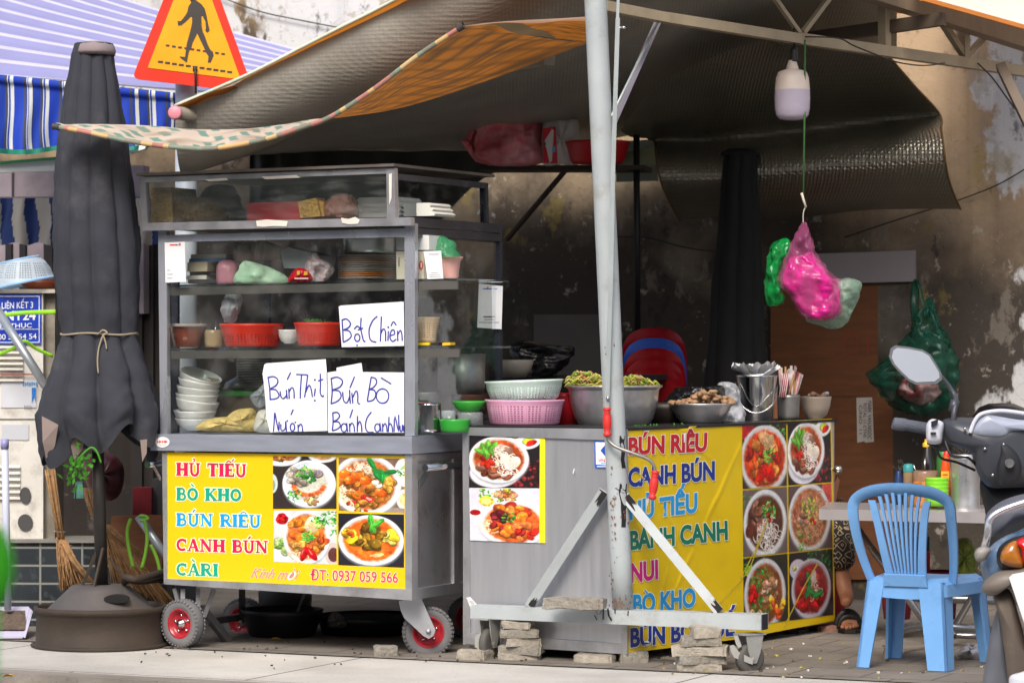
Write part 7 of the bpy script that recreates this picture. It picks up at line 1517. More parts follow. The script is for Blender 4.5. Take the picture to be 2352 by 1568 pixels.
for (x0, y0, x1, y1) in ((1936, 768, 1968, 772), (1936, 786, 1968, 789), (1936, 770, 1939, 810), (1966, 770, 1969, 810), (1936, 808, 1968, 811), (1978, 780, 2010, 783), (1992, 768, 1995, 812), (1980, 798, 2008, 801)): mb.rect(x0, y0, x1, y1, pw, .001, .0012)
mb.build('faded_print', mat('faded_red_print', '#8a3a24', rough=.8), ply)
mb = MB(); mb.slab([(1868, 583), (2101, 575), (2103, 646), (1870, 652)], PL(1860, 16.85, 2110, 16.65), .03); mb.build('white_board', mat('dull_white_board', '#8f8789', rough=.6, var=.06), label='dull white strip of board fixed on the wall above the plywood', cat='board')
mb = MB(); mb.rect(2076, 930, 2120, 1340, PL(2076, 16.8, 2120, 16.75), .12); mb.build('dark_post', mat('dark_brown'), label='dark upright post beside the plywood below the green bag', cat='post')
gb = mat('green_net_bag', '#0a5542', rough=.3, var=.3, scale=7, bump=.5, bscale=14, seethru=.4, trans=.2, stretch=(1.5, 1.5, .6))
mb = MB(); mb.sack([(2104, 720), (2090, 760), (2050, 810), (1995, 852), (1990, 866), (2010, 890), (2030, 915), (2060, 940), (2110, 955), (2160, 945), (2195, 900), (2205, 850), (2190, 800), (2160, 750), (2145, 715), (2125, 705)], 16.3, .2, wob=.1)
mb.tube(path([(2104, 740, 16.3), (2100, 690, 16.3), (2106, 650, 16.35), (2112, 660, 16.3), (2128, 730, 16.25)], 5), .022, 8, flat=.3); mb.tube(path([(2130, 720, 16.3), (2135, 690, 16.35), (2143, 720, 16.3), (2160, 770, 16.25)], 5), .02, 8, flat=.3)
gg_ = mb.build('green_bag', gb, label='big dark green translucent bag hanging on the wall behind the scooter mirror', cat='bag')
mb = MB(); mb.sack([(2060, 850), (2090, 830), (2130, 838), (2160, 870), (2150, 915), (2105, 930), (2060, 905)], 16.22, .15, wob=.08); mb.build('bag_contents', mat('bag_contents', '#6e3238', rough=.4, var=.3, dirt='#a9a6a0', damt=.5, dscale=6), gg_)
# dark pans and black bundle behind the left of the counter
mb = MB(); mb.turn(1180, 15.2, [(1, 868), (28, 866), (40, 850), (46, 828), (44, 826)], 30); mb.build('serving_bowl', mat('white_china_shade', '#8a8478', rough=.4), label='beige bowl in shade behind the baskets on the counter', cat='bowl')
mb = MB(); mb.sack([(1165, 800), (1200, 782), (1250, 790), (1318, 798), (1290, 850), (1230, 868), (1190, 850)], 15.5, .12, wob=.07); mb.build('black_bundle', mat('black_bag'), label='black plastic covered bundle behind the pale basket', cat='bundle')
mb = MB(); mb.rect(1226, 722, 1395, 870, PL(1226, 16.9, 1395, 16.8), .3); mb.build('grey_box', mat('grey_cabinet', '#55514e', rough=.7, var=.12), label='dull grey box against the wall left of the white post', cat='box')
mb = MB(); mb.rect(1120, 862, 1420, 875, PL(1120, 15.6, 1420, 15.3), .6); mb.beam(P(1130, 870, 15.7), P(1130, 1400, 15.7), .04, .04); mb.beam(P(1400, 870, 15.5), P(1400, 1410, 15.5), .04, .04); mb.build('work_table', mat('dark_top'), label='dark work table in shade behind the counter', cat='table')
# ================================================================ table, chair, person, scooter on the right
tb_ = thing('folding_table', 'pale steel topped table on bent tube legs behind the blue chair', 'table', G(2080, 1500))
mb = MB(); ta = PL(1880, 14.25, 2330, 14.1); a, b = ta.hit(1881, 1168), ta.hit(2360, 1178); mb.prism([a, b, b + ta.n * .62, a + ta.n * .62], (0, 0, -.048)); mb.build('tabletop', mat('table_steel', '#b2acac', rough=.32, metal=.45, var=.06, dirt='#8a8280', damt=.25), tb_)
legm = mat('bent_tube', '#9a9a9c', rough=.25, metal=.9, var=.15)
mb = MB(); mb.tube(path([(2036, 1518, 13.7), (2042, 1486, 13.75), (2056, 1458, 13.8), (2080, 1442, 13.9), (2130, 1436, 14.1)], 6), .019, 14); mb.build('leg', legm, tb_)
mb = MB(); mb.tube([P(2130, 1436, 14.1), P(2300, 1446, 14.2)], .016, 12); mb.tube([P(2120, 1455, 14.3), P(2300, 1462, 14.2)], .014, 12); mb.tube([P(2110, 1372, 14.5), P(2300, 1378, 14.4)], .02, 12); mb.build('crossbar', legm, tb_)
mb = MB(); mb.tube([P(1960, 1200, 14.6), P(2140, 1450, 14.3)], .016, 12); mb.tube([P(2330, 1200, 14.6), P(2170, 1480, 14.2), P(2150, 1500, 14.1)], .016, 12); mb.build('leg', legm, tb_)
YT = 14.5
def on_table(cx, prof, name, m, label, cat, Y=YT, group=None, parent=None):
    mb = MB(); mb.turn(cx, Y, prof, 32); return mb.build(name, m, parent, label=label, cat=cat, group=group)
sh = thing('salt_shaker', 'small shaker with teal lid on the table left of the green cups', 'shaker', P(2086, 1162, YT))
on_table(2086, [(1, 1162), (11, 1162), (11, 1084), (10, 1080)], 'body', mat('amber_glass', '#8a7458', rough=.2, clear=.5), None, None, parent=sh); on_table(2086, [(12, 1082), (12, 1070), (9, 1065), (1, 1064)], 'lid', plastic('#2f8a8c'), None, None, parent=sh)
on_table(2064, [(1, 1160), (11, 1160), (12, 1110), (6, 1086), (5, 1080), (1, 1080)], 'blue_bottle', plastic('#12305c'), 'dark blue bottle in shade at the left of the table condiments', 'bottle', 14.7)
jr = thing('condiment_jar', 'glass jar of orange chilli paste with spoons on the table', 'jar', P(2125, 1165, YT))
on_table(2125, [(1, 1165), (26, 1165), (28, 1160), (28, 1100), (26, 1092)], 'contents', mat('chilli_paste', '#c8802c', rough=.35, var=.4, scale=30, clear=.6, dirt='#8a3a14', damt=.35, dscale=25), None, None, parent=jr); on_table(2125, [(28.5, 1104), (29, 1094), (29, 1082), (27, 1080), (25, 1081)], 'neck', mat('jar_glass', '#9a7f6c', rough=.15, seethru=.35), None, None, parent=jr)
mb = MB(); mb.tube([P(2108, 1095, YT), P(2098, 1066, YT)], .003, 6); mb.tube([P(2124, 1090, YT), P(2124, 1052, YT)], .004, 6); mb.build('spoon', CHROME(), jr)
sb_ = thing('soy_bottle', 'dark soy sauce bottle with yellow cap on the table', 'bottle', P(2128, 1160, 14.75))
on_table(2130, [(1, 1160), (16, 1160), (17, 1090), (15, 1060), (9, 1040), (7, 1026), (6, 1024)], 'body', mat('soy_glass', '#171210', rough=.12, clear=.6), None, None, 14.75, parent=sb_); on_table(2127, [(8, 1026), (8, 1018), (4, 1014), (3, 1008), (1, 1008)], 'cap', plastic('#d8a818'), None, None, 14.75, parent=sb_)
on_table(2166, [(1, 1160), (15, 1160), (16, 1060), (13, 1040), (12, 1036), (1, 1036)], 'green_bottle', plastic('#3a7a3a', .3), 'green labelled bottle behind the chilli sauce on the table', 'bottle', 14.8)
cb = thing('chilli_bottle', 'orange-red chilli sauce bottle with red nozzle beside the steel canister', 'bottle', P(2172, 1162, YT))
on_table(2173, [(1, 1162), (13, 1162), (14, 1100), (12, 1070), (8, 1050), (7, 1044)], 'body', mat('chilli_sauce', '#d8541c', rough=.25, clear=.5), None, None, parent=cb); on_table(2174, [(8, 1046), (7, 1040), (3, 1032), (2, 1020), (1, 1018)], 'nozzle', plastic('#e02a18'), None, None, parent=cb)
mb = MB(); mb.rect(2162, 1082, 2180, 1103, FR(YT - .029), .002, 0, '#e8b82c'); mb.rect(2165, 1088, 2177, 1091, FR(YT - .029), .001, .002, '#d8501c'); mb.rect(2165, 1095, 2175, 1097, FR(YT - .029), .001, .002, '#d8501c'); mb.build('bottle_label', COLR(), cb)
for i in range(6):
    y = 1161 - 9 * i; top_ = y - 19; w = 26.5 + .15 * i
    on_table(2152, [(1, y), (w - 4, y), (w - 1, y - 12), (w, y - 17), (w + .5, y - 19), (w - 2, y - 19), (w - 5, y - 4), (1, y - 3)], 'green_cup', mat('lime_plastic', '#7fd02c', rough=.35, var=.05), 'lime green plastic cup in the nested stack on the table', 'cup', 14.35, group='nested lime green cups on the table')
st_ = thing('chopstick_canister', 'tall polished steel canister of dark chopsticks on the table', 'canister', P(2216, 1170, 14.4))
on_table(2216, [(1, 1170), (35, 1170), (36, 1166), (34, 1155), (34, 1060), (35, 1056), (35, 1050), (33, 1046), (33, 1042), (31, 1042)], 'body', STEEL(), None, None, 14.4, parent=st_)
mb = MB()
for i in range(30): mb.tube([P(2216 + rg.uniform(-24, 24), 1060, 14.4 + rg.uniform(-.04, .04)), P(2216 + rg.uniform(-28, 28), 1026 + rg.uniform(0, 8), 14.4 + rg.uniform(-.05, .05))], .003, 4)
mb.build('chopsticks', plastic('#2a2420', .6), st_)
# litter and things under the table
def lump(name, q, Y, th, m, label, cat, wob=.05):
    mb = MB(); mb.pillow(q, Y, th, wob=wob); return mb.build(name, m, label=label, cat=cat)
lump('green_bag', [(2186, 1260), (2200, 1238), (2225, 1236), (2242, 1262), (2246, 1300), (2235, 1335), (2200, 1330), (2186, 1300)], 14.5, .08, bagm('olive', '#7a8a2c', .25), 'olive green plastic bag hanging under the table', 'bag')
lump('crumpled_tissue', [(2199, 1506), (2205, 1490), (2218, 1482), (2224, 1476), (2232, 1486), (2244, 1478), (2252, 1490), (2246, 1504), (2225, 1512)], 13.65, .05, mat('tissue', '#cfccd0', rough=.9, bump=.6, bscale=60), 'large crumpled white tissue on the ground under the table', 'tissue', .06)
lump('crumpled_tissue', [(2048, 1496), (2050, 1482), (2062, 1478), (2072, 1486), (2076, 1500), (2060, 1504)], 13.75, .03, mat('tissue'), 'small crumpled white tissue beside the bent table leg', 'tissue', .05)
mb = MB(); mb.ball(P(2187, 1507, 13.7), .014, .014, .012, 14, .1); mb.build('lime', mat('lime_skin', '#9ab01c', rough=.4, var=.15), label='small yellow-green lime lying on the ground under the table', cat='lime')
mb = MB(); mb.turn(2060, 14.6, [(1, 1420), (30, 1420), (38, 1350), (40, 1340), (38, 1340)], 28); mb.build('red_bucket', plastic('#8a1430', .4), label='dark red bucket on the ground behind the legs of the blue chair', cat='bucket')
mb = MB(); mb.turn(2160, 14.75, [(1, 1420), (34, 1420), (42, 1320), (44, 1310), (40, 1310)], 28); mb.build('maroon_bucket', plastic('#6e1038', .4), label='maroon bucket under the table behind the right chair leg', cat='bucket')
mb = MB(); mb.rect(2092, 1268, 2136, 1320, FR(14.8), .1); mb.build('red_carton', plastic('#b02434', .5), label='red carton standing in the dark under the table', cat='carton')
mb = MB(); mb.rect(2096, 1232, 2135, 1268, FR(14.9), .1); mb.build('dark_teal_tub', plastic('#1c3a40', .4), label='dark teal tub behind the red carton under the table', cat='tub')
mb = MB()
rg2 = random.Random(31)
for i in range(70):
    px, py = rg2.uniform(1500, 2300), rg2.uniform(1475, 1562); c_ = G(px, py); s_ = rg2.uniform(.004, .012); mb.box(c_ + Vector((0, 0, .009)), s_, s_, .006, rg2.random() * 3, rg2.choice(['#c9c2b4', '#8a7a5a', '#a9a04c', '#5a4c40', '#d8d4cc']), .002)
for i in range(60):
    px, py = rg2.uniform(300, 1600), rg2.gauss(1508 + 0, 14); c_ = G(px, max(1478, py)); s_ = rg2.uniform(.004, .011); mb.box(c_ + Vector((0, 0, .009)), s_, s_, .005, rg2.random() * 3, rg2.choice(['#3a332c', '#4c443a', '#2a2622', '#6a6054']), .002)
o = mb.build('ground_litter', mat('litter', rough=.9, attr=True), kind='stuff', label='specks of grit and food scraps scattered on the ground', cat='litter')
def leafp(px, py, label):
    mb = MB(); c_ = G(px, py) + Vector((0, 0, .012)); mb.poly([c_ + Vector(v) for v in ((-.03, 0, 0), (-.01, -.012, .012), (.025, -.004, .004), (.0, .014, .01))]); mb.build('fallen_leaf', mat('yellow_leaf', '#c9921c', rough=.7), label=label, cat='leaf')
leafp(1102 - 34 * 0 + 0, 1476, 'yellow leaf beside the left castor of the beam') if False else None
leafp(634, 1474, 'yellow fallen leaf on the ground under the glass cart'); leafp(22, 1560, 'yellow fallen leaf at the kerb in the lower left corner')

# ---------------------------------------------------------------- blue plastic chair, seen from behind
bc = thing('plastic_chair', 'light blue plastic chair with fan slatted back pulled up to the table', 'chair', (1.70, 13.42, 0))
blue = mat('blue_chair_plastic', '#6fa3da', rough=.38, var=.08, scale=5, dirt='#4f74a0', damt=.22, dscale=12, bump=.04)
yaw = R(-27); Mz = Matrix.Rotation(yaw, 3, 'Z'); bo = Vector((1.705, 13.40, 0))
def ch(x, y, z): return bo + Mz @ Vector((x, y, z))       # x to the chair's right, y forwards, z up
SH = .385
def plate(mb, pts, th, nrm=None):
    a = [ch(*p) for p in pts]; n = (a[1] - a[0]).cross(a[2] - a[0]).normalized(); mb.prism(a, n * th)
mb = MB(); rows = []
for i in range(13):
    v = i / 12; y = -.19 + .40 * v; w = .165 + .045 * math.sin(min(1, v * 1.3) * math.pi / 2); row = []
    for j in range(13):
        u = -1 + 2 * j / 12; e = max(abs(u), abs(2 * v - 1)); z = SH - .012 * (1 - u * u) - (.03 * max(0, (e - .86) / .14) ** 2)
        row.append(ch(u * w, y, z))
    rows.append(row)
mb.grid(rows); edge = []
lo = [[p - Vector((0, 0, .02)) for p in r_] for r_ in rows]; mb.grid(lo)
sk = [rows[0][j] for j in range(13)] + [rows[i][12] for i in range(1, 13)] + [rows[12][j] for j in range(11, -1, -1)] + [rows[i][0] for i in range(11, -1, -1)]
mb.grid([sk, [p - Vector((0, 0, .05)) for p in sk]])
mb.build('seat', blue, bc)
# legs: angle section, tapering
def leg(xt, yt, xb, yb, w0, w1, sx, sy, zt=SH - .02):
    mb = MB(); T_, B_ = Vector((xt, yt, zt)), Vector((xb, yb, 0.008))
    for (dx, dy) in ((sx, 0), (0, sy)):
        q = [T_, T_ + Vector((dx * w0, dy * w0, 0)), B_ + Vector((dx * w1, dy * w1, 0)), B_]; nrm = Vector((0 if dx else -sx, -sy if dx else 0, 0)) * -.012
        mb.prism([ch(*v) for v in q], Mz @ nrm)
    mb.build('leg', blue, bc)
leg(-.17, -.19, -.205, -.225, .075, .055, 1, 1); leg(.16, -.19, .19, -.225, .11, .085, -1, 1); leg(-.205, .20, -.225, .225, .07, .055, 1, -1); leg(.205, .20, .235, .225, .07, .055, -1, -1)
# hoop
mb = MB(); pts = []
for i in range(41):
    t = -1 + 2 * i / 40; a = abs(t)
    if a > .42: k = (a - .42) / .58; x = .232 - .04 * k * k; z = .655 - (.655 - SH + .03) * k; y = -.255 + .13 * k ** 1.2
    else: k = a / .42; x = .232 * math.sin(k * math.pi / 2) ** .9; z = .655 + .115 * math.cos(k * math.pi / 2) ** .75; y = -.285 + .03 * k
    pts.append((math.copysign(x, t), y, z))
def band(mb, pts, wid, th, inward):
    o1, o2, o3, o4 = [], [], [], []
    for i, p in enumerate(pts):
        p = Vector(p); q = Vector(pts[min(i + 1, len(pts) - 1)]) - Vector(pts[max(i - 1, 0)]); tn = q.normalized(); n_ = Vector((0, -1, -.25)).normalized(); side = tn.cross(n_).normalized() * inward; w = wid(i / (len(pts) - 1))
        o1.append(ch(*p)); o2.append(ch(*(p + side * w))); o3.append(ch(*(p + side * w - n_ * th))); o4.append(ch(*(p - n_ * th)))
    mb.grid([o1, o2, o3, o4, o1])
band(mb, pts, lambda t: .040 - .008 * math.cos(2 * math.pi * t), .016, 1)
mb.build('back_hoop', blue, bc)
mb = MB()
def slat(xt, zt, xb, w0, w1, yb=-.19):
    n = 10; p = []
    for i in range(n + 1):
        k = i / n; x = xt + (xb - xt) * (k ** .75); p.append((x, -.275 + .035 * k + .05 * k * k, zt - (zt - SH + .01) * k))
    L_ = [ch(q[0] - (w0 + (w1 - w0) * i / n) / 2, q[1], q[2]) for i, q in enumerate(p)]; R_ = [ch(q[0] + (w0 + (w1 - w0) * i / n) / 2, q[1], q[2]) for i, q in enumerate(p)]; dv = Mz @ Vector((0, .012, 0))
    mb.grid([L_, R_, [v + dv for v in R_], [v + dv for v in L_], L_], smooth=False)
slat(-.12, .70, -.068, .03, .035); slat(.12, .70, .068, .03, .035)
for i in range(7):
    u = -1 + 2 * i / 6; slat(u * .086, .735 - .018 * u * u, u * .040, .013, .008)
mb.build('fan_slats', blue, bc)
mb = MB(); plate(mb, [(-.09, -.215, SH + .008), (.09, -.215, SH + .008), (.095, -.20, SH - .04), (-.095, -.20, SH - .04)], .014); mb.build('back_rail', blue, bc)

# ---------------------------------------------------------------- person seated low behind the end of the counter
pe = thing('person', 'person in patterned dark trousers and sandals sitting low behind the counter end', 'person', P(1940, 1390, 15.1))
def skin(name, verts, edges, m, parent, sub=2):
    me = bpy.data.meshes.new(name); org = WORLD[parent.name]; me.from_pydata([Vector(v[0]) - org for v in verts], edges, []); o = bpy.data.objects.new(name, me); COL.objects.link(o)
    o.parent = parent
    o.modifiers.new('skin', 'SKIN'); 
    for i, v in enumerate(verts):
        r = v[1] if isinstance(v[1], tuple) else (v[1], v[1]); me.skin_vertices[0].data[i].radius = r
    me.skin_vertices[0].data[0].use_root = True
    s_ = o.modifiers.new('sub', 'SUBSURF'); s_.levels = sub; s_.render_levels = sub
    dg = bpy.context.evaluated_depsgraph_get(); m2 = bpy.data.meshes.new_from_object(o.evaluated_get(dg)); o.modifiers.clear(); o.data = m2; m2.materials.clear(); m2.materials.append(m)
    for p in m2.polygons: p.use_smooth = True
    return o
skinm = mat('skin_tone', '#a06a4c', rough=.55, var=.1)
YP = 15.55
pel = P(1890, 1195, YP)
B_ = [(pel, .13), (pel + Vector((-.05, 0, .16)), .125), (pel + Vector((-.13, -.02, .33)), .14), (pel + Vector((-.2, -.03, .43)), .06), (pel + Vector((-.24, -.04, .50)), .055), (pel + Vector((-.27, -.06, .58)), .085), (pel + Vector((-.29, -.08, .66)), .075),
      (pel + Vector((-.03, -.12, -.02)), .085), (P(1905, 1185, 15.1), .07), (P(1935, 1335, 15.05), .042), (P(1945, 1372, 15.0), .036), (P(1943, 1384, 14.86), .026),
      (pel + Vector((-.16, -.12, -.02)), .085), (P(1830, 1190, 15.1), .07), (P(1820, 1340, 15.05), .042), (P(1818, 1375, 15.0), .036), (P(1816, 1384, 14.88), .026),
      (pel + Vector((-.08, -.15, .36)), .05), (P(1905, 1100, 15.15), .042), (P(1840, 1090, 14.95), .034), (P(1815, 1085, 14.93), .03),
      (pel + Vector((-.24, .12, .36)), .05), (P(1800, 1120, 15.5), .042), (P(1760, 1090, 15.35), .034)]
Ed = [(0, 1), (1, 2), (2, 3), (3, 4), (4, 5), (5, 6), (0, 7), (7, 8), (8, 9), (9, 10), (10, 11), (0, 12), (12, 13), (13, 14), (14, 15), (15, 16), (2, 17), (17, 18), (18, 19), (19, 20), (2, 21), (21, 22), (22, 23)]
skin('body', B_, Ed, skinm, pe)
def patterned(key, c1, c2, sc):
    m, nt, out = nodes(key); L_ = nt.links.new; b = N(nt, "ShaderNodeBsdfPrincipled"); b.inputs['Roughness'].default_value = .8; tc = N(nt, "ShaderNodeTexCoord")
    v = N(nt, "ShaderNodeTexVoronoi", distance='MANHATTAN'); v.feature = 'DISTANCE_TO_EDGE' if False else 'F1'; v.inputs['Scale'].default_value = sc; v.inputs['Randomness'].default_value = .55; L_(tc.outputs['Object'], v.inputs['Vector'])
    w = N(nt, "ShaderNodeMath", operation='PINGPONG'); w.inputs[1].default_value = .22; L_(v.outputs['Distance'], w.inputs[0]); g = N(nt, "ShaderNodeMath", operation='GREATER_THAN'); g.inputs[1].default_value = .165; L_(w.outputs[0], g.inputs[0])
    mx = N(nt, "ShaderNodeMix", data_type='RGBA'); L_(g.outputs[0], mx.inputs[0]); mx.inputs[6].default_value = (*hexc(c1), 1); mx.inputs[7].default_value = (*hexc(c2), 1); L_(mx.outputs[2], b.inputs['Base Color']); L_(b.outputs[0], out.inputs[0]); return m
tro = patterned('patterned_trousers', '#17130f', '#a08a6c', 22)
skin('trousers', [(pel, .15), (pel + Vector((-.03, -.12, -.02)), .1), (P(1910, 1185, 15.08), .082), (P(1922, 1255, 15.06), .088), (P(1934, 1318, 15.05), .085), (pel + Vector((-.16, -.12, -.02)), .1), (P(1830, 1190, 15.1), .085), (P(1822, 1310, 15.05), .08), (pel + Vector((-.02, 0, .06)), .14)], [(0, 1), (1, 2), (2, 3), (3, 4), (0, 5), (5, 6), (6, 7), (0, 8)], tro, pe)
skin('blouse', [(pel + Vector((-.03, 0, .05)), .14), (pel + Vector((-.05, 0, .18)), .14), (pel + Vector((-.13, -.02, .33)), .15), (pel + Vector((-.18, -.03, .40)), .09), (pel + Vector((-.08, -.15, .36)), .065), (P(1908, 1102, 15.15), .06), (pel + Vector((-.24, .12, .36)), .065), (P(1810, 1120, 15.5), .055)], [(0, 1), (1, 2), (2, 3), (2, 4), (4, 5), (2, 6), (6, 7)], patterned('patterned_blouse', '#5a3424', '#8a5a40', 30), pe)
hd = pel + Vector((-.29, -.08, .62))
mb = MB(); mb.ball(hd + Vector((.02, .03, .05)), .1, .1, .1, 20, .05); mb.ball(hd + Vector((.1, .05, 0)), .05, .05, .06, 12, .1); mb.build('hair', mat('black_hair', '#15110f', rough=.5, var=.2), pe)
# foot with toes, and the sandal
for (fx, fy) in ((1944, 1374), (1816, 1376)):
    hl = P(fx, fy + 2, 15.05); hl.z = .045; V_ = [(hl, .034), (hl + Vector((0, -.07, .012)), .036), (hl + Vector((-.0, -.13, -.008)), .03)]; E_ = [(0, 1), (1, 2)]
    for k in range(5):
        o1 = Vector(((k - 2) * .018, -.165 + .012 * abs(k - 1), -.012)); V_ += [(hl + Vector(((k - 2) * .015, -.14, -.01)), .015), (hl + o1 * 1.0, .0125 if k else .011), (hl + o1 + Vector((0, -.03 + .006 * abs(k - 1.5), -.004)), .011)]; i0 = len(V_) - 3; E_ += [(2, i0), (i0, i0 + 1), (i0 + 1, i0 + 2)]
    skin('foot', V_, E_, skinm, pe)
    mb = MB(); sole = [hl + Vector((x, y, -.038)) for x, y in ((-.04, .05), (.04, .05), (.05, -.08), (.056, -.19), (.02, -.22), (-.03, -.215), (-.056, -.17), (-.048, -.07))]; mb.prism(sole, (0, 0, .016))
    mb.tube([hl + Vector((.05 * math.cos(a), -.075, -.025 + .072 * math.sin(a))) for a in [math.pi * k / 12 for k in range(13)]], .02, 8, flat=.35, up=(0, 1, 0)); mb.tube([hl + Vector((.046 * math.cos(a), -.125, -.025 + .058 * math.sin(a))) for a in [math.pi * k / 12 for k in range(13)]], .013, 8, flat=.35, up=(0, 1, 0))
    mb.build('sandal', mat('black_sandal', '#17130f', rough=.5), pe)
mb = MB(); q = P(1880, 1260, 15.6); mb.turn(1885, 15.6, [(1, 1424), (58, 1424), (52, 1280), (60, 1262), (58, 1256), (1, 1256)], 24); mb.build('low_stool', plastic('#a01a24', .4), label='low red plastic stool under the person behind the counter', cat='stool')
mb = MB(); mb.ball(P(1925, 1078, 14.95), .021, .021, .021, 16); mb.tube([P(1916, 1078, 14.97), P(1890, 1078, 15.1)], .008, 10); mb.build('tap_knob', CHROME(), label='shiny metal knob sticking out beyond the counter end', cat='knob')

# ---------------------------------------------------------------- scooter pointing away, cut by the right edge
sc_ = thing('scooter', 'parked dark grey scooter seen from behind at the right edge', 'scooter', P(2420, 1600, 12.2))
dk = mat('scooter_dark_plastic', '#3d4048', rough=.4, var=.1, scale=6, dirt='#7a7468', damt=.2); blk2 = plastic('#1f2024', .45)
YH = 12.7
mb = MB(); mt_ = math.tan(R(14))
def tilt(q, Y, off=0.0): return [P(x, y, Y + (838 - y) * Y / F * mt_ + off) for x, y in q]
mo_ = [(2042, 818), (2046, 800), (2056, 793), (2085, 796), (2120, 803), (2137, 814), (2152, 838), (2163, 858), (2164, 871), (2152, 881), (2125, 882), (2105, 883), (2088, 875), (2068, 856), (2050, 836)]
mb.prism(tilt(mo_, YH), (0, .03, 0)); mb.build('mirror_housing', dk, sc_)
mi = [(2103 + (x - 2103) * .9, 839 + (y - 839) * .88) for x, y in mo_]
mb = MB(); mb.poly(tilt(mi, YH, -.003)); mb.build('mirror_glass', mat('mirror', '#7f858c', rough=.04, metal=1.0, var=.02), sc_)
mb = MB(); mb.tube(path([(2158, 862, YH + .03), (2178, 885, YH + .04), (2193, 908, YH + .03), (2195, 925, YH), (2191, 950, YH - .02), (2189, 985, YH - .02)], 6), [.009] * 12 + [.011] * 19, 12); mb.tube([P(2194, 918, YH), P(2188, 945, YH)], .018, 14); mb.build('mirror_stem', dk, sc_)
mb = MB(); mb.tube([P(2050, 972, YH), P(2052, 972.5, YH), P(2058, 973, YH), P(2078, 975, YH), P(2080, 975, YH), P(2136, 985, YH)], [.02, .0235, .025, .025, .022, .0235], 20); mb.build('hand_grip', mat('grip_rubber', '#5f6470', rough=.6, bump=.8, bscale=220), sc_)
mb = MB(); mb.pillow([(2128, 975), (2140, 962), (2160, 966), (2168, 975), (2165, 1000), (2160, 1018), (2132, 1018), (2127, 1000)], YH - .02, .05, power=.35); mb.build('switch_box', mat('silver_plastic', '#c9ccd6', rough=.35), sc_)
mb = MB(); mb.slab([(2140, 968), (2156, 962), (2152, 976), (2140, 980)], FR(YH - .085), .02); mb.build('switch_button', blk2, sc_)
mb = MB(); mb.slab([(2138, 992), (2150, 992), (2150, 998), (2138, 998)], FR(YH - .08), .01); mb.build('switch_button', blk2, sc_)
mb = MB(); mb.tube(path([(2132, 1014, YH + .02), (2160, 1030, YH), (2182, 1028, YH - .02)], 4), .01, 8); mb.build('brake_lever', blk2, sc_)
mb = MB(); mb.pillow([(2163, 968), (2195, 958), (2235, 958), (2262, 946), (2300, 938), (2360, 945), (2440, 960), (2450, 1100), (2380, 1116), (2310, 1120), (2272, 1118), (2250, 1095), (2236, 1060), (2228, 1036), (2195, 1024), (2168, 1008)], YH + .02, .12, power=.4); mb.build('handlebar_cowl', dk, sc_)
mb = MB(); mb.pillow([(2229, 992), (2238, 970), (2254, 954), (2264, 951), (2300, 957), (2344, 964), (2400, 968), (2410, 990), (2330, 990), (2312, 1002), (2288, 1006), (2250, 1002)], YH - .085, .03, power=.5); mb.build('instrument_visor', mat('visor_grey', '#9aa2b4', rough=.12, var=.15, scale=5, clear=.8), sc_)
mb = MB(); mb.tube(path([(2228, 994, YH - .1), (2238, 968, YH - .1), (2255, 950, YH - .1), (2300, 943, YH - .1), (2360, 950, YH - .1), (2430, 958, YH - .1)], 6), .008, 10); mb.build('visor_rim', mat('silver_plastic'), sc_)
mb = MB(); mb.turn(2300, YH + .25, [(70, 985), (66, 955), (52, 936), (30, 927), (1, 925)], 30); mb.build('dark_helmet', plastic('#111114', .25), label='black helmet top showing behind the scooter instruments', cat='helmet')
mb = MB(); mb.tube([P(2318, 1062, YH - .11), P(2319, 1063, YH - .135)], .018, 18); mb.build('ignition_lock', CHROME(), sc_)
mb = MB(); mb.pillow([(2300, 1010), (2330, 1030), (2345, 1060), (2340, 1100), (2300, 1115), (2290, 1080), (2296, 1040)], YH - .09, .02); mb.build('lock_panel', blk2, sc_)
mb = MB(); mb.pillow([(2252, 1105), (2300, 1112), (2430, 1105), (2440, 1360), (2300, 1330), (2272, 1230), (2262, 1170)], YH + .12, .05); mb.build('leg_shield', blk2, sc_)
YS = 11.9
mb = MB(); mb.pillow([(2262, 1190), (2278, 1166), (2310, 1146), (2360, 1132), (2440, 1122), (2450, 1180), (2340, 1200), (2290, 1230), (2268, 1225)], YS + .25, .08); mb.build('saddle', plastic('#5a5c66', .5), sc_)
mb = MB(); mb.tube(path([(2430, 1132, YS), (2370, 1148, YS), (2320, 1164, YS), (2286, 1180, YS), (2272, 1198, YS), (2268, 1230, YS), (2258, 1266, YS + .05)], 8), .0135, 14); mb.build('grab_rail', mat('bright_rail', '#d8dae0', rough=.18, metal=.8, var=.05), sc_)
mb = MB(); mb.pillow([(2238, 1272), (2246, 1258), (2266, 1254), (2276, 1264), (2262, 1286), (2244, 1288)], YS + .03, .03); mb.build('rail_bracket', mat('dusty_bracket', '#8f8a86', rough=.5), sc_)
mb = MB(); mb.pillow([(2252, 1300), (2262, 1270), (2290, 1242), (2330, 1222), (2440, 1190), (2450, 1330), (2340, 1350), (2290, 1356), (2262, 1340)], YS + .14, .1, power=.45); mb.build('tail_panel', mat('tail_panel', '#56718f', rough=.25, var=.35, scale=7, clear=.5, dirt='#c9d4de', damt=.35, dscale=8), sc_)
mb = MB(); mb.pillow([(2292, 1296), (2290, 1268), (2304, 1246), (2340, 1230), (2420, 1220), (2430, 1290), (2350, 1306), (2310, 1312)], YS + .02, .05); mb.build('lamp_housing', blk2, sc_)
mb = MB(); mb.pillow([(2300, 1290), (2300, 1268), (2316, 1248), (2334, 1242), (2342, 1262), (2350, 1300), (2325, 1302)], YS - .02, .035); mb.build('turn_signal', mat('amber_lens', '#a8661a', rough=.15, clear=.8, var=.2), sc_)
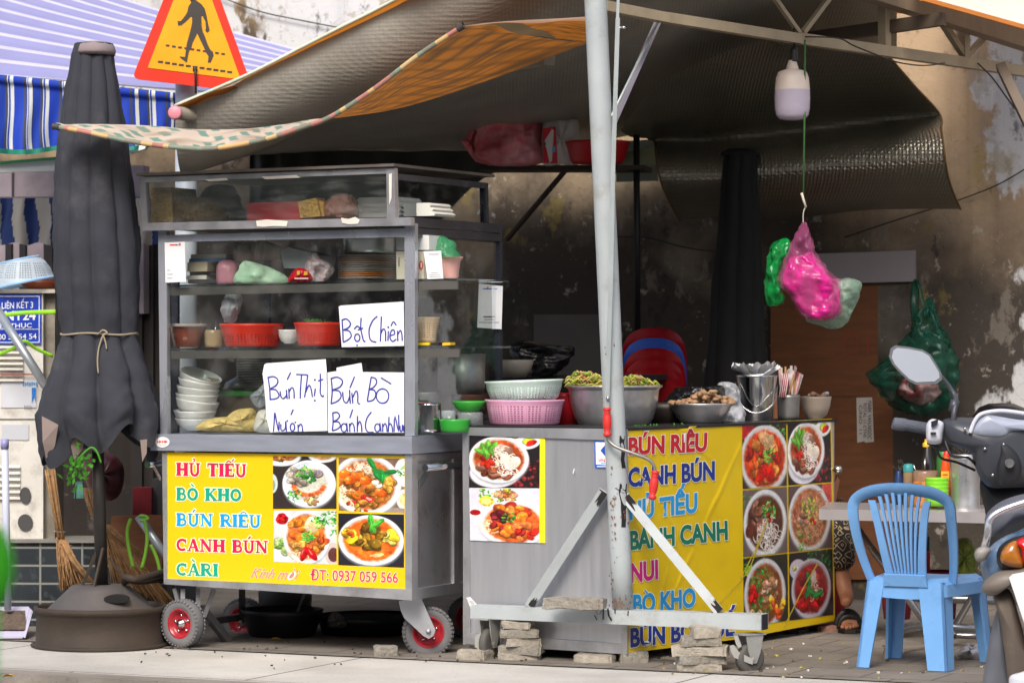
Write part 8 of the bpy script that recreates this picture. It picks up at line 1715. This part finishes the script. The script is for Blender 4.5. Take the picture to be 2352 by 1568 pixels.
mb = MB(); mb.pillow([(2336, 1240), (2400, 1226), (2410, 1290), (2356, 1300), (2344, 1265)], YS - .02, .04); mb.build('tail_light', mat('red_lens', '#c8141c', rough=.15, clear=.8, var=.15), sc_)
mb = MB(); mb.pillow([(2256, 1345), (2280, 1318), (2330, 1304), (2440, 1296), (2440, 1345), (2330, 1345), (2290, 1365), (2262, 1362)], YS + .01, .06); mb.build('tail_fender', plastic('#6f665e', .5), sc_)
mb = MB(); mb.slab([(2318, 1326), (2326, 1318), (2440, 1296), (2470, 1420), (2356, 1440)], FR(YS - .07), .004); mb.build('number_plate', mat('plate_white', '#e4e6ea', rough=.4, var=.03), sc_)
mb = MB(); mb.pillow([(2280, 1362), (2306, 1350), (2324, 1362), (2345, 1430), (2365, 1500), (2420, 1620), (2330, 1620), (2308, 1500), (2296, 1420)], YS + .06, .06); mb.build('mudguard', mat('dusty_mudguard', '#5a5048', rough=.7, var=.15, dirt='#8a7a68', damt=.4), sc_)
mb = MB(); mb.pillow([(2288, 1402), (2306, 1412), (2316, 1465), (2328, 1570), (2330, 1640), (2256, 1640), (2262, 1530)], YS + .16, .05); mb.build('rear_cover', mat('rear_cover', '#5c5f68', rough=.45, var=.15, dirt='#7f786c', damt=.3), sc_)
pneu('rear_wheel', (2.02, YS + .1, .235), R(80), .235, .09, sc_)
mb = MB(); mb.pillow([(2318, 1556), (2340, 1544), (2380, 1540), (2400, 1580), (2330, 1590)], YS - .05, .04); mb.build('exhaust_cap', mat('silver_plastic'), sc_)

for q_ in ([(2150, 1018, YH), (2160, 1050, YH + .02), (2200, 1062, YH + .05), (2240, 1080, YH + .06)], [(2170, 1010, YH - .03), (2186, 1046, YH - .05), (2222, 1050, YH - .03), (2240, 1066, YH)]):
    mb = MB(); mb.tube(path(q_, 5), .0055, 8); mb.build('control_cable', blk2, sc_)
for (x, y) in ((2262, 1030), (2280, 1090), (2216, 984), (2305, 1020)):
    mb = MB(); mb.ball(P(x, y, YH - .1), .007, .01, .007, 10); mb.build('screw', CHROME(), sc_)
